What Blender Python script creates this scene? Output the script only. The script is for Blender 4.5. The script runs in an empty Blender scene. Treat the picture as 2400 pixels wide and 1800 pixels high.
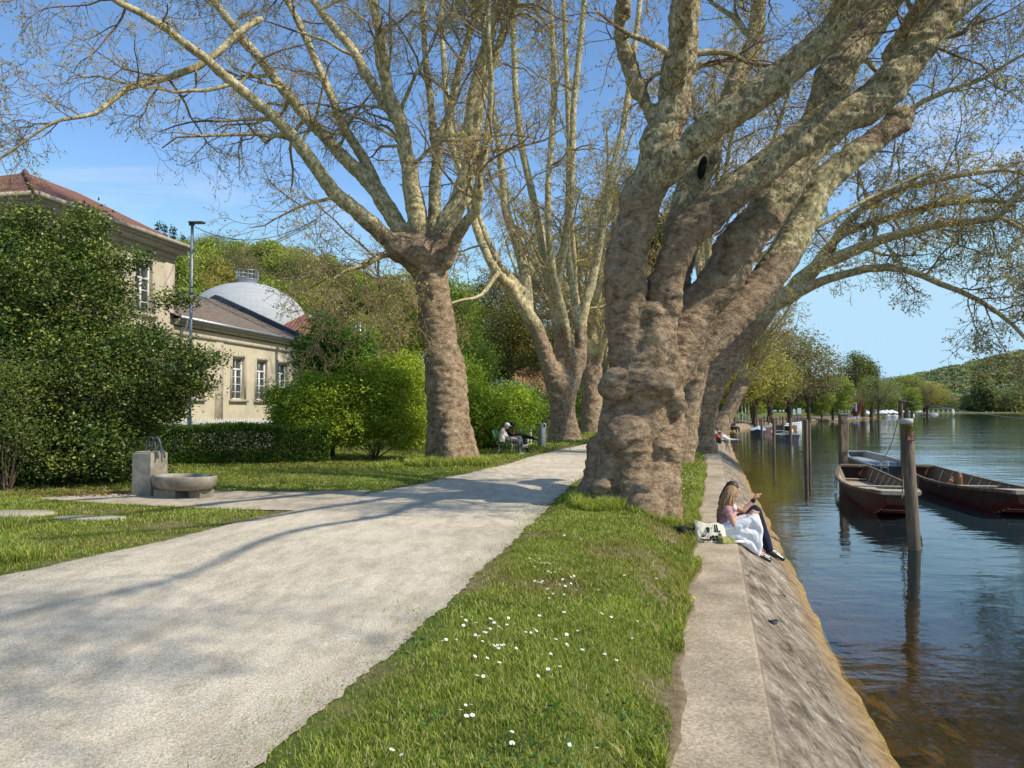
import bpy, bmesh, math, random, time
import numpy as np
from mathutils import Vector, Matrix, Euler
T0 = time.time()
rng = np.random.default_rng(11)
random.seed(5)
S = bpy.context.scene
COL = S.collection
# ------------------------------------------------------------------ camera frame (used to survey the site)
F = 1800.0; CH = 1.65; HY = 962.0
PITCH = math.atan((HY - 900) / F)
CP, SP = math.cos(PITCH), math.sin(PITCH)
def ray(u, v):
    x = (u - 1200) / F; y = -(v - 900) / F
    return np.array([x, CP - y * SP, SP + y * CP])
def W(u, v, Y):
    r = ray(u, v); return np.array([0, 0, CH]) + r * (Y / r[1])
def G(u, v, z=0.0):
    r = ray(u, v); return np.array([0, 0, CH]) + r * ((z - CH) / r[2])
def lin(a, b, t): return a + (b - a) * t
def sstep(t):
    t = np.clip(t, 0, 1); return t * t * (3 - 2 * t)
# ------------------------------------------------------------------ noise
def _hash(ix, iy, iz, seed):
    h = (ix * 374761393 + iy * 668265263 + iz * 2147483647 + seed * 974634777) & 0xffffffff
    h = ((h ^ (h >> 13)) * 1274126177) & 0xffffffff
    h = (h ^ (h >> 16)) & 0xffffffff
    return h / 4294967295.0
def vnoise(p, seed=0):
    p = np.asarray(p, float); i = np.floor(p).astype(np.int64); f = p - i; f = f * f * (3 - 2 * f)
    r = 0
    for dx in (0, 1):
        for dy in (0, 1):
            for dz in (0, 1):
                w = (f[:, 0] if dx else 1 - f[:, 0]) * (f[:, 1] if dy else 1 - f[:, 1]) * (f[:, 2] if dz else 1 - f[:, 2])
                r = r + w * _hash(i[:, 0] + dx, i[:, 1] + dy, i[:, 2] + dz, seed)
    return r
def fbm(p, o=3, seed=0):
    r = 0; a = .5; t = 0
    for k in range(o):
        r = r + a * vnoise(p * (2.03 ** k) + 17.3 * k, seed + k); t += a; a *= .5
    return r / t
def n2(x, y, sc, seed=0, o=3):
    x = np.asarray(x, float).ravel(); y = np.asarray(y, float).ravel()
    return fbm(np.stack([x * sc, y * sc, np.full_like(x, .37)], 1), o, seed)
# ------------------------------------------------------------------ mesh helpers
class Acc:
    def __init__(s): s.V = []; s.C = []; s.Q = []; s.T = []; s.QM = []; s.TM = []; s.n = 0
    def add(s, V, Q=None, T=None, col=(1, 1, 1), mi=0):
        V = np.asarray(V, float).reshape(-1, 3); c = np.asarray(col, float)
        if c.ndim == 1: c = np.tile(c, (len(V), 1))
        s.V.append(V); s.C.append(c)
        if Q is not None and len(Q): Q = np.asarray(Q, int); s.Q.append(Q + s.n); s.QM.append(np.full(len(Q), mi))
        if T is not None and len(T): T = np.asarray(T, int); s.T.append(T + s.n); s.TM.append(np.full(len(T), mi))
        s.n += len(V); return s
    def build(s, name, mat, parent=None, smooth=True):
        V = np.concatenate(s.V); C = np.concatenate(s.C)
        me = bpy.data.meshes.new(name)
        Q = np.concatenate(s.Q) if s.Q else np.zeros((0, 4), int); T = np.concatenate(s.T) if s.T else np.zeros((0, 3), int)
        me.vertices.add(len(V)); me.vertices.foreach_set('co', V.astype(np.float32).ravel())
        nl = Q.size + T.size; me.loops.add(nl)
        me.loops.foreach_set('vertex_index', np.concatenate([Q.ravel(), T.ravel()]).astype(np.int32))
        me.polygons.add(len(Q) + len(T))
        st = np.concatenate([np.arange(len(Q)) * 4, Q.size + np.arange(len(T)) * 3]).astype(np.int32)
        me.polygons.foreach_set('loop_start', st)
        mi = np.concatenate((s.QM if s.QM else []) + (s.TM if s.TM else [])).astype(np.int32)
        me.polygons.foreach_set('material_index', mi)
        me.polygons.foreach_set('use_smooth', np.full(len(Q) + len(T), smooth))
        me.update(calc_edges=True)
        at = me.color_attributes.new('Col', 'FLOAT_COLOR', 'POINT')
        at.data.foreach_set('color', np.concatenate([C, np.ones((len(C), 1))], 1).astype(np.float32).ravel())
        for m in (mat if isinstance(mat, (list, tuple)) else [mat]): me.materials.append(m)
        o = bpy.data.objects.new(name, me); COL.objects.link(o)
        if parent is not None: o.parent = parent
        return o
def tag(o, label=None, cat=None, group=None, kind=None):
    if label: o['label'] = label
    if cat: o['category'] = cat
    if group: o['group'] = group
    if kind: o['kind'] = kind
    return o
def thing(name, label, cat, group=None, loc=(0, 0, 0), rz=0.0, sc=1.0):
    o = bpy.data.objects.new(name, None); COL.objects.link(o); o.location = loc; o.rotation_euler = (0, 0, rz); o.scale = (sc,) * 3
    return tag(o, label, cat, group)
def copytree(r, loc, rz=0.0, sc=1.0, label=None, tilt=(0, 0)):
    c = r.copy(); COL.objects.link(c); c.location = loc; c.rotation_euler = (tilt[0], tilt[1], rz)
    c.scale = (sc,) * 3 if not isinstance(sc, (tuple, list)) else sc
    if label: c['label'] = label
    def rec(a, b):
        for ch in a.children:
            d = ch.copy(); COL.objects.link(d); d.parent = b; rec(ch, d)
    rec(r, c); return c
def box(acc, c, s, rz=0.0, col=(1, 1, 1), mi=0, ax=None):
    x, y, z = np.array(s) / 2
    v = np.array([[-x, -y, -z], [x, -y, -z], [x, y, -z], [-x, y, -z], [-x, -y, z], [x, -y, z], [x, y, z], [-x, y, z]])
    if ax is not None: v = v @ np.array(ax)
    elif rz:
        a, b = math.cos(rz), math.sin(rz); v = np.stack([v[:, 0] * a - v[:, 1] * b, v[:, 0] * b + v[:, 1] * a, v[:, 2]], 1)
    acc.add(v + np.array(c), [[0, 3, 2, 1], [4, 5, 6, 7], [0, 1, 5, 4], [1, 2, 6, 5], [2, 3, 7, 6], [3, 0, 4, 7]], col=col, mi=mi)
def tubes(acc, P, R, sides=6, cap=False, col=(1, 1, 1), mi=0):
    P = np.asarray(P, float); R = np.asarray(R, float)
    if P.ndim == 2: P = P[None]; R = np.broadcast_to(R, P.shape[1])[None]
    N, K, _ = P.shape; R = np.broadcast_to(R, (N, K))
    T = np.gradient(P, axis=1); T /= np.linalg.norm(T, axis=2, keepdims=True) + 1e-9
    D = P[:, -1] - P[:, 0]; D /= np.linalg.norm(D, axis=1, keepdims=True) + 1e-9
    ref = np.where(np.abs(D[:, 2:3]) > .8, np.array([[1., 0, 0]]), np.array([[0, 0, 1.]]))
    ref = np.cross(D, ref); ref /= np.linalg.norm(ref, axis=1, keepdims=True) + 1e-9
    U = ref[:, None] - T * np.sum(ref[:, None] * T, 2, keepdims=True); U /= np.linalg.norm(U, axis=2, keepdims=True) + 1e-9
    Vv = np.cross(T, U)
    a = np.arange(sides) * 2 * np.pi / sides
    X = P[:, :, None] + R[:, :, None, None] * (U[:, :, None] * np.cos(a)[None, None, :, None] + Vv[:, :, None] * np.sin(a)[None, None, :, None])
    idx = np.arange(N * K * sides).reshape(N, K, sides)
    A = idx[:, :-1]; B = idx[:, 1:]
    Q = np.stack([A, np.roll(A, -1, 2), np.roll(B, -1, 2), B], -1).reshape(-1, 4)
    c = np.asarray(col, float)
    if c.ndim == 3: c = np.repeat(c[:, :, None], sides, 2).reshape(-1, 3)
    elif c.ndim == 2: c = np.repeat(c, K * sides, 0)
    V = X.reshape(-1, 3); Tr = None
    if cap:
        n0 = len(V); V = np.concatenate([V, P[:, 0], P[:, -1]]); Tr = []
        for n in range(N):
            for j in range(sides):
                k = (j + 1) % sides
                Tr.append([n0 + n, idx[n, 0, k], idx[n, 0, j]]); Tr.append([n0 + N + n, idx[n, -1, j], idx[n, -1, k]])
        if c.ndim == 2: c = np.concatenate([c, c[:N], c[:N]])
    acc.add(V, Q, Tr, col=c, mi=mi)
def ball(acc, c, r, seg=12, rings=8, col=(1, 1, 1), rot=None, mi=0):
    r = np.broadcast_to(np.asarray(r, float), 3)
    th = np.linspace(0, np.pi, rings + 1)[1:-1]; ph = np.arange(seg) * 2 * np.pi / seg
    V = np.array([[math.sin(t) * math.cos(p), math.sin(t) * math.sin(p), math.cos(t)] for t in th for p in ph] + [[0, 0, 1], [0, 0, -1]])
    V = V * r
    if rot is not None: V = V @ np.array(Euler(rot).to_matrix()).T
    n = len(th); Q = []; T = []
    for i in range(n - 1):
        for j in range(seg):
            k = (j + 1) % seg; Q.append([i * seg + j, (i + 1) * seg + j, (i + 1) * seg + k, i * seg + k])
    a = n * seg
    for j in range(seg):
        k = (j + 1) % seg; T.append([a, j, k]); T.append([a + 1, (n - 1) * seg + k, (n - 1) * seg + j])
    acc.add(V + np.array(c), Q, T, col=col, mi=mi)
def lathe(acc, prof, c=(0, 0, 0), seg=16, col=(1, 1, 1), mi=0, sy=1.0):
    a = np.arange(seg) * 2 * np.pi / seg
    V = np.array([[r * math.cos(t), r * math.sin(t) * sy, z] for r, z in prof for t in a]) + np.array(c)
    K = len(prof); Q = [[i * seg + j, i * seg + (j + 1) % seg, (i + 1) * seg + (j + 1) % seg, (i + 1) * seg + j] for i in range(K - 1) for j in range(seg)]
    acc.add(V, Q, col=col, mi=mi)
def limb(acc, pts, rad, seg=10):
    """rounded chain of cones and balls, closed, for remeshing"""
    for i, (p, r) in enumerate(zip(pts, rad)):
        ball(acc, p, r, seg, 7)
        if i: tubes(acc, np.array([pts[i - 1], p]), np.array([rad[i - 1], r]), seg, cap=True)
def catmull(P, n):
    P = np.asarray(P, float); m = len(P)
    E = np.concatenate([[2 * P[0] - P[1]], P, [2 * P[-1] - P[-2]]])
    t = np.linspace(0, m - 1 - 1e-6, n); i = t.astype(int); f = (t - i)[:, None]
    a, b, c, d = E[i], E[i + 1], E[i + 2], E[i + 3]
    return .5 * (2 * b + (c - a) * f + (2 * a - 5 * b + 4 * c - d) * f ** 2 + (3 * b - a - 3 * c + d) * f ** 3)
def remesh(acc, name, mat, voxel, smooth=2, parent=None, disp=None, colf=None, sm_fac=.5):
    """union of closed shapes to one skin; disp(V,N)->offset along normal; colf(V)->rgb"""
    o = acc.build('tmp_union', mat)
    m = o.modifiers.new('r', 'REMESH'); m.mode = 'VOXEL'; m.voxel_size = voxel
    if smooth:
        s = o.modifiers.new('s', 'SMOOTH'); s.iterations = smooth; s.factor = sm_fac
    dg = bpy.context.evaluated_depsgraph_get(); dg.update()
    me = bpy.data.meshes.new_from_object(o.evaluated_get(dg)); me.name = name
    old = o.data; bpy.data.objects.remove(o); bpy.data.meshes.remove(old)
    n = len(me.vertices); V = np.empty(n * 3, np.float32); me.vertices.foreach_get('co', V); V = V.reshape(-1, 3).astype(float)
    if disp is not None:
        N = np.empty(n * 3, np.float32); me.vertex_normals.foreach_get('vector', N); N = N.reshape(-1, 3).astype(float)
        C = colf(V) if colf else None
        V = V + N * disp(V, N)[:, None]; me.vertices.foreach_set('co', V.astype(np.float32).ravel())
    else: C = colf(V) if colf else None
    if C is None: C = np.ones((n, 3))
    for a in list(me.color_attributes): me.color_attributes.remove(a)
    at = me.color_attributes.new('Col', 'FLOAT_COLOR', 'POINT')
    at.data.foreach_set('color', np.concatenate([C, np.ones((n, 1))], 1).astype(np.float32).ravel())
    me.polygons.foreach_set('use_smooth', np.ones(len(me.polygons), bool)); me.update()
    if not me.materials: me.materials.append(mat)
    o = bpy.data.objects.new(name, me); COL.objects.link(o)
    if parent is not None: o.parent = parent
    return o
# ------------------------------------------------------------------ materials
def newmat(name):
    m = bpy.data.materials.new(name); m.use_nodes = True; nt = m.node_tree; nt.nodes.clear()
    out = nt.nodes.new('ShaderNodeOutputMaterial'); b = nt.nodes.new('ShaderNodeBsdfPrincipled')
    nt.links.new(b.outputs[0], out.inputs[0]); return m, nt, b, out
def N(nt, t, **k):
    n = nt.nodes.new(t)
    for a, v in k.items():
        if a.startswith('i_'):
            key = a[2:]; key = int(key) if key.isdigit() else key.replace('_', ' ')
            n.inputs[key].default_value = v
        else: setattr(n, a, v)
    return n
def coords(nt, scale=(1, 1, 1), obj=True, rot=(0, 0, 0)):
    tc = N(nt, 'ShaderNodeTexCoord'); mp = N(nt, 'ShaderNodeMapping'); mp.inputs['Scale'].default_value = scale; mp.inputs['Rotation'].default_value = rot
    nt.links.new(tc.outputs['Object' if obj else 'Generated'], mp.inputs[0]); return mp.outputs[0]
def noise(nt, vec, scale, detail=4, rough=.55, dist=0):
    n = N(nt, 'ShaderNodeTexNoise'); n.inputs['Scale'].default_value = scale; n.inputs['Detail'].default_value = detail
    n.inputs['Roughness'].default_value = rough; n.inputs['Distortion'].default_value = dist
    nt.links.new(vec, n.inputs['Vector']); return n.outputs['Fac']
def ramp(nt, fac, stops):
    r = N(nt, 'ShaderNodeValToRGB'); e = r.color_ramp.elements
    while len(e) < len(stops): e.new(.5)
    for i, (p, c) in enumerate(stops):
        e[i].position = p; e[i].color = (*c, 1) if len(c) == 3 else c
    nt.links.new(fac, r.inputs[0]); return r.outputs[0]
def mixc(nt, fac, a, b, mode='MIX'):
    m = N(nt, 'ShaderNodeMix', data_type='RGBA', blend_type=mode)
    for s, v in ((m.inputs[0], fac), (m.inputs[6], a), (m.inputs[7], b)):
        if hasattr(v, 'is_output') or isinstance(v, bpy.types.NodeSocket): nt.links.new(v, s)
        elif isinstance(v, (int, float)): s.default_value = v
        else: s.default_value = (*v, 1) if len(v) == 3 else v
    return m.outputs[2]
def math_(nt, op, a, b=0.0, clamp=False):
    m = N(nt, 'ShaderNodeMath', operation=op, use_clamp=clamp)
    for s, v in ((m.inputs[0], a), (m.inputs[1], b)):
        if isinstance(v, bpy.types.NodeSocket): nt.links.new(v, s)
        else: s.default_value = v
    return m.outputs[0]
def bump(nt, h, strength, dist, normal=None):
    b = N(nt, 'ShaderNodeBump'); b.inputs['Strength'].default_value = strength; b.inputs['Distance'].default_value = dist
    nt.links.new(h, b.inputs['Height'])
    if normal is not None: nt.links.new(normal, b.inputs['Normal'])
    return b.outputs[0]
def pm(name, c1, c2=None, scale=6, rough=.8, bs=None, bd=.01, bst=.5, metal=0, stretch=(1, 1, 1), detail=5, spec=.3, dirt=None, vcol=False):
    m, nt, b, out = newmat(name); v = coords(nt, stretch)
    if c2 is None: c2 = tuple(x * .7 for x in c1)
    f = noise(nt, v, scale, detail, .6)
    c = ramp(nt, f, [(.32, c2), (.66, c1)])
    if dirt:
        f2 = noise(nt, v, scale * .23, 4, .65); c = mixc(nt, ramp(nt, f2, [(.45, (0, 0, 0)), (.7, (1, 1, 1))]), c, dirt)
    if vcol:
        a = N(nt, 'ShaderNodeAttribute', attribute_name='Col'); c = mixc(nt, 1.0, c, a.outputs['Color'], 'MULTIPLY')
    nt.links.new(c, b.inputs['Base Color']); b.inputs['Roughness'].default_value = rough; b.inputs['Metallic'].default_value = metal
    b.inputs['Specular IOR Level'].default_value = spec
    h = noise(nt, v, bs or scale * 6, 4, .6); nt.links.new(bump(nt, h, bst, bd), b.inputs['Normal'])
    return m
def leafmat(name, trans=.35, rough=.5, var=.25):
    m, nt, b, out = newmat(name); a = N(nt, 'ShaderNodeAttribute', attribute_name='Col')
    v = coords(nt); f = noise(nt, v, 3.0, 2)
    c = mixc(nt, 1.0, a.outputs['Color'], ramp(nt, f, [(.3, (1 - var,) * 3), (.7, (1 + var * .5,) * 3)]), 'MULTIPLY')
    nt.links.new(c, b.inputs['Base Color']); b.inputs['Roughness'].default_value = rough; b.inputs['Specular IOR Level'].default_value = .35
    t = N(nt, 'ShaderNodeBsdfTranslucent'); c2 = mixc(nt, 1.0, c, (1.35, 1.3, .55), 'MULTIPLY'); nt.links.new(c2, t.inputs[0])
    mx = N(nt, 'ShaderNodeMixShader'); mx.inputs[0].default_value = trans
    nt.links.new(b.outputs[0], mx.inputs[1]); nt.links.new(t.outputs[0], mx.inputs[2]); nt.links.new(mx.outputs[0], out.inputs[0])
    return m
M = {}
M['leaf'] = leafmat('foliage')
M['gloss_leaf'] = leafmat('glossy_foliage', .12, .38)
M['grass'] = leafmat('grass_blades', .3, .55, .2)
M['twig'] = pm('twig_bark', (.40, .31, .17), (.24, .175, .09), 12, .85, bd=.002)
M['stem'] = pm('stem_bark', (.16, .11, .07), (.07, .05, .035), 14, .9, bd=.004)
# plane bark: brown wrinkled below, mottled cream/olive plates above
m, nt, b, out = newmat('plane_bark'); M['bark'] = m
v = coords(nt); at = N(nt, 'ShaderNodeAttribute', attribute_name='Col'); sp = N(nt, 'ShaderNodeSeparateColor'); nt.links.new(at.outputs['Color'], sp.inputs[0])
vz = coords(nt, (1, 1, 1.35))
nb = noise(nt, vz, 5.5, 10, .78, .3)
brown = ramp(nt, nb, [(.34, (.07, .045, .027)), (.43, (.26, .18, .11)), (.54, (.44, .315, .20)), (.68, (.65, .50, .34))])
pl1 = noise(nt, coords(nt, (1, 1, .75)), 6.5, 5, .62, .6); pl2 = noise(nt, coords(nt, (1.1, 1, .7)), 10.0, 5, .62, .9)
pale = ramp(nt, pl1, [(.40, (.28, .22, .11)), (.46, (.46, .39, .20)), (.53, (.60, .50, .28)), (.62, (.70, .60, .37))])
pale.node.color_ramp.interpolation = 'CONSTANT' if False else 'LINEAR'
pale = mixc(nt, ramp(nt, pl2, [(.55, (0, 0, 0)), (.57, (1, 1, 1))]), pale, (.33, .26, .15))
fac = math_(nt, 'ADD', sp.outputs[0], math_(nt, 'MULTIPLY', math_(nt, 'SUBTRACT', pl2, .5), .9))
fac = ramp(nt, fac, [(.46, (0, 0, 0)), (.53, (1, 1, 1))])
cc = mixc(nt, fac, brown, pale)
cc = mixc(nt, 1.0, cc, ramp(nt, sp.outputs[1], [(0, (.6, .57, .55)), (.5, (1, 1, 1)), (1, (1.15, 1.12, 1.05))]), 'MULTIPLY')
nt.links.new(cc, b.inputs['Base Color']); b.inputs['Roughness'].default_value = .85; b.inputs['Specular IOR Level'].default_value = .2
h1 = noise(nt, coords(nt, (1, 1, 1.6)), 14, 8, .7, .6); h2 = math_(nt, 'MULTIPLY', pl1, .35)
vo = N(nt, 'ShaderNodeTexVoronoi', feature='DISTANCE_TO_EDGE'); vo.inputs['Scale'].default_value = 9; nt.links.new(vz, vo.inputs['Vector'])
hh = mixc(nt, fac, math_(nt, 'ADD', h1, math_(nt, 'MULTIPLY', math_(nt, 'MINIMUM', vo.outputs[0], .12), 1.5)), h2)
n_ = bump(nt, nb, .8, .07); cr_ = noise(nt, coords(nt, (1, 1, .35)), 7, 6, .7, 1.0); n_ = bump(nt, cr_, .6, .05, n_); nt.links.new(bump(nt, hh, 1.0, .06, n_), b.inputs['Normal'])
# ------------------------------------------------------------------ site layout
CY = np.array([-60, 50, 92, 118, 171, 194, 255, 400, 690, 760, 800, 9000], float)
CX = np.array([.35 - 15.6, 13.35, 25.0, 36, 64, 84, 120, 200, 330, 700, 3500, 9000], float)
_y = np.linspace(-60, 1000, 2121); _x = np.interp(_y, CY, CX)
_k = np.hanning(25); _k /= _k.sum(); _xs = np.convolve(np.pad(_x, 12, 'edge'), _k, 'valid')
_w = np.clip((_y - 40) / 8, 0, 1); _x = _x * (1 - _w) + _xs * _w
def xc(y): return np.interp(y, _y, _x)
def xcc(y): 
    d = (xc(np.asarray(y) + .5) - xc(np.asarray(y) - .5)); return 1 / np.sqrt(1 + d * d)
ZW = -.9; ZQ = -.30
# gravel path edges (left, right) as functions of y
PLy = np.array([-6, 2, 5, 7.6, 9.5, 11.3, 12.6, 13.4, 15.2, 17, 20, 24, 28.3, 37.6, 55, 80, 114, 150]); PLx = np.array([-15, -10.5, -7.2, -5.05, -4.45, -4.0, -3.6, -3.2, -2.9, -2.15, -1.2, -.05, .85, 3.6, 8, 15.5, 27, 44])
PRy = np.array([-6, 2, 3.5, 5.33, 8, 11, 14.1, 18, 24, 37, 55, 80, 114, 150]); PRx = np.array([-3, -1.62, -1.2, -.80, -.30, .25, .75, 1.5, 2.8, 6.2, 11, 18.5, 30.5, 48])
def pl(y): return np.interp(y, PLy, PLx) + .18 * (n2(y, y * 0, .9, 3) - .5) + .1 * (n2(y, y * 0, 4, 9) - .5) + .09 * (n2(y, y * 0, 13, 19) - .5)
def pr(y): return np.interp(y, PRy, PRx) + .18 * (n2(y, y * 0 + 7, .9, 4) - .5) + .1 * (n2(y, y * 0, 4, 8) - .5) + .09 * (n2(y, y * 0, 13, 18) - .5)
SPx = np.array([-8.9, -8.2, -7.5, -6.5, -5.2, -4.2, -3.2, -2.4]); SPlo = np.array([14.4, 14.05, 13.7, 13.35, 12.95, 12.7, 12.6, 12.6]); SPhi = np.array([14.5, 14.9, 15.5, 15.75, 15.6, 15.6, 15.7, 16.2])
def hland(s, x, y):
    """height of the terrain; s = signed distance from the quay edge, + to the river"""
    sh = np.shape(s); s = np.ravel(s); x = np.ravel(x); y = np.ravel(y)
    wd = np.clip((y - 9) * .11, 0, 3.2)
    hill = sstep((s + 1.22 + wd) / (.60 + wd))
    eo = .09 - .30 * n2(y, y * 0 + 3, .75, 91) ** 1.3 - .05 * n2(y, y * 0, 3.5, 92)
    z = (-.285 * hill - .07 * np.clip((s + .50 - eo) / .05, 0, 1)) * (y < 140) - .335 * sstep((s + 8) / 7.5) * (y >= 140)
    z = z + .10 * (n2(x, y, .55, 21) - .5) * (s < -.55) * (s > -6) * np.clip((x - pr(y)) / .5, 0, 1)
    z = z + .15 * np.exp(-((x - 1.45) ** 2 + (y - 13.5) ** 2) / .8) * (s < -.8) * np.clip((x - pr(y)) / .4, 0, 1)
    rv = np.where(s > 0, -.03 - .8 * s, 0); rv = np.where(s > .92, -.78 - .30 * (s - .92), rv); rv = np.maximum(rv, -3.4)
    z = z + rv
    # hills
    hl = np.clip((y - 95) / 120, 0, 1); px = np.where(y > 1, x / np.maximum(y, 1), 0)
    top = np.interp(px, [-.9, -.45, -.3, -.17, -.03, .1, .2, .26], [43, 39, 35, 28, 18, 10, 5, 1])
    z = z + np.where((s < -20) & (y < 700), sstep(hl) * top, 0)
    hr = np.clip((y - 830) / 210, 0, 1); top2 = np.interp(px, [.3, .42, .49, .56, .67, .8, 1.2], [0, 18, 33, 47, 73, 92, 110])
    z = z + np.where(y > 800, sstep(hr) * top2, 0)
    return z.reshape(sh)
def gz(x, y):
    x = np.asarray(x, float); y = np.asarray(y, float); return hland((x - xc(y)) * xcc(y), x, y)
def GZ(u, v):
    z = 0.
    for _ in range(12):
        p = G(u, v, z); z = .5 * z + .5 * float(gz(p[0:1], p[1:2])[0])
    return G(u, v, z)
# ------------------------------------------------------------------ ground sheet
def geo(a, b, n, p):  # spacing growing from a to b
    t = np.linspace(0, 1, n); return a + (b - a) * t ** p
sl = np.unique(np.concatenate([-geo(1.6, 3000, 90, 5), np.linspace(-6, -1.6, 30), np.linspace(-1.6, -.72, 16), np.linspace(-.72, -.3, 18), np.linspace(-.3, 1.2, 25), geo(1.2, 40, 40, 2), geo(40, 3000, 20, 3)]))
yl = np.unique(np.concatenate([np.linspace(-60, 0, 12), np.linspace(0, 22, 120), np.linspace(22, 90, 120), np.linspace(90, 260, 60), np.linspace(260, 1300, 90), np.linspace(1300, 9000, 14)]))
SS, YY = np.meshgrid(sl, yl); XX = xc(YY.ravel()).reshape(YY.shape) + SS / 1.0
ss = (XX - xc(YY.ravel()).reshape(YY.shape)) * xcc(YY.ravel()).reshape(YY.shape)
ZZ = hland(ss, XX, YY)
def gridmesh(acc, X, Y, Z, col=(1, 1, 1), mi=0):
    r, c = X.shape; i = np.arange(r * c).reshape(r, c)
    acc.add(np.stack([X, Y, Z], -1).reshape(-1, 3), np.stack([i[:-1, :-1], i[:-1, 1:], i[1:, 1:], i[1:, :-1]], -1).reshape(-1, 4), col=col, mi=mi)
m, nt, b, out = newmat('turf_and_soil'); v = coords(nt)
at = N(nt, 'ShaderNodeAttribute', attribute_name='Col'); sp = N(nt, 'ShaderNodeSeparateColor'); nt.links.new(at.outputs['Color'], sp.inputs[0])
g = ramp(nt, noise(nt, v, 1.3, 6, .7), [(.3, (.045, .075, .015)), (.5, (.10, .13, .03)), (.62, (.17, .165, .06)), (.75, (.22, .17, .10))])
soil = ramp(nt, noise(nt, v, 9, 6, .7), [(.3, (.12, .085, .05)), (.7, (.30, .23, .15))])
wood = ramp(nt, noise(nt, v, .12, 5, .6), [(.3, (.03, .05, .012)), (.7, (.07, .10, .025))])
c = mixc(nt, sp.outputs[0], g, soil); c = mixc(nt, sp.outputs[1], c, wood)
weed = noise(nt, coords(nt, (1.3, .8, 1), rot=(0, 0, .5)), 1.5, 7, .66, .5)
bed = ramp(nt, weed, [(.36, (.02, .018, .008)), (.46, (.13, .07, .02)), (.54, (.05, .045, .012)), (.62, (.22, .13, .035)), (.70, (.10, .07, .02))])
c = mixc(nt, sp.outputs[2], c, bed)
nt.links.new(c, b.inputs['Base Color']); b.inputs['Roughness'].default_value = .95; b.inputs['Specular IOR Level'].default_value = .1
nt.links.new(bump(nt, noise(nt, v, 22, 6, .7), .8, .03), b.inputs['Normal'])
x_, y_, s_ = XX.ravel(), YY.ravel(), ss.ravel()
sand = ((y_ > 125) & (y_ < 260) & (s_ > -9) & (s_ < 2)) * 1.0
soilm = np.clip(sand + (n2(x_, y_, .8, 50) > .61) * .7 + ((s_ > -.66) & (s_ < -.3)) * .9 + (n2(x_, y_, .7, 40) > .62) * .5, 0, 1)
colr = np.stack([soilm, ((y_ > 95) & (s_ < -25)) * 1.0, (s_ > .5) * 1.0], 1)
A = Acc(); gridmesh(A, XX, YY, ZZ, colr)
o = A.build('ground', m); tag(o, kind='structure')
# ------------------------------------------------------------------ gravel path
m, nt, b, out = newmat('pale_gravel'); v = coords(nt)
f1 = noise(nt, v, 60, 5, .75); f2 = noise(nt, v, .55, 5, .65, .3); f3 = noise(nt, v, 190, 2, .6); f4 = noise(nt, coords(nt, (1, .35, 1)), 4.0, 4, .7)
c = ramp(nt, f1, [(.3, (.34, .275, .20)), (.46, (.61, .525, .41)), (.64, (.88, .79, .64))])
c = mixc(nt, ramp(nt, f3, [(.32, (1, 1, 1)), (.42, (0, 0, 0))]), c, (.26, .215, .16))
c = mixc(nt, 1.0, c, ramp(nt, f2, [(.35, (.84, .83, .80)), (.7, (1.05, 1.05, 1.03))]), 'MULTIPLY')
c = mixc(nt, 1.0, c, ramp(nt, f4, [(.38, (.82, .81, .79)), (.56, (1.04, 1.04, 1.04))]), 'MULTIPLY')
at = N(nt, 'ShaderNodeAttribute', attribute_name='Col'); c = mixc(nt, 1.0, c, at.outputs['Color'], 'MULTIPLY')
nt.links.new(c, b.inputs['Base Color']); b.inputs['Roughness'].default_value = .95; b.inputs['Specular IOR Level'].default_value = .15
vo = N(nt, 'ShaderNodeTexVoronoi'); vo.inputs['Scale'].default_value = 75; nt.links.new(v, vo.inputs['Vector'])
nn = bump(nt, math_(nt, 'ADD', math_(nt, 'MULTIPLY', vo.outputs[0], -.5), f1), .8, .012)
nn = bump(nt, noise(nt, v, 3.2, 5, .65), .5, .05, nn)
nt.links.new(nn, b.inputs['Normal']); M['gravel'] = m
A = Acc()
yy = np.unique(np.concatenate([np.linspace(-5, 2, 60), np.linspace(2, 30, 800), np.linspace(30, 150, 200)])); tt = np.linspace(0, 1, 15)
L = pl(yy); R_ = pr(yy); X = L[:, None] + (R_ - L)[:, None] * tt; Y = np.repeat(yy[:, None], 15, 1)
edge = np.minimum(tt, 1 - tt); cc = np.where(edge < .05, .78, 1.0)
col = np.repeat(np.tile(cc, len(yy))[:, None], 3, 1) * np.array([1, .97, .93]) ** (1 - np.tile(cc, len(yy)))[:, None]
gridmesh(A, X, Y, .012 + .015 * (n2(X, Y, .5, 5) - .5).reshape(X.shape) + .008 * (edge > .03), col)
o = A.build('gravel_path', M['gravel']); tag(o, kind='structure')
A = Acc(); xx = np.linspace(-8.9, -2.9, 130); lo = np.interp(xx, SPx, SPlo) + .15 * (n2(xx, xx * 0, 1.2, 6) - .5); hi = np.interp(xx, SPx, SPhi) + .15 * (n2(xx, xx * 0 + 5, 1.2, 6) - .5)
tt = np.linspace(0, 1, 8); Y = lo[:, None] + (hi - lo)[:, None] * tt; X = np.repeat(xx[:, None], 8, 1)
gridmesh(A, X[::-1], Y[::-1], .016 + .006 * np.sin(X[::-1] * 3) * .3, (.82, .80, .78))
o = A.build('side_path', M['gravel']); tag(o, kind='structure')
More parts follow.
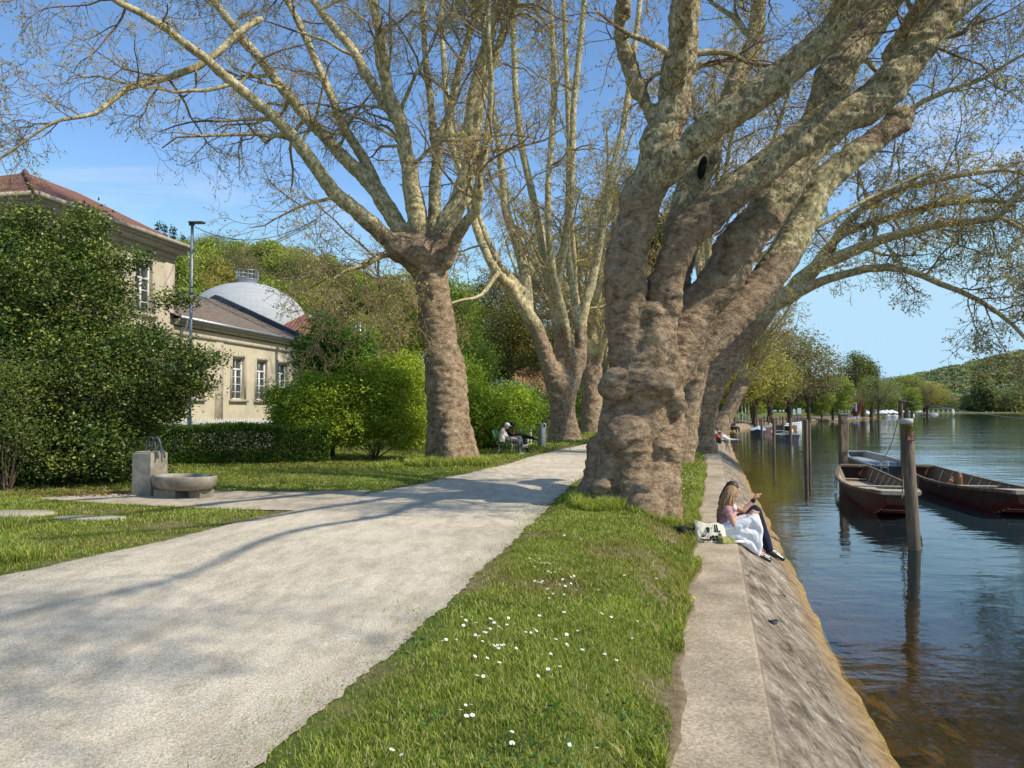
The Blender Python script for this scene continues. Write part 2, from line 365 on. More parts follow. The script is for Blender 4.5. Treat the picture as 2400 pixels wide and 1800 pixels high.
# ------------------------------------------------------------------ quay
m, nt, b, out = newmat('quay_stone'); M['quay'] = m; v = coords(nt)
at = N(nt, 'ShaderNodeAttribute', attribute_name='Col'); sp = N(nt, 'ShaderNodeSeparateColor'); nt.links.new(at.outputs['Color'], sp.inputs[0])
agg = noise(nt, v, 45, 5, .7); big = noise(nt, v, 1.1, 5, .65)
top = ramp(nt, agg, [(.3, (.22, .165, .11)), (.48, (.42, .345, .25)), (.68, (.64, .54, .41))])
top = mixc(nt, 1.0, top, ramp(nt, big, [(.35, (.58, .56, .53)), (.62, (1.05, 1.04, 1.0))]), 'MULTIPLY')
st = coords(nt, (2.4, .55, 1), rot=(0, 0, .25 + .4)); s1 = noise(nt, st, 3.0, 10, .76, .5)
slope = ramp(nt, s1, [(.34, (.09, .07, .05)), (.46, (.24, .19, .14)), (.56, (.36, .30, .23)), (.66, (.54, .47, .38))])
lich = noise(nt, coords(nt, (3, 1, 1), rot=(0, 0, .9)), 3.2, 6, .6, .5); slope = mixc(nt, ramp(nt, lich, [(.70, (0, 0, 0)), (.73, (1, 1, 1))]), slope, (.62, .60, .56))
ocre = ramp(nt, noise(nt, v, 7, 9, .78), [(.3, (.10, .06, .03)), (.46, (.28, .18, .085)), (.6, (.42, .29, .14)), (.72, (.24, .20, .12))])
moss = ramp(nt, noise(nt, v, 30, 4, .7), [(.35, (.10, .07, .02)), (.5, (.34, .23, .07)), (.6, (.40, .31, .11)), (.75, (.18, .17, .05))])
slope = mixc(nt, 1.0, slope, ramp(nt, noise(nt, v, 38, 6, .8), [(.3, (.55, .54, .52)), (.5, (.95, .95, .95)), (.7, (1.3, 1.28, 1.25))]), 'MULTIPLY'); slope = mixc(nt, 1.0, slope, ramp(nt, noise(nt, v, 5.5, 7, .75), [(.36, (.5, .48, .45)), (.55, (1.08, 1.08, 1.08))]), 'MULTIPLY')
wob = math_(nt, 'MULTIPLY', math_(nt, 'SUBTRACT', noise(nt, v, 2.2, 5, .7), .5), .55)
c = mixc(nt, sp.outputs[0], top, slope)
c = mixc(nt, ramp(nt, math_(nt, 'ADD', sp.outputs[1], wob), [(.35, (0, 0, 0)), (.75, (1, 1, 1))]), c, ocre)
c = mixc(nt, ramp(nt, math_(nt, 'ADD', sp.outputs[2], math_(nt, 'MULTIPLY', wob, 1.1)), [(.50, (0, 0, 0)), (.62, (1, 1, 1))]), c, moss)
cr = N(nt, 'ShaderNodeTexVoronoi', feature='DISTANCE_TO_EDGE'); cr.inputs['Scale'].default_value = .45; cr.inputs['Randomness'].default_value = 1
wv = N(nt, 'ShaderNodeVectorMath', operation='ADD'); nz = N(nt, 'ShaderNodeTexNoise'); nz.inputs['Scale'].default_value = 1.6; nz.inputs['Detail'].default_value = 5
nt.links.new(v, nz.inputs['Vector']); nt.links.new(nz.outputs['Color'], wv.inputs[1]); nt.links.new(coords(nt, (1.3, .7, 1)), wv.inputs[0]); nt.links.new(wv.outputs[0], cr.inputs['Vector'])
crk = ramp(nt, cr.outputs[0], [(0, (.8, .8, .8)), (.005, (0, 0, 0))]); crk = math_(nt, 'MULTIPLY', crk, sp.outputs[0]); crk = math_(nt, 'MULTIPLY', crk, ramp(nt, noise(nt, v, 1.3, 4, .7), [(.5, (0, 0, 0)), (.58, (.8, .8, .8))]))
c = mixc(nt, crk, c, (.03, .025, .02))
nt.links.new(c, b.inputs['Base Color']); b.inputs['Roughness'].default_value = .9; b.inputs['Specular IOR Level'].default_value = .2
nn = bump(nt, agg, .6, .008); nn = bump(nt, math_(nt, 'SUBTRACT', math_(nt, 'MULTIPLY', s1, sp.outputs[0]), crk), .9, .06, nn)
nt.links.new(nn, b.inputs['Normal'])
def sweep(prof, ys, name, parent, colf, jit=0.0, seed=0):
    x0 = xc(ys); d = (xc(ys + .5) - xc(ys - .5)); c_ = 1 / np.sqrt(1 + d * d); nx = c_; ny = -d * c_
    P = np.array(prof); Xq = x0[:, None] + nx[:, None] * P[:, 0]; Yq = ys[:, None] + ny[:, None] * P[:, 0]; Zq = np.repeat(P[None, :, 1], len(ys), 0)
    if jit:
        w = np.clip((P[:, 0] - .04) / .15, 0, 1)[None]
        n1 = (fbm(np.stack([Xq.ravel() * 1.5, Yq.ravel() * .9, Zq.ravel()], 1), 4, seed) - .5).reshape(Xq.shape)
        Zq = Zq + jit * n1 * w; Xq = Xq + jit * .8 * n1 * w
        n1 = (n2(Yq, Yq * 0, .7, seed + 5) - .5).reshape(Xq.shape); Xq = Xq + .14 * n1 * np.clip((P[:, 0] - .5) / .4, 0, 1)[None]
    A = Acc(); sv = np.repeat(P[None, :, 0], len(ys), 0).ravel()
    gridmesh(A, Xq, Yq, Zq, colf(sv)); return A.build(name, M['quay'], parent)
ysq = np.unique(np.concatenate([np.linspace(-4, 25, 420), np.linspace(25, 60, 200), np.linspace(60, 128, 160)]))
quay = thing('quay_wall', 'weathered stone quay with a narrow concrete ledge and sloping face above the river', 'quay wall')
sweep([(-.80, -.62), (-.76, -.36), (-.74, -.325), (-.70, -.305), (-.55, -.30), (-.4, -.298), (-.2, -.299), (-.03, -.301), (-.005, -.303), (.0, -.306)], ysq, 'ledge', quay, lambda s: np.stack([s * 0, s * 0, s * 0], 1))
sweep([(0.0, -.308), (.02, -.322), (.06, -.345)] + [(t, -.345 - (t - .06) * .66) for t in np.linspace(.1, .86, 14)] + [(.90, -.90), (.93, -.99), (.95, -1.25)], ysq, 'stone_face', quay,
      lambda s: np.stack([np.clip(s / .03, 0, 1), np.clip((s - .42) / .55, 0, 1), np.clip((s - .75) / .2, 0, 1)], 1), .13, 3)
# ------------------------------------------------------------------ river water
m, nt, b, out = newmat('river_water'); nt.nodes.remove(b)
gl = N(nt, 'ShaderNodeBsdfGlossy'); gl.inputs['Roughness'].default_value = .03; gl.inputs['Color'].default_value = (1, 1, 1, 1)
tr = N(nt, 'ShaderNodeBsdfTransparent'); tr.inputs[0].default_value = (.80, .76, .55, 1)
df = N(nt, 'ShaderNodeBsdfDiffuse'); df.inputs[0].default_value = (.014, .034, .042, 1)
at = N(nt, 'ShaderNodeAttribute', attribute_name='Col'); sp = N(nt, 'ShaderNodeSeparateColor'); nt.links.new(at.outputs['Color'], sp.inputs[0])
m1 = N(nt, 'ShaderNodeMixShader'); nt.links.new(sp.outputs[0], m1.inputs[0]); nt.links.new(tr.outputs[0], m1.inputs[1]); nt.links.new(df.outputs[0], m1.inputs[2])
w1 = noise(nt, coords(nt, (.7, 1.15, 1), rot=(0, 0, .12)), 1.7, 3, .45, .3); w2 = noise(nt, coords(nt, (1., 1.7, 1), rot=(0, 0, -.25)), 6.0, 2, .5)
w3 = noise(nt, coords(nt, (.08, .25, 1), rot=(0, 0, .5)), 1.0, 2, .5)
amp = ramp(nt, w3, [(.35, (.35, .35, .35)), (.65, (1, 1, 1))])
hh = math_(nt, 'MULTIPLY', math_(nt, 'ADD', w1, math_(nt, 'MULTIPLY', w2, .13)), amp)
nb = bump(nt, hh, 1.0, .022)
nt.links.new(nb, gl.inputs['Normal'])
fr = N(nt, 'ShaderNodeFresnel'); fr.inputs[0].default_value = 1.333; nt.links.new(nb, fr.inputs['Normal'])
fr2 = math_(nt, 'MULTIPLY', fr.outputs[0], 1.0, True)
m2 = N(nt, 'ShaderNodeMixShader'); nt.links.new(fr2, m2.inputs[0]); nt.links.new(m1.outputs[0], m2.inputs[1]); nt.links.new(gl.outputs[0], m2.inputs[2]); nt.links.new(m2.outputs[0], out.inputs[0])
A = Acc(); s2 = np.concatenate([np.linspace(-1.5, 12, 28), geo(13, 3000, 30, 3)]); y2 = np.unique(np.concatenate([np.linspace(-40, 60, 101), np.linspace(60, 830, 150)]))
SS2, YY2 = np.meshgrid(s2, y2); XX2 = xc(YY2.ravel()).reshape(YY2.shape) + SS2
depth = ZW - hland((SS2 * xcc(YY2.ravel()).reshape(SS2.shape)), XX2, YY2)
op = np.clip((depth - .3) / 1.5, 0, 1).ravel() ** .9
gridmesh(A, XX2, YY2, np.full_like(XX2, ZW), np.stack([op, op, op], 1))
o = A.build('water', m); tag(o, kind='structure')
print('ground', time.time() - T0)
# ------------------------------------------------------------------ branching
def nrm(v): return v / (np.linalg.norm(v, axis=-1, keepdims=True) + 1e-9)
def grow(P, R, n, L, ang, K=6, curl=.25, grav=0.0, tmin=.25, tmax=1.0, rk=.55, rmax=1e9, taper=.25, g=None, side=None, thin=.55):
    """children for every polyline: P (N,K0,3), R (N,K0)"""
    g = g or rng; N0, K0, _ = P.shape; M_ = N0 * n
    par = np.repeat(np.arange(N0), n); t = g.uniform(tmin, tmax, M_); ft = t * (K0 - 1); i = np.minimum(ft.astype(int), K0 - 2); f = (ft - i)[:, None]
    S0 = P[par, i] * (1 - f) + P[par, i + 1] * f; r0 = R[par, i] * (1 - f[:, 0]) + R[par, i + 1] * f[:, 0]
    T = nrm(P[par, i + 1] - P[par, i]); a = nrm(np.cross(T, g.normal(size=(M_, 3)))); an = np.radians(g.uniform(ang[0], ang[1], M_))[:, None]
    D = nrm(T * np.cos(an) + a * np.sin(an)); r = np.minimum(r0 * rk, rmax) * g.uniform(.7, 1.1, M_)
    Lc = g.uniform(L[0], L[1], M_) * (1 - thin * t)
    out_ = np.zeros((M_, K, 3)); out_[:, 0] = S0; p = S0; st = (Lc / (K - 1))[:, None]
    for k in range(1, K):
        D = D + g.normal(size=(M_, 3)) * curl; D[:, 2] += grav; D = nrm(D); p = p + D * st; out_[:, k] = p
    return out_, r[:, None] * np.linspace(1, taper, K)[None]
def leaves(acc, C, size, col, g=None, flat=0.0, width=.55, mi=0):
    """one folded leaf (two triangles as a bent quad) at every point"""
    g = g or rng; n = len(C); size = np.broadcast_to(size, n)[:, None]
    a = nrm(g.normal(size=(n, 3)) * np.array([1, 1, 1 - flat])); b_ = nrm(np.cross(a, g.normal(size=(n, 3)) * np.array([1, 1, 1]) + np.array([0, 0, flat * 3]))); nn = np.cross(a, b_)
    V = np.stack([C - a * size * .5, C + b_ * size * width * .5 + nn * size * .12, C + a * size * .5, C - b_ * size * width * .5 + nn * size * .12], 1).reshape(-1, 3)
    acc.add(V, np.arange(n * 4).reshape(-1, 4), col=np.repeat(np.broadcast_to(col, (n, 3)), 4, 0), mi=mi)
def pal(g, n, cols, w=None):
    cols = np.array(cols); i = g.choice(len(cols), n, p=w); return cols[i] * g.uniform(.75, 1.2, (n, 1))
BUD = [(.56, .46, .08), (.44, .44, .07), (.60, .45, .12), (.34, .22, .09), (.46, .50, .08)]
def limbs_px(L):
    """limb survey: list of (list of (u,v,Y,halfwidth px))"""
    out_ = []
    for pts in L:
        P = np.array([W(u, v, Y) for u, v, Y, h in pts]); R = np.array([h * Y / F for u, v, Y, h in pts]); out_.append((P, R))
    return out_
def extend(P, R, length, up=.5, steps=4, g=None, r_end=.03):
    g = g or rng; d = nrm(P[-1] - P[-2]); p = P[-1]; PP = list(P); RR = list(R); r0 = R[-1]
    for k in range(steps):
        d = nrm(d + g.normal(size=3) * .15 + np.array([0, 0, up * .2])); p = p + d * length / steps; PP.append(p); RR.append(max(r_end, r0 * (1 - .22 * (k + 1))))
    return np.array(PP), np.array(RR)
def plane_tree(label, group, trunk, limbs, voxel, seed, dens=1.0, lump=None, ext=5.0, twr=1.0, palefn=None, dispa=1.0, minpale=0, leafs=1.0, l1=(2.2, 4.6), ntop=19, tm=.18):
    g = np.random.default_rng(seed); t = thing('plane_tree', label, 'tree', group)
    A = Acc(); full = []; bx = Acc()
    for P, R in trunk: 
        Q = catmull(np.concatenate([P, R[:, None]], 1), max(6, len(P) * 4)); limb(A, Q[:, :3], np.maximum(Q[:, 3], .05), 16)
    for P, R in limbs:
        if ext and R[-1] > .03: P, R = extend(P, R, ext * g.uniform(.7, 1.2), g=g)
        Q = catmull(np.concatenate([P, R[:, None]], 1), 22); Q[:, 3] = np.maximum(Q[:, 3], .012)
        Q[1:, :3] += g.normal(size=(21, 3)) * (Q[1:, 3:4] * .10)
        full.append(Q)
        big = Q[:, 3] > voxel * 2.0
        k = 22 if big.all() else int(np.argmin(big))
        if k >= 2: limb(A, Q[:k, :3], Q[:k, 3], 12)
        if k < 22: tubes(bx, Q[max(k - 2, 0):, :3], Q[max(k - 2, 0):, 3], 8, col=(1, .55, 0))
    if lump: 
        for c_, r_ in lump: ball(A, c_, r_, 14, 9)
    pf = palefn or (lambda V: np.clip((V[:, 2] - 2.6) / 2.4, 0, 1))
    def disp(V, Nn):
        pl_ = pf(V); q = V * np.array([1.1, 1.1, 3.0]); w = V + .35 * (fbm(V * .9, 2, seed) - .5)[:, None]
        roll = 1 - np.abs(2 * fbm(w * np.array([1.3, 1.3, 2.6]), 3, seed + 3) - 1); roll = np.clip((roll - .72) / .28, 0, 1) * np.clip(fbm(V * 1.3, 2, seed + 11) * 2.6 - .7, 0, 1)
        knob = np.clip(fbm(V * 2.1, 2, seed + 5) - .52, 0, 1); fine = fbm(q * 4.5, 4, seed + 7) - .5
        return dispa * ((1 - .75 * pl_) * (.045 * roll + .30 * knob + .085 * fine) - .008 + .02 * pl_ * fine)
    def colf(V):
        p = pf(V); q = fbm(V * np.array([1, 1, 2.5]) * 1.2, 3, seed + 9)
        return np.stack([np.maximum(p, minpale), .35 + .5 * q, 0 * p], 1)
    remesh(A, 'trunk', M['bark'], voxel, 3, t, disp, colf)
    LP = np.array([q[:, :3] for q in full]); LR = np.array([q[:, 3] for q in full])
    n1 = max(2, int(ntop * dens)); P1, R1 = grow(LP, LR, n1, l1, (35, 80), 8, .22, .03, tm, 1, .42, .075, .25, g)
    P1b, R1b = grow(P1, R1, 4, (1.3, 2.6), (30, 65), 7, .26, -.01, .2, 1, .6, .03, .3, g)
    P2, R2 = grow(np.concatenate([P1[:, ::1][:, [0, 1, 2, 3, 4, 5, 7]], P1b]), np.concatenate([R1[:, [0, 1, 2, 3, 4, 5, 7]], R1b]), max(3, int(5 * dens)), (.7, 1.5), (25, 65), 5, .28, -.06, .2, 1, .6, .014, .4, g)
    P3, R3 = grow(P2, R2, 3, (.28, .7), (25, 60), 4, .25, -.02, .3, 1, .7, .0075, .5, g)
    pale = lambda R: np.stack([np.clip(R * 14, .35, 1), np.full_like(R, .5), R * 0], -1)
    B2 = Acc()
    if bx.n: B2 = bx
    tubes(B2, P1, R1, 6, col=pale(R1)); tubes(B2, P1b, np.maximum(R1b, .006 * twr), 5, col=pale(R1b))
    B2.build('branches', M['bark'], t)
    B3 = Acc(); tubes(B3, P2, np.maximum(R2, .0052 * twr), 3); tubes(B3, P3, np.maximum(R3, .0042 * twr), 3)
    B3.build('twigs', M['twig'], t)
    ends = np.concatenate([P3[:, -1], P3[:, -2], P2[:, -1]]); ends = ends + g.normal(size=ends.shape) * .03
    A = Acc(); leaves(A, ends, g.uniform(.035, .085, len(ends)) * leafs, pal(g, len(ends), BUD), g)
    A.build('young_leaves', M['leaf'], t)
    print(label[:30], 'twigs', len(P3), time.time() - T0); return t
PLG = 'old plane trees lining the riverside path'
def px(L, Y0=None): return [tuple(p) for p in L]
# ------------------------------------------------------------------ plane tree nearest the quay
Tk = limbs_px([
 [(1482, 1235, 13.5, 112), (1480, 1190, 13.6, 106), (1480, 1120, 13.6, 96), (1486, 1030, 13.6, 88), (1497, 950, 13.6, 82), (1505, 880, 13.6, 76), (1480, 800, 13.5, 54)],
 [(1556, 1215, 13.1, 44), (1552, 1130, 13.3, 40), (1568, 1030, 13.5, 40), (1568, 960, 13.7, 38), (1562, 880, 13.8, 42), (1555, 820, 13.9, 50)],
 [(1352, 1182, 13.9, 16), (1374, 1160, 13.8, 26), (1398, 1120, 13.7, 34), (1425, 1050, 13.6, 40)], [(1372, 1205, 13.5, 20), (1392, 1170, 13.5, 32), (1415, 1110, 13.5, 36)],
 [(1500, 1235, 12.7, 34), (1490, 1160, 12.9, 42), (1490, 1060, 13.1, 46)],
 [(1604, 1285, 12.6, 14), (1588, 1255, 12.7, 24), (1562, 1205, 12.8, 36), (1540, 1120, 13.0, 44)], [(1540, 1268, 12.4, 20), (1528, 1225, 12.5, 32), (1515, 1150, 12.8, 42)],
 [(1410, 1200, 13.2, 30), (1430, 1130, 13.2, 40), (1450, 1050, 13.3, 40)],
 [(1490, 900, 13.3, 60), (1530, 800, 13.3, 46), (1540, 765, 13.3, 40)]])
Lm = limbs_px([
 [(1500, 880, 13.5, 58), (1468, 790, 13.4, 50), (1466, 726, 13.3, 47), (1471, 600, 13.2, 46), (1494, 500, 13.1, 46), (1520, 430, 13, 46), (1548, 360, 12.9, 45), (1579, 249, 12.8, 39), (1598, 124, 12.7, 37), (1608, 0, 12.6, 36)],
 [(1530, 420, 13.0, 40), (1575, 385, 12.7, 38), (1598, 358, 12.6, 36), (1748, 239, 12.2, 37), (1897, 124, 11.9, 36), (1996, 20, 11.6, 31)],
 [(1545, 330, 12.9, 20), (1529, 279, 12.9, 17), (1489, 189, 12.8, 16), (1459, 100, 12.7, 15), (1454, 50, 12.6, 15), (1459, -20, 12.5, 15)],
 [(1535, 850, 13.5, 54), (1549, 740, 13.4, 43), (1579, 610, 13.2, 39), (1638, 522, 13.1, 45), (1723, 448, 13, 43), (1822, 373, 12.9, 37), (1947, 284, 12.8, 41), (2056, 239, 12.7, 44), (2121, 149, 12.6, 44), (2186, 60, 12.5, 42), (2230, -20, 12.4, 40)],
 [(1548, 900, 13.7, 50), (1598, 800, 13.9, 48), (1648, 697, 14, 49), (1723, 597, 14.1, 50), (1798, 498, 14.2, 45), (1872, 398, 14.3, 42), (1912, 299, 14.4, 38), (1962, 174, 14.5, 42), (2021, 90, 14.6, 40), (2070, -10, 14.7, 31)],
 [(1560, 905, 13.9, 34), (1600, 862, 14.1, 38), (1660, 800, 14.3, 41), (1748, 711, 14.5, 41), (1822, 622, 14.7, 39), (1872, 537, 14.9, 38), (1912, 448, 15, 35), (1972, 388, 15.1, 33), (2036, 338, 15.2, 29), (2101, 290, 15.3, 26)],
 [(1575, 760, 14.3, 36), (1585, 650, 14.7, 38), (1599, 547, 15, 40), (1618, 448, 15.2, 40), (1648, 373, 15.3, 35), (1678, 308, 15.4, 29), (1728, 199, 15.5, 25), (1768, 100, 15.6, 20), (1778, -10, 15.7, 18)],
])
for pts_, r_ in (([(2.75, 12.7, 6.9), (2.6, 10.8, 8.2), (2.9, 8.6, 9.6), (3.4, 6.4, 11.6), (4.0, 4.2, 12.6)], .11), ([(6.3, 12.7, 7.6), (6.8, 10.4, 9.0), (7.4, 8.0, 10.2), (8.2, 5.6, 12.2), (8.8, 3.4, 13)], .11), ([(1.9, 12.5, 8.2), (.9, 10.4, 9.6), (.3, 8.2, 10.8), (-.2, 6, 12.6)], .08), ([(4.9, 11.9, 7.5), (5.2, 9.6, 9.0), (5.2, 7.2, 10.2), (5.6, 5.0, 12.6)], .1)):  # unseen limbs overhead toward the camera, added to cast shadows on the path
    Lm.append((np.array(pts_), np.linspace(r_, r_ * .45, len(pts_))))
kn = W(2110, 278, 15.3)
lump = [(W(1470, 1020, 13.0), (.42, .3, .34)), (W(1530, 900, 13.1), (.4, .3, .3)), (W(1445, 900, 13.1), (.3, .25, .3)), (W(1530, 735, 13.2), (.26, .22, .24)), (W(1580, 950, 13.3), (.2, .2, .25)), (kn, (.26, .22, .27)), (W(1555, 1060, 13.0), (.25, .2, .3))]
# limb D ends in a broken knot, so it is not extended
T1 = plane_tree('huge old plane tree nearest the camera with thick limbs leaning over the river', PLG, Tk, Lm[:5] + Lm[6:], .028, 31, 1.0, lump, 6.0, ntop=13, tm=.56, l1=(1.8, 4.0),
    palefn=lambda V: np.clip((V[:, 2] - 3.4) / 4.0 + .15 * np.clip(V[:, 0] - 5.2, 0, 1), 0, .54))
A = Acc(); Q = catmull(np.concatenate([Lm[5][0], Lm[5][1][:, None]], 1), 22); limb(A, Q[:, :3], Q[:, 3], 12); ball(A, kn, (.25, .22, .25)); ball(A, W(2095, 300, 15.3), .2)
for a_, b_ in ((2128, 262), (2090, 262), (2122, 298)): ball(A, W(a_, b_, 15.2), .11)
remesh(A, 'broken_limb', M['bark'], .035, 3, T1, lambda V, n: .05 * (fbm(V * 3, 3, 5) - .5) + .06 * (fbm(V * np.array([8, 8, 14]), 3, 6) - .5), lambda V: np.stack([np.clip((V[:, 2] - 3.8) / 1.6, 0, .85) * np.clip((7.1 - V[:, 2]) / .3, 0, 1), .4 + .3 * fbm(V * 2, 2, 4), 0 * V[:, 0]], 1))
A = Acc(); hc = W(1646, 393, 14.85); ball(A, hc, (.085, .05, .24), 12, 9, rot=(0, math.radians(12), 0)); A.build('hollow', pm('dark_hollow', (.012, .009, .007), rough=1), T1)
# ------------------------------------------------------------------ plane tree left of the path
Tk = limbs_px([
 [(1066, 1098, 24, 62), (1062, 1075, 24, 56), (1054, 1035, 24, 50), (1052, 980, 24, 48), (1045, 885, 24, 46), (1030, 790, 24, 40), (1017, 700, 24, 38), (1005, 632, 24, 43), (990, 600, 24, 52)],
 [(1112, 1098, 23.8, 16), (1095, 1050, 23.9, 24), (1080, 990, 23.9, 22)], [(1015, 1082, 23.8, 18), (1020, 1040, 23.8, 24), (1032, 980, 24, 24)], [(1052, 1105, 23.2, 22), (1056, 1050, 23.4, 28), (1060, 980, 23.6, 26)],
 [(940, 575, 24, 32), (972, 590, 24, 42), (1010, 590, 24, 42)]])
Z = lambda zx, zy: (300 + zx / 2.01, zy / 2.01)
def zl(pts, hs, y0, y1): return [(*Z(*p), y0 + (y1 - y0) * i / (len(pts) - 1), h / 2.01) for i, (p, h) in enumerate(zip(pts, hs))]
Lm = limbs_px([
 zl([(1290, 1190), (1200, 1110), (1080, 1000), (950, 890), (830, 700), (680, 540), (520, 410), (380, 290), (250, 190), (100, 80), (-30, 20), (-150, -60)], [46, 43, 38, 35, 32, 28, 25, 22, 20, 18, 16, 14], 24, 20.5),
 zl([(1310, 1130), (1200, 930), (1050, 780), (900, 620), (780, 480), (690, 370), (590, 240), (480, 100), (380, -20)], [44, 40, 34, 29, 26, 24, 22, 19, 17], 24, 26),
 zl([(1190, 920), (1120, 760), (1020, 600), (950, 440), (880, 280), (800, 100), (740, -20)], [30, 26, 23, 21, 19, 17, 15], 24.5, 25.5),
 zl([(1390, 1190), (1350, 950), (1320, 780), (1290, 600), (1220, 400), (1190, 200), (1150, -20)], [54, 48, 40, 35, 30, 26, 23], 24, 23),
 zl([(1290, 600), (1150, 400), (1060, 240), (960, 120), (860, -20)], [30, 27, 24, 21, 18], 24, 26.5),
 zl([(1440, 1080), (1450, 850), (1460, 680), (1520, 520), (1560, 320), (1620, 130), (1670, -20)], [34, 30, 26, 22, 19, 17, 15], 24.4, 24.8),
 zl([(1450, 720), (1425, 500), (1400, 250), (1390, -20)], [22, 19, 17, 15], 24.6, 25.2),
 zl([(1440, 1200), (1500, 1050), (1580, 880), (1620, 720), (1620, 500), (1680, 250), (1740, 50), (1770, -20)], [58, 50, 43, 37, 32, 29, 26, 23], 23.8, 22.6),
 zl([(1635, 650), (1680, 420), (1760, 180), (1840, -20)], [27, 23, 19, 17], 23.2, 22.6),
 zl([(1500, 1240), (1560, 1100), (1640, 980), (1650, 870), (1680, 700), (1710, 450), (1700, 200)], [30, 29, 26, 22, 17, 14, 11], 23.6, 21),
 [(610, 45, 23, 9), (560, 75, 22.6, 9), (490, 140, 22.2, 9), (385, 185, 21.8, 8), (300, 205, 21.4, 7), (240, 255, 21, 6), (210, 270, 20.8, 5), (130, 285, 20.5, 4), (60, 330, 20.3, 3)],
 [(930, 590, 24, 11), (890, 600, 23.6, 8), (850, 620, 23.2, 6), (800, 640, 22.6, 3), (740, 690, 22, 1.5)],
 [(1190, 480, 24, 0.1), (1190, 479, 24, .1)] ][:-1])
for q in (10, 11): pass
T2 = plane_tree('plane tree left of the path with its forked crown fanning out to the left', PLG, Tk, Lm, .05, 47, 1.15, [(W(940, 585, 23.8), (.5, .45, .42)), (W(985, 600, 23.6), (.5, .45, .4))], 5.0, twr=1.25, leafs=1.1, ntop=17,
    palefn=lambda V: np.clip((V[:, 2] - 6.0) / 2.6, 0, 1) * .9 + .1 * (V[:, 2] > 1))
# ------------------------------------------------------------------ third and further plane trees
Tk = limbs_px([[(1322, 1045, 43, 44), (1322, 1025, 43, 36), (1318, 960, 43, 30), (1318, 905, 43, 34)], [(1352, 1040, 42.6, 12), (1340, 1010, 42.8, 18), (1335, 980, 43, 16)]])
Lm = limbs_px([
 [(1306, 910, 43, 26), (1275, 821, 42.6, 18), (1256, 764, 42.4, 17), (1221, 711, 42, 16), (1196, 673, 42, 14), (1158, 632, 41, 11), (1125, 560, 41, 10), (1100, 480, 41, 9), (1062, 350, 41, 8), (1040, 150, 41, 7), (1035, 0, 41, 5)],
 [(1236, 730, 42.3, 15), (1230, 647, 42.6, 14), (1210, 560, 42.8, 13), (1187, 497, 43, 11), (1176, 398, 43, 10), (1163, 298, 43, 9), (1145, 200, 43, 8), (1130, 0, 43, 7)],
 [(1335, 905, 43, 22), (1357, 853, 43.2, 16), (1360, 790, 43.4, 14), (1370, 727, 43.5, 12), (1395, 632, 43.6, 11), (1425, 450, 43.7, 9), (1470, 250, 43.8, 8), (1500, 0, 44, 6)],
 [(1319, 890, 43, 22), (1319, 821, 43.5, 15), (1306, 758, 44, 14), (1297, 695, 44.4, 13), (1281, 647, 44.6, 12), (1255, 480, 45, 10), (1215, 300, 45, 8), (1200, 0, 45, 6)],
 [(1300, 700, 44, 11), (1318, 600, 43, 11), (1340, 450, 42, 9), (1345, 250, 41.6, 8), (1370, 0, 41, 6)],
 [(1345, 860, 43, 10), (1320, 740, 43, 10), (1290, 600, 42.5, 9), (1285, 430, 42, 8), (1300, 220, 42, 7), (1290, 0, 42, 5)],
 [(1362, 800, 43.2, 9), (1345, 700, 43.5, 9), (1330, 560, 43.8, 8), (1335, 350, 44, 7), (1320, 0, 44, 5)],
 [(1200, 680, 42, 9), (1170, 640, 41, 6), (1130, 690, 40, 4.5), (1075, 705, 39, 3)],
 [(1230, 690, 42, 8), (1160, 600, 42, 8), (1120, 500, 43, 7), (1090, 420, 44, 6)]])
plane_tree('many stemmed plane tree standing behind the bench and waste bin', PLG, Tk, Lm, .08, 53, .95, None, 5.0, twr=2.0, leafs=1.7, ntop=13, l1=(2.5, 5.5), palefn=lambda V: np.clip((V[:, 2] - 4.5) / 3.5, 0, 1))
# leaning tree whose long limbs arch over the river
Tk = limbs_px([[(1640, 1052, 36, 42), (1642, 1035, 36, 34), (1645, 990, 36, 32), (1655, 930, 36, 33), (1672, 890, 36, 32), (1700, 850, 36, 32), (1725, 810, 36, 30)]])
Lm = limbs_px([
 [(1710, 830, 36, 30), (1738, 796, 35.8, 28), (1797, 721, 35.4, 26), (1862, 681, 35, 20), (1887, 640, 34.6, 17), (1996, 588, 33.4, 14), (2096, 552, 32.4, 12), (2195, 527, 31.2, 10), (2295, 517, 30, 9), (2340, 507, 29.4, 8), (2370, 473, 29, 7), (2410, 430, 28.6, 6)],
 [(1797, 721, 35.4, 17), (1872, 686, 34.6, 13), (1947, 652, 33.6, 11), (2046, 629, 32.6, 10), (2121, 632, 31.8, 8), (2195, 662, 31, 7), (2270, 691, 30, 6), (2345, 736, 29.4, 5), (2400, 790, 28.8, 4)],
 [(1862, 690, 35, 15), (1930, 610, 35, 12), (1985, 520, 34, 10), (2080, 455, 33, 8), (2200, 420, 32, 7), (2330, 400, 31, 5)],
 [(1870, 680, 35, 13), (1960, 560, 34, 10), (2090, 510, 34, 8), (2200, 480, 33, 7), (2290, 470, 32, 5)],
 [(1730, 800, 36, 24), (1800, 640, 36.6, 18), (1860, 480, 37, 15), (1900, 320, 37.5, 12), (1935, 120, 38, 10), (1960, -40, 38, 8)],
 [(1840, 560, 36.6, 13), (1920, 440, 36, 10), (2040, 330, 35, 9), (2160, 240, 34, 7), (2290, 190, 33, 5)],
 [(1880, 400, 37, 11), (1990, 300, 36, 9), (2100, 180, 35, 8), (2200, 80, 34, 6), (2300, 0, 33, 5)],
 [(2340, 507, 29.4, 5), (2385, 530, 29, 4), (2420, 560, 28.6, 3)]])
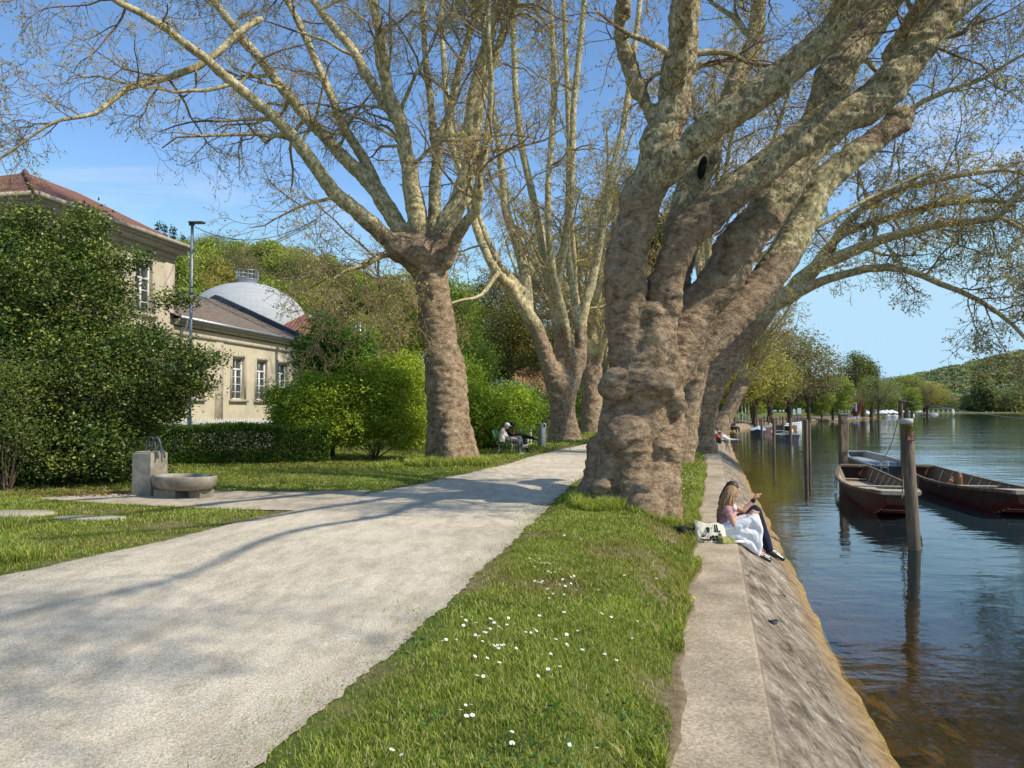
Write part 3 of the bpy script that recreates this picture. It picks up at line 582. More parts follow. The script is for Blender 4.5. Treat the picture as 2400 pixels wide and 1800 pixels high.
plane_tree('leaning plane tree behind the nearest one with long pale limbs arching over the water', PLG, Tk, Lm, .07, 61, 1.0, None, 3.0, twr=1.8, leafs=1.75, ntop=24, l1=(2, 4.2), palefn=lambda V: np.clip((V[:, 2] - 4.2) / 3, 0, 1))
# vase shaped trees from a rule
def vase(label, base, height, r0, nl, lean, seed, voxel=.09, twr=2.2, leafs=1.8, dens=.8, fork=.28, spread=.55, group=PLG, ext=0, l1=(2.2, 4.8), ntop=12):
    g = np.random.default_rng(seed); base = np.array(base, float); lean = np.array(lean, float)
    fz = height * fork; fp = base + np.array([lean[0] * fz, lean[1] * fz, fz])
    ks = np.linspace(-.06, 1, 5); P = np.array([base + (fp - base) * k for k in ks]); R = r0 * np.array([1.35, 1.05, .92, .95, 1.0]); Lm = []
    for i in range(nl):
        a = i * 2 * np.pi / nl + g.uniform(-.3, .3); d = nrm(np.array([math.cos(a) * spread + lean[0], math.sin(a) * spread + lean[1], 1.0]) + g.normal(size=3) * .08)
        LL = (height - fz) * g.uniform(.8, 1.08); p = fp - np.array([0, 0, r0 * .5]); pts = [p]; rr = [r0 * .55]
        for k in range(7):
            d = nrm(d + g.normal(size=3) * .09 + np.array([0, 0, .06])); p = p + d * LL / 7; pts.append(p); rr.append(r0 * .42 * (1 - .12 * (k + 1)))
        Lm.append((np.array(pts), np.array(rr)))
        if i % 2 == 0:
            j = 2; d2 = nrm(d + g.normal(size=3) * .35); q = pts[j]; P2_ = [q]
            for k in range(5): d2 = nrm(d2 + g.normal(size=3) * .08); q = q + d2 * LL * .7 / 5; P2_.append(q)
            Lm.append((np.array(P2_), r0 * .28 * np.linspace(1, .3, 6)))
    return plane_tree(label, group, [(P, R)], Lm, voxel, seed + 1, dens, None, ext, twr=twr, leafs=leafs, ntop=ntop, l1=l1, palefn=lambda V: np.clip((V[:, 2] - fz * .8) / (fz * .8), 0, 1))
b0 = G(1600, 1068, 0); vase('smaller trunked plane tree squeezed between the nearest plane and the leaning one', (6.1, 28, -.05), 17, .42, 6, (.22, .05), 71, .07, 1.6, 1.5, .9, .30, .42)
vase('plane tree farther along the path, mostly hidden behind the nearest trunk', (5.9, 56, 0), 21, .8, 8, (-.02, 0), 72, .1, 2.6, 2.2, .85, .22, .42)
vase('fourth plane tree left of the path, behind the many stemmed one', (8.6, 66, 0), 23, .7, 9, (-.05, 0), 74, .12, 2.8, 2.4, .9, .2, .5)
vase('fifth plane tree left of the path, only its pale upper limbs showing', (4.6, 88, 0), 27, .7, 8, (0, 0), 75, .14, 3.2, 2.8, .9, .2, .6)
vase('distant plane tree leaning toward the river beside the walkers', (20.6, 76, -.05), 14, .75, 6, (.5, 0), 73, .12, 3, 2.6, .7, .28, .5)
# ------------------------------------------------------------------ grass
def turf_ok(x, y, marg=0.0):
    s = (x - xc(y)) * xcc(y)
    inpath = (x > pl(y) + marg) & (x < pr(y) - marg)
    insp = (x > -8.9) & (x < -2.9) & (y > np.interp(x, SPx, SPlo) + .03) & (y < np.interp(x, SPx, SPhi) - .03)
    t2 = (x + 1.85) ** 2 + (y - 24) ** 2 < .6; t1 = ((x - 2.05) / .95) ** 2 + ((y - 13.5) / .8) ** 2 < 1
    return (~inpath) & (~insp) & (s < -.44 - .30 * n2(y, y * 0 + 3, .75, 91) ** 1.3 - .14 * n2(x, y, 2.3, 77)) & ~t2 & ~t1
def blades(n, x0, x1, y0, y1, hgt, wid, g, nearbank=False):
    x = g.uniform(x0, x1, n); y = g.uniform(y0, y1, n)
    k = np.abs(x / np.maximum(y, .1)) < .74; x, y = x[k], y[k]
    dens = n2(x, y, .8, 50); d2 = n2(x, y, 3.1, 51)
    pe = np.minimum(np.abs(x - pl(y)), np.abs(x - pr(y))); mg = np.clip(pe / .30, .32, 1)
    s = (x - xc(y)) * xcc(y); bare = np.clip((dens - .595) * 8, 0, .78) + .55 * ((s > -1.0) & (d2 > .56))
    k = turf_ok(x, y, g.exponential(.085, len(x))) & (g.uniform(size=len(x)) < mg * (1 - np.clip(bare, 0, .95))); x, y, dens, d2, mg = x[k], y[k], dens[k], d2[k], mg[k]
    return x, y, dens, d2, mg
def blade_mesh(acc, x, y, d1, d2, mg, hgt, wid, g):
    n = len(x); z = gz(x, y) - .008; h = hgt * g.uniform(.5, 1.35, n) * (.45 + 1.1 * d2) * (.55 + .45 * mg); a = g.uniform(0, 2 * np.pi, n)
    w = wid * g.uniform(.7, 1.3, n); ln = g.uniform(.15, .95, n) * h; la = a + np.pi / 2 + g.normal(size=n) * .7
    bx, by = np.cos(a) * w / 2, np.sin(a) * w / 2; lx, ly = np.cos(la) * ln, np.sin(la) * ln
    V = np.stack([np.stack([x - bx, y - by, z], 1), np.stack([x + bx, y + by, z], 1), np.stack([x + bx * .8 + lx * .35, y + by * .8 + ly * .35, z + h * .6], 1),
                  np.stack([x - bx * .8 + lx * .35, y - by * .8 + ly * .35, z + h * .6], 1), np.stack([x + lx, y + ly, z + h * .92], 1)], 1)
    c = pal(g, n, [(.21, .29, .03), (.29, .37, .045), (.14, .21, .02), (.42, .43, .09), (.58, .50, .22)], [.28, .28, .13, .19, .12])
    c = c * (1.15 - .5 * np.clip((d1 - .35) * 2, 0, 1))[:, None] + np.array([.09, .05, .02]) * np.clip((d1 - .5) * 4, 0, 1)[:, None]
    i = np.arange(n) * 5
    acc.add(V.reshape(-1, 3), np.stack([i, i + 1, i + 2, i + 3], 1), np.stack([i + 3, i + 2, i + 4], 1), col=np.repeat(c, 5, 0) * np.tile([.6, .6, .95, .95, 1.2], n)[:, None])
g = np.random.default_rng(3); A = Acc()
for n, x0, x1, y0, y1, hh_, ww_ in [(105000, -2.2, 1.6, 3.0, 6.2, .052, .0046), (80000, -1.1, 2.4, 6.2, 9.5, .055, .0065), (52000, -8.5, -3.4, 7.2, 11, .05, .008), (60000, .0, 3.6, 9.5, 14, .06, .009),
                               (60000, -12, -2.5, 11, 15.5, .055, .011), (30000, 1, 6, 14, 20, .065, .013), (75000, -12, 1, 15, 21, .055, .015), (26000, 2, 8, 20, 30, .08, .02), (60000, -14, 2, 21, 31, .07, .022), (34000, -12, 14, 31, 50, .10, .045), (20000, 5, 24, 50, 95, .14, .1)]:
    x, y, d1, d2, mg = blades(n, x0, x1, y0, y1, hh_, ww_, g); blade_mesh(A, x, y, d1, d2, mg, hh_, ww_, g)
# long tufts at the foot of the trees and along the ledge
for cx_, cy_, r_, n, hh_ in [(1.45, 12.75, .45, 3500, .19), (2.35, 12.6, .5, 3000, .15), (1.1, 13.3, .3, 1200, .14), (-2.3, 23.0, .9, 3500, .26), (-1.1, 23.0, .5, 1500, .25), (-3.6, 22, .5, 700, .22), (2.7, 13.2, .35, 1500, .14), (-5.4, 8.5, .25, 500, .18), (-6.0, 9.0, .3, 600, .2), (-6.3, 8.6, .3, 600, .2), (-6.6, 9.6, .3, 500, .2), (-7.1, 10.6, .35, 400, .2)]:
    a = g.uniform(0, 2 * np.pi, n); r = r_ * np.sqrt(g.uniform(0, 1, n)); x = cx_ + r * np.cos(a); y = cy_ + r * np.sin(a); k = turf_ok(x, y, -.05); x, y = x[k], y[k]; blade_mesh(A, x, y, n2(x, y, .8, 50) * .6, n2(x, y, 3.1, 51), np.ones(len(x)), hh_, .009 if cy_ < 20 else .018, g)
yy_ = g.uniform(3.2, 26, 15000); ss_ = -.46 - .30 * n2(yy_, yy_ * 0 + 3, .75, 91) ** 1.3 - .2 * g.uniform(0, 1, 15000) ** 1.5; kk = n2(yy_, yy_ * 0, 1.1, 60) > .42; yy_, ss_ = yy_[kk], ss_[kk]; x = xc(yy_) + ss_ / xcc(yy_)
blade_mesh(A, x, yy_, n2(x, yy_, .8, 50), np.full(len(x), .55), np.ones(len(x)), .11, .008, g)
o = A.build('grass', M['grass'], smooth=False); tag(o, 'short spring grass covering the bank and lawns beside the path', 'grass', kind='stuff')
# low broad weeds (clover, dandelion leaves) in the near turf
A = Acc(); cs = []
for cx_, cy_, r_, n in [(1.35, 3.75, .22, 260), (1.15, 4.0, .15, 160), (.1, 3.6, .3, 120), (-.55, 4.2, .2, 50), (.75, 4.6, .2, 60), (3.1, 10.6, .28, 420), (2.95, 10.2, .15, 200), (-.75, 5.4, .2, 50), (.3, 3.9, .4, 120)]:
    a = g.uniform(0, 2 * np.pi, n); r = r_ * np.sqrt(g.uniform(0, 1, n)); x = cx_ + r * np.cos(a); y = cy_ + r * np.sin(a); k = turf_ok(x, y); x, y = x[k], y[k]; cs.append(np.stack([x, y, gz(x, y) + g.uniform(.015, .07, len(x)) * (1 + (y > 9))], 1))
C = np.concatenate(cs); leaves(A, C, g.uniform(.02, .045, len(C)), pal(g, len(C), [(.07, .15, .03), (.10, .19, .04)]), g, .75, .8)
o = A.build('clover_and_weeds', M['leaf'], smooth=False); tag(o, 'low broad leaved weeds and clover growing in the near turf', 'weeds', kind='stuff')
# leaf litter under the dark shrub, crumbs along the path edge
A = Acc(); n = 900; x = g.uniform(-11, -7.3, n); y = g.uniform(14.6, 16.8, n); C = np.stack([x, y, gz(x, y) + .03], 1)
C2 = np.stack([g.uniform(-7.5, -3.5, 500), g.uniform(22.3, 23.6, 500), np.full(500, .04)], 1)
leaves(A, np.concatenate([C, C2]), g.uniform(.05, .1, n + 500), pal(g, n + 500, [(.22, .11, .05), (.30, .17, .08), (.14, .08, .04)]), g, .8, .7)
o = A.build('leaf_litter', M['leaf'], smooth=False); tag(o, 'dry brown leaves lying under the dark shrub and hedge', 'dead leaves', kind='stuff')
A = Acc(); 
for k in range(350):
    yq = 3.2 + 16 * random.random() ** 1.6; e = random.choice((0, 1)); xq = float((pr if e else pl)(np.array([yq]))[0]) + random.gauss(-.07 if e else .07, .13)
    if abs(xq / yq) > .72: continue
    r_ = random.uniform(.003, .008) * (1 + yq / 14); q = random.uniform(.3, .5); ball(A, (xq, yq, float(gz(np.array([xq]), np.array([yq]))[0]) + .012), (r_, r_ * .8, r_ * .6), 5, 4, col=(q, q * .86, q * .66), rot=(0, 0, random.random() * 3))
for k in range(1500):
    yq = random.uniform(3.2, 9.5); xq = random.uniform(float(pl(np.array([yq]))[0]), float(pr(np.array([yq]))[0]))
    if abs(xq / yq) > .70: continue
    r_ = random.uniform(.0025, .006); q = random.uniform(.22, .75); ball(A, (xq, yq, .018), (r_, r_ * .8, r_ * .6), 5, 4, col=(q, q * .93, q * .82), rot=(0, 0, random.random() * 3))
o = A.build('loose_gravel', pm('loose_stones', (.8, .8, .8), (.5, .5, .5), 30, vcol=True)); tag(o, 'loose gravel stones scattered along the path edges', 'gravel', kind='stuff')
# daisies and dandelions
A = Acc()
for k in range(13):
    a = k * 2 * np.pi / 13; ca, sa = math.cos(a), math.sin(a); A.add([[.002 * ca, .002 * sa, 0], [.011 * ca - .003 * sa, .011 * sa + .003 * ca, .002], [.0155 * ca, .0155 * sa, .001], [.011 * ca + .003 * sa, .011 * sa - .003 * ca, .002]], [[0, 3, 2, 1]], col=(.86, .86, .84))
ball(A, (0, 0, .002), (.0045, .0045, .003), 8, 5, col=(.8, .52, .03), mi=0); tubes(A, np.array([[0, 0, -.05], [0, 0, 0]]), np.array([.001, .001]), 4, col=(.15, .25, .05))
mm = pm('flower', (1, 1, 1), (.93, .93, .93), 30, .6, vcol=True, bst=.1)
d0 = A.build('daisy', mm); tag(d0, 'white daisy in the grass bank between the path and the quay', 'daisy', 'daisies in the near grass')
cr = lambda x, y: (900 + x / 2.458, 1200 + y / 2.458)
D = [(815,298),(838,290),(862,296),(896,294),(850,312),(868,340),(905,318),(925,318),(942,316),(958,322),(975,314),(990,320),(885,360),(935,382),(945,368),(962,376),(985,372),(998,398),(1010,356),(1025,368),(1040,400),(1060,378),(1078,402),(1095,395),(1030,415),(1005,434),(1012,446),(1045,455),(1062,450),(1078,440),(930,462),(942,470),(965,478),(985,474),(1000,488),(975,500),(1045,512),(1038,505),(952,526),(870,425),(888,432),(912,426),(905,436),(1110,480),(1105,472),(1160,395),(1188,405),(1170,362),(1235,370),(1270,426),(1195,254),(1005,263),(1137,180),(1040,155),(1165,505),(1170,522),(1235,478),(1420,495),(1500,362),(1450,356),(1480,368),(1570,408),(1522,560),(1255,618),(1460,660),(1488,678),(1430,762),(1310,638),(1272,857),(1142,832),(448,636),(472,658),(502,654),(508,678),(530,672),(458,688),(432,668),(612,648),(625,656),(635,672),(684,634),(717,644),(660,695),(680,690),(708,684),(724,686),(760,704),(595,706),(612,708),(576,728),(588,730),(548,750),(526,745),(568,782),(608,760),(730,778),(762,824),(630,803),(655,806),(676,806),(660,824),(640,812),(690,802),(298,772),(318,770),(336,780),(358,772),(417,772),(524,872),(596,882),(610,906),(664,908),(833,908),(895,648),(966,624),(896,630),(1037,610),(817,728),(846,732),(862,706),(878,720),(952,722),(989,770),(1053,742),(1116,720),(961,857),(1082,856),(1055,803),(945,948),(946,968),(1014,932),(572,990),(536,985),(888,988),(470,1160),(502,1157),(475,1224),(510,1220),(852,1174),(737,1318),(738,1385),(1067,1390),(1224,1408),(45,1424),(100,1454),(440,1188),(1385,390),(1340,892),(800,848)]
for i, (a_, b_) in enumerate(D):
    p = GZ(*cr(a_, b_)); c = d0 if i == 0 else d0.copy()
    if i: COL.objects.link(c)
    p = GZ(*(np.array(cr(a_, b_)) + (0, 0))); c.location = (p[0], p[1] - .0, p[2] + .045); c.rotation_euler = (random.uniform(-.1, .75), random.uniform(-.4, .4), random.random() * 3); q = random.uniform(.7, 1.05); c.scale = (q, q, q)
for i in range(70):
    yq = random.uniform(15, 24); xq = float(xc(yq)) - random.uniform(.8, 2.2); c = d0.copy(); COL.objects.link(c); c.location = (xq, yq, float(gz(np.array([xq]), np.array([yq]))[0]) + .06); c.rotation_euler = (.5, 0, 0); c.scale = (1.2, 1.2, 1.2); c['label'] = 'white daisy on the bank beyond the nearest plane tree'; c['group'] = 'daisies beyond the nearest plane tree'
A = Acc()
for k in range(22):
    for r1, z1 in ((.019, .0), (.013, .005)):
        a = k * 2 * np.pi / 22 + r1 * 40; ca, sa = math.cos(a), math.sin(a); A.add([[0, 0, z1], [r1 * .8 * ca - .003 * sa, r1 * .8 * sa + .003 * ca, z1 + .004], [r1 * ca, r1 * sa, z1 + .003], [r1 * .8 * ca + .003 * sa, r1 * .8 * sa - .003 * ca, z1 + .004]], [[0, 3, 2, 1]], col=(.9, .62, .02))
tubes(A, np.array([[0, 0, -.09], [0, 0, 0]]), np.array([.002, .002]), 5, col=(.2, .3, .08))
e0 = A.build('dandelion', mm); tag(e0, 'yellow dandelion flower', 'dandelion', 'dandelions in the grass')
DL = [((1627, 1418), 'yellow dandelion at the edge of the ledge in front of the seated pair'), ((1650, 1281), 'yellow dandelion in the weeds below the cream tote bag'), ((1327, 1035), 'yellow dandelion at the foot of the tree behind the bin'), ((1143, 1075), 'yellow dandelion on the grass below the bench'), ((1035, 1060), 'yellow dandelion beside the left tree trunk'), ((938, 1082), 'yellow dandelion left of the left tree trunk'), ((856, 1075), 'yellow dandelion under the bright green bushes'), ((1068, 1100), 'yellow dandelion on the lawn edge below the left tree'), ((580, 1138), 'yellow dandelion on the lawn right of the fountain')]
for i, (p_, lab) in enumerate(DL):
    p = GZ(*p_); c = e0 if i == 0 else e0.copy()
    if i: COL.objects.link(c)
    c.location = (p[0], p[1], p[2] + .07); c.rotation_euler = (.6, 0, i); q = 1 + max(0, p[1] - 12) * .05; c.scale = (q, q, q); c['label'] = lab
# ------------------------------------------------------------------ shrubs and leafy trees
def crown(acc, ells, ncl, per, lsize, cols, g, clr=.3, shell=.5, dark=.55, flat=.3, width=.6, cent=None):
    """clumps of leaves through the outer part of a set of ellipsoids: (centre, radii)"""
    vol = np.array([r[0] * r[1] * r[2] for c, r in ells]) ** .75; idx = g.choice(len(ells), ncl, p=vol / vol.sum())
    d = nrm(g.normal(size=(ncl, 3))); rr = shell + (1 - shell) * g.uniform(0, 1, ncl) ** .6
    c = np.array([ells[i][0] for i in idx]); r = np.array([ells[i][1] for i in idx])
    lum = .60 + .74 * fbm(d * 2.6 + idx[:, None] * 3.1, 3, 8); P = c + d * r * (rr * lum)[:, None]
    ins = np.zeros(ncl, bool)
    for j, (cc_, r_) in enumerate(ells): ins |= (idx != j) & (np.sum(((P - np.array(cc_)) / np.array(r_)) ** 2, 1) < .5)
    P = P[~ins]; d = d[~ins]; rr = rr[~ins]; ncl = len(P)
    tone = np.clip(.45 + .55 * (rr - shell) / (1 - shell + 1e-6) + .25 * d[:, 2], .3, 1.2) * g.uniform(.7, 1.25, ncl); base = pal(g, ncl, cols)  # clumps darken inward and lighten upward: shade put into the leaf colour
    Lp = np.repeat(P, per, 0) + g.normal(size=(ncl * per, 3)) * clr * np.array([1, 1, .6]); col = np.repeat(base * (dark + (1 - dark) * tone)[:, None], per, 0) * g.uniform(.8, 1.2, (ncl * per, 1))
    leaves(acc, Lp, lsize * g.uniform(.6, 1.3, ncl * per), col, g, flat, width); return P
def stems(acc, base, P, g, n=8, r=.03, col=(1, 1, 1)):
    for i in g.choice(len(P), min(n, len(P)), replace=False):
        e = P[i]; m_ = (np.array(base) + e) / 2 + g.normal(size=3) * .12 * np.linalg.norm(e - base); m_[2] = base[2] + (e[2] - base[2]) * .55
        b_ = np.array(base) + g.normal(size=3) * np.array([.25, .25, 0]) * r * 10
        tubes(acc, catmull([b_, m_, e], 7), np.linspace(r, r * .25, 7), 6, col=col)
def shrub(name, label, cat, ells, ncl, per, lsize, cols, seed, base, mat='leaf', clr=.3, shell=.5, group=None, nst=10, rst=.03, sticks=0, **k):
    g = np.random.default_rng(seed); t = thing(name, label, cat, group); A = Acc(); P = crown(A, ells, ncl, per, lsize, cols, g, clr, shell, **k)
    if sticks:   # shoots poking out of the outline
        cc_ = np.mean([e[0] for e in ells], 0)
        for i in g.choice(len(P), sticks):
            d = nrm(P[i] - cc_ + g.normal(size=3) * .5 + np.array([0, 0, .6])); L_ = g.uniform(.25, .8); q = P[i] + d * np.linspace(0, L_, 14)[:, None] + g.normal(size=(14, 3)) * .05
            leaves(A, np.repeat(q, 3, 0) + g.normal(size=(42, 3)) * .06, lsize * .9, pal(g, 42, cols), g, .3)
    A.build('foliage', M[mat], t, smooth=False); B = Acc(); stems(B, np.array(base, float), P, g, nst, rst); B.build('stems', M['stem'], t); return t
def E(u, v, Y, ru, rv, rd=None):
    c = W(u, v, Y); return (c, (ru * Y / F, rd if rd else ru * Y / F, rv * Y / F))
q = 1.085
DK = [(.035, .07, .013), (.05, .09, .018), (.09, .12, .03), (.16, .18, .05)]
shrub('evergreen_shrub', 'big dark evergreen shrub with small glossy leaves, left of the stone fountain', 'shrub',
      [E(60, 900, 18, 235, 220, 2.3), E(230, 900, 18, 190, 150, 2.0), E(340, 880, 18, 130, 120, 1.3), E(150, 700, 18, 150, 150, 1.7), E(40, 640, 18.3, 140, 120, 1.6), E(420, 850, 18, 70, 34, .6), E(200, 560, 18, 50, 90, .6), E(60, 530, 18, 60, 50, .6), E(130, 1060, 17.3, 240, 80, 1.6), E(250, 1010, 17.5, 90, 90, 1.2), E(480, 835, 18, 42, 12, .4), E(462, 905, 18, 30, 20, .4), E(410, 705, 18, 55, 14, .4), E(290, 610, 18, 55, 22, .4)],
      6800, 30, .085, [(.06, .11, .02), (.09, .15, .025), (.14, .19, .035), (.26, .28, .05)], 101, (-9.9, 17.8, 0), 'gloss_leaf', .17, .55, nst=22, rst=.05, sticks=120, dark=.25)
shrub('shrub', 'yellow green twiggy shrub at the left picture edge in front of the evergreen', 'shrub', [E(10, 930, 15.5, 90, 60, .7), E(60, 1000, 15.5, 60, 40, .5), E(0, 870, 15.5, 80, 40, .6)], 260, 12, .06, [(.20, .25, .05), (.14, .2, .04)], 102, (-10.3, 15.7, 0), 'leaf', .2, .3, nst=14, rst=.015)
BG = [(.32, .44, .04), (.40, .52, .05), (.22, .33, .03), (.46, .54, .08)]
shrub('broadleaf_shrub', 'darker green broad leaved young tree rising above the bright bushes', 'shrub', [E(775, 830, 27, 70, 60, 1.2), E(738, 855, 27, 38, 45, 1), E(850, 860, 27, 60, 45, 1), E(765, 780, 27, 35, 40, .6), E(830, 800, 27, 30, 30, .6), E(722, 810, 27, 18, 12, .4)], 620, 22, .17, [(.08, .18, .02), (.11, .23, .03), (.15, .28, .04)], 103, (-6.4, 27, 0), 'leaf', .25, .35, nst=12, rst=.04)
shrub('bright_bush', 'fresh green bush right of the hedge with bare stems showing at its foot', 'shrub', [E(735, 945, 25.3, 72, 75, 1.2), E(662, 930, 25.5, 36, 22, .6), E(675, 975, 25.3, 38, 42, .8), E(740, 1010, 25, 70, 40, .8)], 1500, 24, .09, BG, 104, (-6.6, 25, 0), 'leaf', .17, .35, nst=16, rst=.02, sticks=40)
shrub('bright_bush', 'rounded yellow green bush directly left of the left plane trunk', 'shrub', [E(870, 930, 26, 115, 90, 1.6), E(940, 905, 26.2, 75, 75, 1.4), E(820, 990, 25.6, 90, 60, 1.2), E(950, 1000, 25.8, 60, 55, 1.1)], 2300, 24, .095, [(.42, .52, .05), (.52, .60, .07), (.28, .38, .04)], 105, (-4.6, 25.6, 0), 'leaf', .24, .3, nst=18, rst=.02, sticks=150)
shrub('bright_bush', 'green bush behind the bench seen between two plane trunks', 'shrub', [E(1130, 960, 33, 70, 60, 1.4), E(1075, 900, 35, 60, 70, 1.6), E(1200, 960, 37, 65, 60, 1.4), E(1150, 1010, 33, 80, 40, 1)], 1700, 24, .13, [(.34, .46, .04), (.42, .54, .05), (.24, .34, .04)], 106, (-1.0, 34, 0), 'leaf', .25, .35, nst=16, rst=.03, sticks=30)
shrub('bush', 'dark green bush behind the trunk of the third plane tree', 'shrub', [E(1265, 950, 50, 60, 55, 2), E(1240, 985, 48, 70, 45, 2), E(1375, 960, 60, 40, 60, 2.4), E(1375, 1000, 60, 45, 40, 2)], 800, 20, .15, [(.08, .14, .02), (.12, .19, .02), (.2, .24, .07)], 107, (2, 52, 0), 'leaf', .35, .3, nst=8)
YG = [(.38, .43, .07), (.30, .36, .06), (.46, .46, .10)]
def ltree(name, label, ells, ncl, per, ls, cols, seed, base, clr=.5, rt=.2, group=None, shell=.35, flat=.2, dark=.55, nb=14):
    g = np.random.default_rng(seed); t = thing(name, label, 'tree', group); A = Acc(); P = crown(A, ells, ncl, per, ls, cols, g, clr, shell, dark, flat); A.build('crown', M['leaf'], t, smooth=False)
    B = Acc(); top = np.mean([e[0] for e in ells], 0); b_ = np.array(base, float); tubes(B, catmull([b_ - [0, 0, .3], (b_ * 2 + top) / 3 + g.normal(size=3) * .15, top], 9), np.linspace(rt, rt * .35, 9), 8)
    f = b_ * .55 + top * .45
    for i in g.choice(len(P), min(nb, len(P)), replace=False): tubes(B, catmull([f, (f + P[i]) / 2 + g.normal(size=3) * .3, P[i]], 6), np.linspace(rt * .4, rt * .08, 6), 5)
    B.build('trunk', M['stem'], t); return t
BT = 'trees in the middle ground left of the river'
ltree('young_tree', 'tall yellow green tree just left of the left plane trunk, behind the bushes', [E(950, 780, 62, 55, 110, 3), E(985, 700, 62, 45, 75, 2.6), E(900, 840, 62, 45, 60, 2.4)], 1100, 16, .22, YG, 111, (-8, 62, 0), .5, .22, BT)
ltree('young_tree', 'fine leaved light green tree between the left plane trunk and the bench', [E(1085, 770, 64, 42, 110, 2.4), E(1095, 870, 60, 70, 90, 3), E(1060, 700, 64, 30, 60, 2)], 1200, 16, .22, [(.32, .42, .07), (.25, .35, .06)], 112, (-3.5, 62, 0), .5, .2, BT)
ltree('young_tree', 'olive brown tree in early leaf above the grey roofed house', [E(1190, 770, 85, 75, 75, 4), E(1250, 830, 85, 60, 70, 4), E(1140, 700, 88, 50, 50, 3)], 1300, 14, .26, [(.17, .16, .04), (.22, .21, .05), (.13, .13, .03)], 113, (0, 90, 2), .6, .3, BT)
ltree('fir_tree', 'dark conifer behind the third plane tree', [E(1205, 730, 120, 22, 70, 3), E(1205, 800, 120, 34, 60, 4)], 500, 14, .4, [(.02, .04, .012), (.03, .055, .018)], 114, (.5, 120, 3), .7, .3, BT)
ltree('ivy_tree', 'dark ivy covered tree seen in the fork of the nearest plane', [E(1548, 570, 60, 30, 60, 2.5), E(1560, 640, 60, 30, 60, 2)], 500, 14, .25, [(.05, .08, .015), (.12, .13, .03)], 115, (11.5, 60, 0), .5, .25, BT)
# tree at the left edge whose drooping sprays hang into the top left corner
g = np.random.default_rng(9); t = thing('willow_tree', 'tree with small pale green leaves hanging into the top left corner', 'tree')
B = Acc(); tr_ = catmull([(-15.5, 14, -.3), (-15.3, 14.1, 4), (-14.6, 14.3, 8), (-13.8, 14.5, 12)], 16); tubes(B, tr_, np.linspace(.28, .08, 16), 10)
P1, R1 = grow(tr_[None], np.linspace(.28, .08, 16)[None], 46, (2.5, 5.6), (45, 85), 8, .12, .0, .45, 1, .35, .05, .3, g, thin=.2); P2, R2 = grow(P1, R1, 9, (.9, 2.2), (30, 70), 7, .2, -.22, .3, 1, .5, .012, .4, g)
tubes(B, P1, R1, 5); tubes(B, P2, np.maximum(R2, .005), 3); B.build('trunk', M['stem'], t); pts = P2.reshape(-1, 3); pts = np.repeat(pts, 7, 0) + g.normal(size=(len(pts) * 7, 3)) * .09
A = Acc(); leaves(A, pts, g.uniform(.04, .075, len(pts)), pal(g, len(pts), [(.16, .22, .05), (.22, .26, .07), (.11, .17, .04)]), g); A.build('foliage', M['leaf'], t, smooth=False)
# clipped hedge
g = np.random.default_rng(21)
def hedge(label, a, b_, h, wd, n, cols, ls, seed, name='hedge'):
    g = np.random.default_rng(seed); a = np.array(a, float); b_ = np.array(b_, float); t = thing(name, label, 'hedge'); L_ = np.linalg.norm(b_ - a); d = (b_ - a) / L_; nn_ = np.array([-d[1], d[0]]); A = Acc()
    u = g.uniform(0, L_, n); k = g.uniform(size=n); side = k < .55; top_ = ~side
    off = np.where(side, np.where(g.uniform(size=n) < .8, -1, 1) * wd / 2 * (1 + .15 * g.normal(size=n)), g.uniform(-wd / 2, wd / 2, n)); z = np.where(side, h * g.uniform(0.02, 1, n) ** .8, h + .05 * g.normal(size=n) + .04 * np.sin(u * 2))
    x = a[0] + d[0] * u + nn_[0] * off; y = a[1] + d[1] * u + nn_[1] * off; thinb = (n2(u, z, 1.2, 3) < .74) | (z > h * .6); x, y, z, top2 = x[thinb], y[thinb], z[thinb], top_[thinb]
    c = pal(g, len(x), cols) * np.where(top2, 1.35, .9)[:, None]; leaves(A, np.stack([x, y, z], 1), ls * g.uniform(.6, 1.3, len(x)), c, g); A.build('foliage', M['leaf'], t, smooth=False)  # top leaves lighter than the sides: sunlit top put into leaf colour
    B = Acc()
    for k in range(int(L_ * 9)):
        u_ = g.uniform(0, L_); o_ = g.uniform(-wd * .3, wd * .3); p = np.array([a[0] + d[0] * u_ + nn_[0] * o_, a[1] + d[1] * u_ + nn_[1] * o_, 0]); e = p + np.array([g.normal() * .12, g.normal() * .12, h * g.uniform(.7, .97)]); tubes(B, catmull([p, (p + e) / 2 + g.normal(size=3) * .04, e], 5), np.linspace(.012, .004, 5), 4)
    B.build('stems', M['stem'], t); return t
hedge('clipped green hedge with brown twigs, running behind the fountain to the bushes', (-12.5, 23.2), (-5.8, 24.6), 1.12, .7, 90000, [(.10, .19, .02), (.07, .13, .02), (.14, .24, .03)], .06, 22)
print('plants', time.time() - T0)
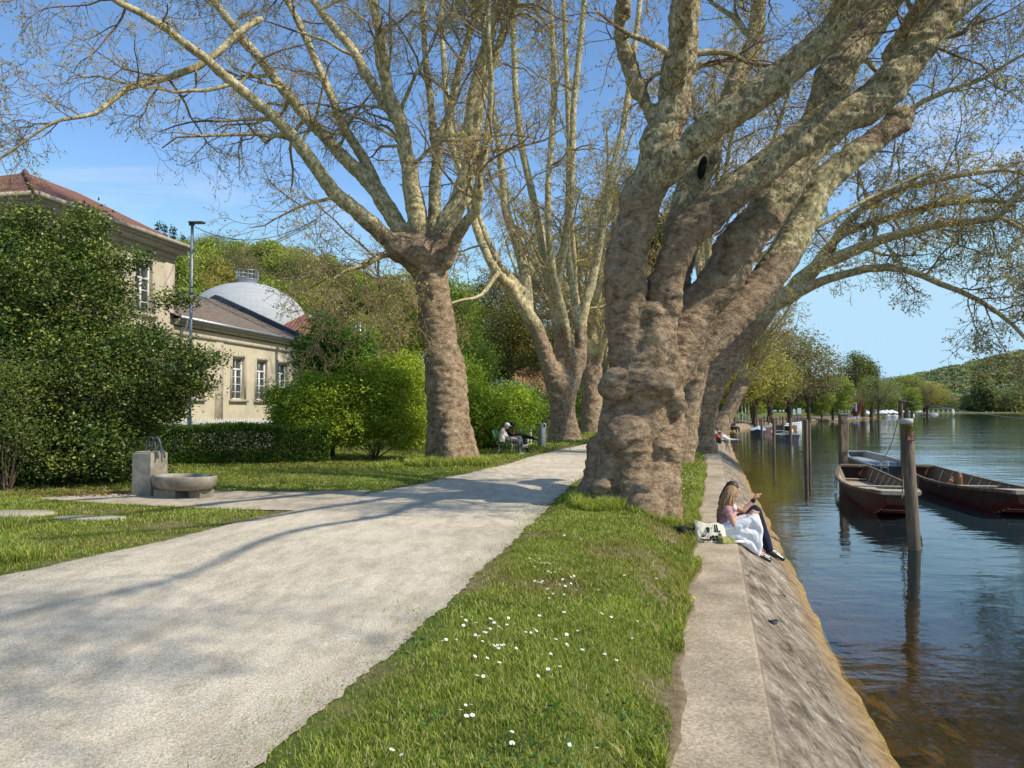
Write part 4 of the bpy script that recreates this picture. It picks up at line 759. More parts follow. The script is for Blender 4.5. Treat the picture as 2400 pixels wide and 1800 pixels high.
# ------------------------------------------------------------------ museum buildings on the left
M['plaster'] = pm('cream_plaster', (.62, .54, .39), (.50, .43, .31), 1.2, .9, bs=40, bd=.004, dirt=(.40, .35, .27))
M['stonetrim'] = pm('stone_trim', (.50, .43, .33), (.36, .30, .23), 4, .85, bd=.004)
M['white'] = pm('white_paint', (.75, .75, .73), (.68, .68, .66), 8, .5, bd=.001)
M['glass'] = pm('window_glass', (.06, .07, .08), (.03, .035, .04), 1.5, .12, spec=.8, bst=.05)
M['darkmetal'] = pm('dark_sheet_metal', (.10, .11, .125), (.07, .075, .085), 5, .5, metal=.4, bd=.002)
M['zinc'] = pm('zinc', (.42, .44, .46), (.30, .32, .34), 7, .45, metal=.6, bd=.001)
def tilemat(name, cols, ang):
    m, nt, b, out = newmat(name); tc = N(nt, 'ShaderNodeTexCoord'); mp = N(nt, 'ShaderNodeMapping'); mp.inputs['Rotation'].default_value = (0, 0, ang); nt.links.new(tc.outputs['Object'], mp.inputs[0])
    br = N(nt, 'ShaderNodeTexBrick'); br.inputs['Scale'].default_value = 1.0; br.inputs['Brick Width'].default_value = .26; br.inputs['Row Height'].default_value = .27; br.inputs['Mortar Size'].default_value = .022; br.inputs['Bias'].default_value = 0
    sw = N(nt, 'ShaderNodeSeparateXYZ'); cb = N(nt, 'ShaderNodeCombineXYZ'); nt.links.new(mp.outputs[0], sw.inputs[0]); nt.links.new(sw.outputs[1], cb.inputs[0]); nt.links.new(sw.outputs[0], cb.inputs[1]); nt.links.new(cb.outputs[0], br.inputs['Vector'])
    br.inputs['Color1'].default_value = (*cols[0], 1); br.inputs['Color2'].default_value = (*cols[1], 1); br.inputs['Mortar'].default_value = (.03, .02, .018, 1)
    f = noise(nt, tc.outputs['Object'], 3.5, 4, .7); c = mixc(nt, ramp(nt, f, [(.4, (0, 0, 0)), (.65, (1, 1, 1))]), br.outputs[0], cols[2]); f2 = noise(nt, tc.outputs['Object'], 12, 3); c = mixc(nt, 1.0, c, ramp(nt, f2, [(.3, (.6, .6, .6)), (.7, (1.2, 1.2, 1.2))]), 'MULTIPLY')
    mo = br.outputs[1]; c = mixc(nt, mo, c, (.03, .02, .018)); nt.links.new(c, b.inputs['Base Color']); b.inputs['Roughness'].default_value = .9; nt.links.new(bump(nt, math_(nt, 'ADD', math_(nt, 'MULTIPLY', mo, -1), f2), 1, .05), b.inputs['Normal']); return m
UD = np.array([.18, 1.0]) / math.hypot(.18, 1); ND = np.array([UD[1], -UD[0]]); O0 = np.array([-17.2, 27.4]); fang = math.atan2(UD[0], UD[1])
M['redtile'] = tilemat('red_roof_tiles', [(.38, .13, .07), (.28, .10, .06), (.30, .16, .11)], fang); M['browntile'] = tilemat('brown_roof_tiles', [(.27, .19, .13), (.19, .135, .09), (.33, .26, .19)], fang)
def BP(u, n, z): p = O0 + UD * u + ND * n; return np.array([p[0], p[1], z])
AX = [[UD[0], UD[1], 0], [ND[0], ND[1], 0], [0, 0, 1]]   # local (u,n,z)
def bbox(acc, u0, u1, n0, n1, z0, z1, col=(1, 1, 1)):
    box(acc, BP((u0 + u1) / 2, (n0 + n1) / 2, (z0 + z1) / 2), (u1 - u0, n1 - n0, z1 - z0), ax=AX, col=col)
def wall(acc, u0, u1, z0, z1, ops, n=0.0, depth=.32):
    us = sorted({u0, u1, *[o[0] for o in ops], *[o[1] for o in ops]}); zs = sorted({z0, z1, *[o[2] for o in ops], *[o[3] for o in ops]})
    for a, b_ in zip(us, us[1:]):
        for c, d in zip(zs, zs[1:]):
            if any(o[0] <= a and b_ <= o[1] and o[2] <= c and d <= o[3] for o in ops): continue
            acc.add([BP(a, n, c), BP(b_, n, c), BP(b_, n, d), BP(a, n, d)], [[3, 2, 1, 0]])
    for (a, b_, c, d) in ops:
        for q_ in ([BP(a, n, c), BP(a, n - depth, c), BP(a, n - depth, d), BP(a, n, d)], [BP(b_, n, c), BP(b_, n - depth, c), BP(b_, n - depth, d), BP(b_, n, d)], [BP(a, n, c), BP(b_, n, c), BP(b_, n - depth, c), BP(a, n - depth, c)], [BP(a, n, d), BP(b_, n, d), BP(b_, n - depth, d), BP(a, n - depth, d)]): acc.add(q_, [[0, 1, 2, 3]])
def window(par, a, b_, c, d, rows=4, transom=.72, n=0.0):
    A = Acc(); w_ = .17
    bbox(A, a - w_, a - .002, n - .05, n + .05, c - .002, d + w_); bbox(A, b_ + .002, b_ + w_, n - .05, n + .05, c - .002, d + w_); bbox(A, a - .002, b_ + .002, n - .05, n + .048, d + .002, d + w_)
    sr = A.build('window_surround', M['stonetrim'], par)
    A = Acc(); bbox(A, a - .28, b_ + .28, n - .05, n + .14, c - .16, c - .003); A.build('sill', M['stonetrim'], par)
    A = Acc(); m_ = n - .22; t_ = c + (d - c) * transom; k = .06
    bbox(A, a, a + k, m_, m_ + .07, c, d); bbox(A, b_ - k, b_, m_, m_ + .07, c, d); bbox(A, a + k, b_ - k, m_, m_ + .068, c, c + k); bbox(A, a + k, b_ - k, m_, m_ + .068, d - k, d); bbox(A, a + k, b_ - k, m_, m_ + .075, t_ - .05, t_ + .05); mid = (a + b_) / 2; bbox(A, mid - .045, mid + .045, m_ + .002, m_ + .08, c + k, t_ - .05); bbox(A, mid - .02, mid + .02, m_ + .002, m_ + .06, t_ + .05, d - k)
    for i in range(1, rows):
        z = c + (t_ - c) * i / rows; bbox(A, a + k, mid - .045, m_ + .004, m_ + .05, z - .018, z + .018); bbox(A, mid + .045, b_ - k, m_ + .004, m_ + .05, z - .018, z + .018)
    w = A.build('window', M['white'], par); A = Acc(); A.add([BP(a, m_ + .02, c), BP(b_, m_ + .02, c), BP(b_, m_ + .02, d), BP(a, m_ + .02, d)], [[0, 1, 2, 3]]); A.build('pane', M['glass'], w)
def prism(acc, pts, faces, col=(1, 1, 1)):
    for f in faces:
        if len(f) == 4: acc.add([pts[i] for i in f], [[0, 1, 2, 3]], col=col)
        else: acc.add([pts[i] for i in f], None, [[0, 1, 2]], col=col)
t = thing('tall_building', 'two storey cream plaster building with red tiled hip roof behind the dark shrub', 'building')
L1 = 8.2; DW = 11.0; TW = [(1.6, 2.75, 5.9, 8.2), (5.55, 6.7, 5.9, 8.2), (1.6, 2.75, 1.6, 4.2), (5.55, 6.7, 1.6, 4.2)]
A = Acc(); wall(A, 0, L1, -.2, 8.9, TW); bx = [BP(0, 0, -.2), BP(0, -DW, -.2), BP(0, -DW, 8.9), BP(0, 0, 8.9), BP(L1, 0, -.2), BP(L1, -DW, -.2), BP(L1, -DW, 8.9), BP(L1, 0, 8.9)]
prism(A, bx, [(0, 1, 2, 3), (4, 5, 6, 7), (1, 5, 6, 2)]); A.build('wall', M['plaster'], t)
for w_ in TW: window(t, *w_, rows=3, transom=.68)
A = Acc()
for u0 in (-.06, L1 - .64): bbox(A, u0, u0 + .7, -.1, .06, 0, 8.45)
bbox(A, -.09, L1 + .02, -.3, .09, 8.45, 8.62); bbox(A, -.15, L1 + .05, -.3, .16, 8.63, 8.9); bbox(A, -.06, .01, -DW, -.11, 8.452, 8.9); bbox(A, -.09, L1 + .02, -.2, .08, 4.9, 5.1)
bbox(A, -.1, -.062, -1.2, -.35, 0, 8.44); A.build('pilasters_and_frieze', M['stonetrim'], t)
A = Acc(); bbox(A, -.5, L1 + .35, -DW - .5, .5, 8.905, 9.08); bbox(A, -.62, L1 + .42, -DW - .62, .62, 9.085, 9.22); A.build('cornice', M['stonetrim'], t)
A = Acc(); bbox(A, -.72, L1 + .5, .6, .74, 9.18, 9.34); bbox(A, -.74, -.61, -DW, .6, 9.18, 9.335); tubes(A, np.array([BP(-.2, -.9, 9.1), BP(-.25, -.9, 8.7), BP(-.18, -.9, 8.3), BP(-.18, -.9, 0)]), .06, 8); A.build('gutter', M['stonetrim'], t)
A = Acc(); e = .68; zr = 9.25; hh_ = (DW / 2 + e) * .48; p_ = [BP(-e, e, zr), BP(L1 + .5, e, zr), BP(L1 + .5, -DW - e, zr), BP(-e, -DW - e, zr), BP(DW / 2, -DW / 2, zr + hh_), BP(L1 + .5, -DW / 2, zr + hh_)]
prism(A, p_, [(0, 1, 5, 4), (0, 4, 3), (3, 4, 5, 2), (1, 2, 5)]); rf = A.build('roof', M['redtile'], t, smooth=False)
A = Acc()
for k in range(26):
    f_ = k / 26; q_ = p_[0] * (1 - f_) + p_[4] * f_; r_ = p_[0] * (1 - f_ - .045) + p_[4] * (f_ + .045); tubes(A, np.array([q_ + [0, 0, .03], r_ + [0, 0, .06]]), np.array([.13, .10]), 7, cap=True)
A.build('hip_tiles', M['redtile'], rf)
t = thing('low_building', 'long single storey cream building with brown tiled roof and tall white windows', 'building'); L2 = 21.85
LW = [(9.5, 10.7, 2.25, 4.5), (13.5, 14.75, 2.25, 4.5), (16.05, 17.3, 2.25, 4.5), (18.55, 19.8, 2.25, 4.5)]
A = Acc(); wall(A, L1 + .001, L2, -.2, 5.6, LW, n=-.05); bx = [BP(L2, -.05, -.2), BP(L2, -12, -.2), BP(L2, -12, 5.6), BP(L2, -.05, 5.6), BP(L2, -6, 8.6)]; prism(A, bx, [(0, 1, 2, 3), (3, 2, 4)]); A.build('wall', M['plaster'], t)
for w_ in LW: window(t, *w_, n=-.05)
A = Acc()
for u0 in (8.25, 11.9, 21.15): bbox(A, u0, u0 + .7, -.2, .0, 0, 5.2)
bbox(A, L1 + .01, L2 + .05, -.2, .03, .9, 1.15); bbox(A, L1 + .01, L2 + .05, -.2, .04, 5.2, 5.4); bbox(A, L1 + .01, L2 + .1, -.2, .22, 5.65, 5.8); bbox(A, L1 + .01, L2 + .1, -.2, .38, 5.805, 5.93); A.build('pilasters_and_cornice', M['stonetrim'], t)
A = Acc(); bbox(A, L1 + .01, L2 + .15, .36, .5, 5.9, 6.04); tubes(A, np.array([BP(8.7, .43, 5.95), BP(8.7, .42, 5.6), BP(8.75, .12, 5.3), BP(8.75, .12, 0)]), .06, 8); A.build('gutter', M['zinc'], t)
A = Acc(); zr = 6.0; p_ = [BP(L1 - .3, .45, zr), BP(L2, .45, zr), BP(L2, -6, zr + 6.45 * .44), BP(L1 - .3, -6, zr + 6.45 * .44), BP(L2, -12.45, zr), BP(L1 - .3, -12.45, zr)]; prism(A, p_, [(0, 1, 2, 3), (3, 2, 4, 5)]); A.build('roof', M['browntile'], t, smooth=False)
A = Acc(); u_ = np.array(BP(L2, .55, zr + .0)); v_ = np.array(BP(L2, -6, zr + 6.45 * .44 + .1)); w_ = np.array(BP(L2, -12.5, zr))
for a, b_ in ((u_, v_), (v_, w_)):
    d_ = np.array([UD[0], UD[1], 0]) * .28; z_ = np.array([0, 0, .34]); q_ = [a - d_, a + d_, b_ + d_, b_ - d_]; bot = [x - z_ for x in q_]; top = [x + z_ * .7 for x in q_]; A.add(bot + top, [[4, 5, 6, 7], [0, 3, 2, 1], [0, 1, 5, 4], [1, 2, 6, 5], [2, 3, 7, 6], [3, 0, 4, 7]])
A.build('gable_parapet', M['darkmetal'], t, smooth=False)
# red roofed pavilion behind
def house(name, label, c, sx, sy, h, rh, wallm, roofm, rz=0.0, hip=False, wins=(), cat='house', group=None, ov=.4):
    t = thing(name, label, cat, group, c, rz); A = Acc(); box(A, (0, 0, h / 2), (sx, sy, h)); 
    if not hip: A.add([(-sx / 2, -sy / 2, h), (-sx / 2, sy / 2, h), (-sx / 2, 0, h + rh), (sx / 2, -sy / 2, h), (sx / 2, sy / 2, h), (sx / 2, 0, h + rh)], None, [[0, 1, 2], [3, 5, 4]])
    A.build('wall', wallm, t, smooth=False); A = Acc(); X = sx / 2 + ov; Y = sy / 2 + ov; zz = h - ov * rh / (sy / 2); r_ = 0 if not hip else min(X - .05, Y)
    for dz in (.03, .16): A.add([(-X, -Y, zz + dz), (X, -Y, zz + dz), (X - r_, 0, h + rh + dz), (-X + r_, 0, h + rh + dz), (X, Y, zz + dz), (-X, Y, zz + dz)], [[0, 1, 2, 3], [3, 2, 4, 5]], [[0, 3, 5], [1, 4, 2]] if hip else None)
    A.build('roof', roofm, t, smooth=False)
    for (face, a, z, w, hh) in wins:
        A = Acc(); B = Acc(); e = .03
        if face == 'f': box(A, (a, -sy / 2 - e, z), (w + .16, .08, hh + .16)); box(B, (a, -sy / 2 - e - .045, z), (w, .02, hh))
        else: s_ = 1 if face == 'r' else -1; box(A, (s_ * (sx / 2 + e), a, z), (.08, w + .16, hh + .16)); box(B, (s_ * (sx / 2 + e + .045), a, z), (.02, w, hh))
        f_ = A.build('window', M['white'], t, smooth=False); B.build('pane', M['glass'], f_, smooth=False)
    return t
M['wplaster'] = pm('white_plaster', (.72, .71, .68), (.62, .61, .58), 1.5, .9, bd=.003); M['greyroof'] = pm('grey_slates', (.20, .20, .21), (.12, .12, .13), 5, .8, bd=.03); M['brick'] = pm('orange_brick', (.38, .17, .09), (.28, .12, .07), 6, .9, bd=.02)
c = W(715, 795, 58); house('pavilion', 'small pavilion with red tiled hip roof peeping past the gable parapet', (c[0], 58, 0), 4.6, 6, 6.9, 1.9, M['plaster'], M['redtile'], .1, True, cat='building')
c = W(1180, 870, 150); house('villa', 'white villa with slate grey roof on the slope above the bench', (c[0], 150, float(gz(np.array([c[0]]), np.array([150.]))[0]) - 1), 8, 8, 10.5, 2.8, M['wplaster'], M['greyroof'], .5, False, [('f', -2, 8, .9, 1.4), ('f', 0, 8, .9, 1.4), ('f', 2, 8, .9, 1.4), ('f', -2, 5.2, .9, 1.4), ('f', 1.4, 5.2, .9, 1.4), ('r', 0, 8, .9, 1.4)])
c = W(1183, 890, 95); house('garden_house', 'low house with grey brown hip roof under the white villa', (c[0], 95, 0), 7.6, 6, 4.1, 1.3, pm('brown_wall', (.16, .12, .09)), pm('grey_brown_tiles', (.26, .22, .18), (.18, .15, .12), 6, bd=.03), .1, True)
c = W(1201, 905, 120); house('conservatory', 'pale blue glazed bay standing beside the white villa', (c[0], 120, 2), 3.6, 3, 4.6, .5, pm('pale_blue_frame', (.35, .5, .52)), M['greyroof'], .3, False, [('f', -.9, 3.4, 1.2, 1.8), ('f', .8, 3.4, 1.2, 1.8)], cat='building')
c = W(1256, 900, 105); house('brick_house', 'brick house with orange tiled roof and a dormer behind the third plane tree', (c[0], 105, 0), 5.0, 6, 3.9, 3.6, M['brick'], pm('orange_tiles', (.36, .17, .10), (.26, .12, .07), 6, bd=.03), .0, False, [('f', .3, 3.0, .9, 1.1)])
c = W(930, 830, 90); t = house('workshop_hall', 'white flat roofed hall glimpsed through the trees, steel vent pipes on its roof', (c[0], 90, 0), 11, 8, 8.3, .15, M['wplaster'], M['zinc'], .1, False, [('f', -3, 5.6, 2.4, .9), ('f', 1, 5.6, 2.4, .9)], cat='building')
A = Acc()
for a_, h_ in ((-4.6, 3.1), (-4.1, 3.3), (-3.6, 2.9), (.8, 2.6), (1.3, 2.4)): tubes(A, np.array([[a_, -2, 8.3], [a_, -2, 8.3 + h_]]), .16, 8, cap=True)
A.build('vent_pipes', M['zinc'], t)
c = W(695, 790, 80); t = house('plant_room', 'white rooftop plant room with vent pipes right of the silver dome', (c[0] + .5, 80, 0), 8, 5, 9.4, .15, M['wplaster'], M['zinc'], .1, False, cat='building')
A = Acc()
for a_, h_ in ((1.0, 2.1), (1.5, 2.1), (2.6, 1.2)): tubes(A, np.array([[a_, -1, 9.4], [a_, -1, 9.4 + h_]]), .17, 8, cap=True)
A.build('vent_pipes', M['zinc'], t)
c = W(1190, 690, 215); house('hill_house', 'tiny white house on the hilltop right of the purple leaved tree', (c[0] - 12, 215, c[2] - 7), 5, 5, 6, 1.5, M['wplaster'], M['redtile'], .3)
# silver dome
DY = 90; dc = W(578, 800, DY); t = thing('silver_dome', 'big silver metal dome with a railed platform on top behind the roofs', 'dome', None, (dc[0], DY, 0))
m, nt, b, out = newmat('dome_sheet'); v = coords(nt); f = noise(nt, coords(nt, (1, 1, 9)), .8, 5, .7); c = ramp(nt, f, [(.35, (.34, .35, .355)), (.65, (.45, .455, .46))]); tc = N(nt, 'ShaderNodeTexCoord'); gr = N(nt, 'ShaderNodeTexGradient', gradient_type='RADIAL'); nt.links.new(tc.outputs['Object'], gr.inputs[0])
fr_ = math_(nt, 'FRACT', math_(nt, 'MULTIPLY', gr.outputs[0], 64)); c = mixc(nt, math_(nt, 'LESS_THAN', fr_, .06), c, (.33, .34, .345)); nt.links.new(c, b.inputs['Base Color']); b.inputs['Metallic'].default_value = 0; b.inputs['Specular IOR Level'].default_value = .15; b.inputs['Roughness'].default_value = .85
nt.links.new(bump(nt, f, .2, .02), b.inputs['Normal'])
zt = W(578, 664, DY)[2]; RR = 7.0; hz = 5.2
pr_ = [(RR, -1 + 0), (RR, zt - hz - .3)] + [(RR * math.sin(a), zt - hz + hz * math.cos(a)) for a in np.linspace(math.pi / 2, .03, 22)]
A = Acc(); lathe(A, pr_, seg=64); A.build('shell', m, t)
A = Acc(); lathe(A, [(1.2, zt - .1), (1.2, zt + .35), (1.28, zt + .36), (1.28, zt + .42), (.01, zt + .43)], seg=32); A.build('platform', M['zinc'], t)
A = Acc(); th = np.linspace(0, 2 * np.pi, 33)
for z_ in (.95, 1.45): tubes(A, np.stack([1.25 * np.cos(th), 1.25 * np.sin(th), np.full(33, zt + z_)], 1), .035, 5)
for a_ in th[:-1:2]: tubes(A, np.array([[1.25 * math.cos(a_), 1.25 * math.sin(a_), zt + .4], [1.25 * math.cos(a_), 1.25 * math.sin(a_), zt + 1.45]]), .03, 5)
A.build('railing', M['zinc'], t)
# crane on the hill
t = thing('tower_crane', 'pale tower crane with a raised jib behind the hilltop trees', 'crane'); A = Acc(); cp = W(637, 620, 260); k = 260 / F
def lattice(a, b_, w, n, r):
    a = np.array(a, float); b_ = np.array(b_, float); d = nrm(b_ - a); s1 = nrm(np.cross(d, [0, 1, 0])) * w; s2_ = nrm(np.cross(d, s1)) * w
    for i, o_ in enumerate((s1 + s2_, s1 - s2_, -s1 - s2_, -s1 + s2_)):
        tubes(A, np.array([a + o_, b_ + o_]), r, 4)
    for j in range(n):
        p = a + (b_ - a) * j / n; q_ = a + (b_ - a) * (j + 1) / n; tubes(A, np.array([p + s1 + s2_, q_ - s1 + s2_]), r * .7, 3); tubes(A, np.array([p - s1 - s2_, q_ + s1 - s2_]), r * .7, 3); tubes(A, np.array([p + s1 - s2_, q_ + s1 + s2_]), r * .7, 3)
top = W(638, 572, 260); lattice((top[0], 260, 20), top, .55, 16, .10); A.build('mast', M['white'], t); A = Acc(); jt = W(745, 517, 262); lattice(top, jt, .4, 16, .08); A.build('jib', M['zinc'], t)
A = Acc(); ap = W(636, 552, 260); lattice(top + [0, 0, 0], ap, .3, 3, .08); box(A, top + [-1.2, 0, -.8], (1.6, 1.4, 1.6)); tubes(A, np.array([ap, W(690, 540, 261)]), .05, 3); A.build('cab_and_apex', M['white'], t)
# picket fence before the building
t = thing('picket_fence', 'low white picket fence between the hedge and the cream building', 'fence'); A = Acc(); fa, fb = W(340, 990, 30)[:2], W(640, 990, 33)[:2]; nP = 62
for k in range(nP + 1):
    p = fa + (fb - fa) * k / nP; h_ = 1.28 + .05 * (k % 2); box(A, (p[0], p[1], h_ / 2), (.045, .025, h_), math.atan2(*(fb - fa)[::-1]))
A.build('pickets', M['white'], t, smooth=False); A = Acc()
for z_ in (.4, 1.0): mid = (fa + fb) / 2; box(A, (mid[0], mid[1] + .03, z_), (np.linalg.norm(fb - fa), .03, .07), math.atan2(*(fb - fa)[::-1]))
A.build('rails', M['white'], t, smooth=False)
# street lamp with overhead wire
lp = W(444, 990, 26.5); t = thing('street_lamp', 'slim galvanised street lamp with a flat head behind the hedge', 'street lamp', None, (lp[0], 26.5, 0)); zt = W(444, 524, 26.5)[2]
A = Acc(); lathe(A, [(.075, 0), (.072, 1.4), (.055, 1.5), (.05, zt), (.0, zt + .01)], seg=12); A.build('pole', M['zinc'], t); A = Acc(); box(A, (.16, 0, zt + .03), (.50, .26, .05)); box(A, (-.02, 0, zt - .02), (.16, .12, .1)); A.build('lamp_head', M['darkmetal'], t, smooth=False)
def wire(name, label, a, b_, sag, r=.012, n=16, cat='cable'):
    a, b_ = np.array(a, float), np.array(b_, float); k = np.linspace(0, 1, n)[:, None]; P = a + (b_ - a) * k; P[:, 2] -= (4 * k * (1 - k))[:, 0] * sag; A = Acc(); tubes(A, P, r, 5); return tag(A.build(name, M['darkmetal']), label, cat)
wire('cable', 'dark overhead cable from the lamp head up into the left plane tree', (lp[0] + .1, 26.5, zt - .12), W(820, 455, 24.5), .9); wire('cable', 'dark cable drooping from the lamp head to the eave of the tall building', (lp[0], 26.5, zt - .2), BP(L1, .7, 9.3), 1.1)
# ------------------------------------------------------------------ stone fountain
M['stone'] = pm('fountain_stone', (.50, .43, .33), (.30, .25, .18), 5, .9, bs=60, bd=.006, dirt=(.16, .135, .10)); fc = G(336, 1164)
t = thing('stone_fountain', 'weathered stone drinking fountain with square pillar and long oval basin', 'fountain', None, (fc[0], fc[1] + .25, 0), -.35, .93)
def bevel(o, w=.012, seg=2):
    m_ = o.modifiers.new('b', 'BEVEL'); m_.width = w; m_.segments = seg; m_.limit_method = 'ANGLE'; return o
A = Acc(); box(A, (0, 0, .44), (.5, .46, .9)); box(A, (0, 0, .905), (.44, .40, .03)); bevel(A.build('pillar', M['stone'], t, smooth=False))
A = Acc(); bx_ = 1.02; prof = [(.0, .16), (.45, .165), (.60, .19), (.70, .26), (.735, .36), (.74, .44), (.725, .455), (.66, .455), (.65, .44), (.60, .35), (.35, .31), (.0, .30)]
lathe(A, [(r, z) for r, z in prof], (bx_, -.12, 0), 40, sy=.62); A.build('basin', M['stone'], t)
A = Acc(); a_ = np.arange(40) * 2 * np.pi / 40; A.add([[bx_ + .61 * math.cos(x), -.12 + .61 * .62 * math.sin(x), .395] for x in a_] + [[bx_, -.12, .395]], None, [[i, (i + 1) % 40, 40] for i in range(40)]); A.build('basin_water', pm('basin_water', (.05, .055, .05), (.04, .045, .04), 3, .05, spec=.6, bst=.1), t)
A = Acc(); box(A, (.75, -.12, .08), (.55, .5, .18)); bevel(A.build('foot', M['stone'], t, smooth=False)); A = Acc(); box(A, (1.4, -.05, .08), (.3, .4, .18)); bevel(A.build('foot', M['stone'], t, smooth=False))
A = Acc(); arc = lambda x0, x1, y, h, n=12: np.stack([np.linspace(x0, x1, n) + .03 * np.sin(np.linspace(0, np.pi, n)) * 0, np.full(n, y), .915 + h * np.sin(np.linspace(0, np.pi, n)) ** .6], 1)
for x0, x1, y in ((-.17, .10, .05), (.13, .40, -.1)): tubes(A, arc(x0, x1, y, .30), np.linspace(.028, .018, 12), 8)
for y in (-.12, .06): tubes(A, catmull([(.12, y, .9), (.2, y, .98), (.30, y, .93), (.33, y, .78)], 10), .018, 8, cap=True)
A.build('spouts', M['darkmetal'], t)
for i, (u, v, rx, ry, lab) in enumerate([(20, 1207, .75, .38, 'flat pale stone slab in the grass at the left picture edge'), (210, 1217, .55, .2, 'thin sandy stone slab in the grass left of the path')]):
    p = G(u, v); A = Acc(); lathe(A, [(1, -.02), (1.0, .022), (.97, .034), (0, .036)], seg=18); V_ = A.V[0]; V_[:, 0] = V_[:, 0] * rx + p[0]; V_[:, 1] = V_[:, 1] * ry + p[1]; rr_ = 1 + .1 * (n2(V_[:, 0], V_[:, 1], 3, i) - .5); tag(A.build('stone_slab', pm('slab', (.48, .42, .32), (.36, .31, .24), 9)), lab, 'stone slab')
print('buildings', time.time() - T0)
# ------------------------------------------------------------------ mooring posts
M['post'] = pm('weathered_wood', (.27, .20, .14), (.10, .075, .055), 5, .9, bs=30, bd=.012, bst=.9, stretch=(4, 4, .6), dirt=(.10, .085, .065))
M['rust'] = pm('rusty_iron', (.14, .07, .045), (.07, .035, .025), 20, .9, bd=.003); M['capwhite'] = pm('cap_white', (.5, .5, .48), (.4, .4, .38), 9, .5)
M['reflector'] = pm('red_marker', (.20, .03, .03), (.13, .02, .02), 20, .6)
M['rope'] = pm('rope', (.5, .48, .36), (.3, .33, .25), 60, .9, bs=150, bd=.003)
def post(label, u, vb, vt, w, sq=False, lean=(0, 0), cap=True, marker=False, Yov=None, h=None):
    b_ = G(u, vb, ZW) if Yov is None else np.array([W(u, 1000, Yov)[0], Yov, ZW]); Y = b_[1]; zt = W(u, vt, Y)[2]; r = w * Y / F / 2
    t = thing('mooring_post', label, 'mooring post', 'mooring posts standing in the river', (b_[0], Y, ZW)); A = Acc(); H = zt - ZW; lx, ly = lean
    if sq:
        n = 14; zz = np.linspace(-1.6, H, n); V = []; 
        for z in zz:
            for sx_, sy_ in ((-1, -1), (1, -1), (1, 1), (-1, 1)): V.append([sx_ * r + lx * z, sy_ * r + ly * z, z])
        Q = [[i * 4 + j, i * 4 + (j + 1) % 4, (i + 1) * 4 + (j + 1) % 4, (i + 1) * 4 + j] for i in range(n - 1) for j in range(4)] + [[(n - 1) * 4 + j for j in range(4)]]; A.add(V, Q); o = A.build('shaft', M['post'], t, smooth=False); bevel(o, .015)
    else:
        n = 30; sg = 20; zz = np.linspace(-1.6, H, n); a = np.arange(sg) * 2 * np.pi / sg; V = np.array([[math.cos(x) * r + lx * z, math.sin(x) * r + ly * z, z] for z in zz for x in a]); q_ = fbm(np.stack([V[:, 0] / r * .9, V[:, 1] / r * .9, V[:, 2] * .8], 1), 3, int(u)) - .5; gr_ = np.abs(np.sin(np.tile(a, n) * 2.5 + 1)) ** 12
        c_ = np.repeat(np.stack([lx * zz, ly * zz, zz], 1), sg, 0); V = c_ + (V - c_) * (1 + .16 * q_ - .10 * gr_)[:, None]; A.add(V, [[i * sg + j, i * sg + (j + 1) % sg, (i + 1) * sg + (j + 1) % sg, (i + 1) * sg + j] for i in range(n - 1) for j in range(sg)]); A.add(V[-sg:].tolist() + [[lx * H, ly * H, H + .005]], None, [[j, (j + 1) % sg, sg] for j in range(sg)]); A.build('shaft', M['post'], t)
    if cap:
        A = Acc()
        if sq: box(A, (lx * H, ly * H, H + .02), (2.5 * r, 2.5 * r, .03)); A.build('cap', M['zinc'], t, smooth=False)
        else: lathe(A, [(0, H + .035), (r * 1.04, H + .03), (r * 1.08, H + .0), (r * 1.06, H - .07), (r * .9, H - .07)], (lx * H, ly * H, 0), 20); A.build('cap', M['capwhite'], t)
    if marker:
        A = Acc(); z = H - .33 if not sq else H - .28; box(A, (lx * z, ly * z - r - .008, z), (r * 1.25, .012, .09)); A.build('marker_plate', M['reflector'], t, smooth=False)
        T_ = bpy.data.curves.new('num', 'FONT'); T_.body = '215' if not sq else '212'; T_.size = .075; T_.align_x = 'CENTER'; T_.align_y = 'CENTER'; T_.extrude = .001; to = bpy.data.objects.new('numbers', T_); COL.objects.link(to); dg = bpy.context.evaluated_depsgraph_get(); me = bpy.data.meshes.new_from_object(to.evaluated_get(dg)); bpy.data.objects.remove(to); me.materials.clear(); me.materials.append(M['capwhite']); to = bpy.data.objects.new('numbers', me); COL.objects.link(to); to.parent = t; to.location = (lx * z, ly * z - r - .017, z); to.rotation_euler = (math.pi / 2, 0, 0)
    return t, b_, H, r
P1t, P1b, P1h, P1r = post('thick round nearest mooring post with white cap and rusty chain', 2143, 1288, 985, 28, False, (-.045, .0), True, True)
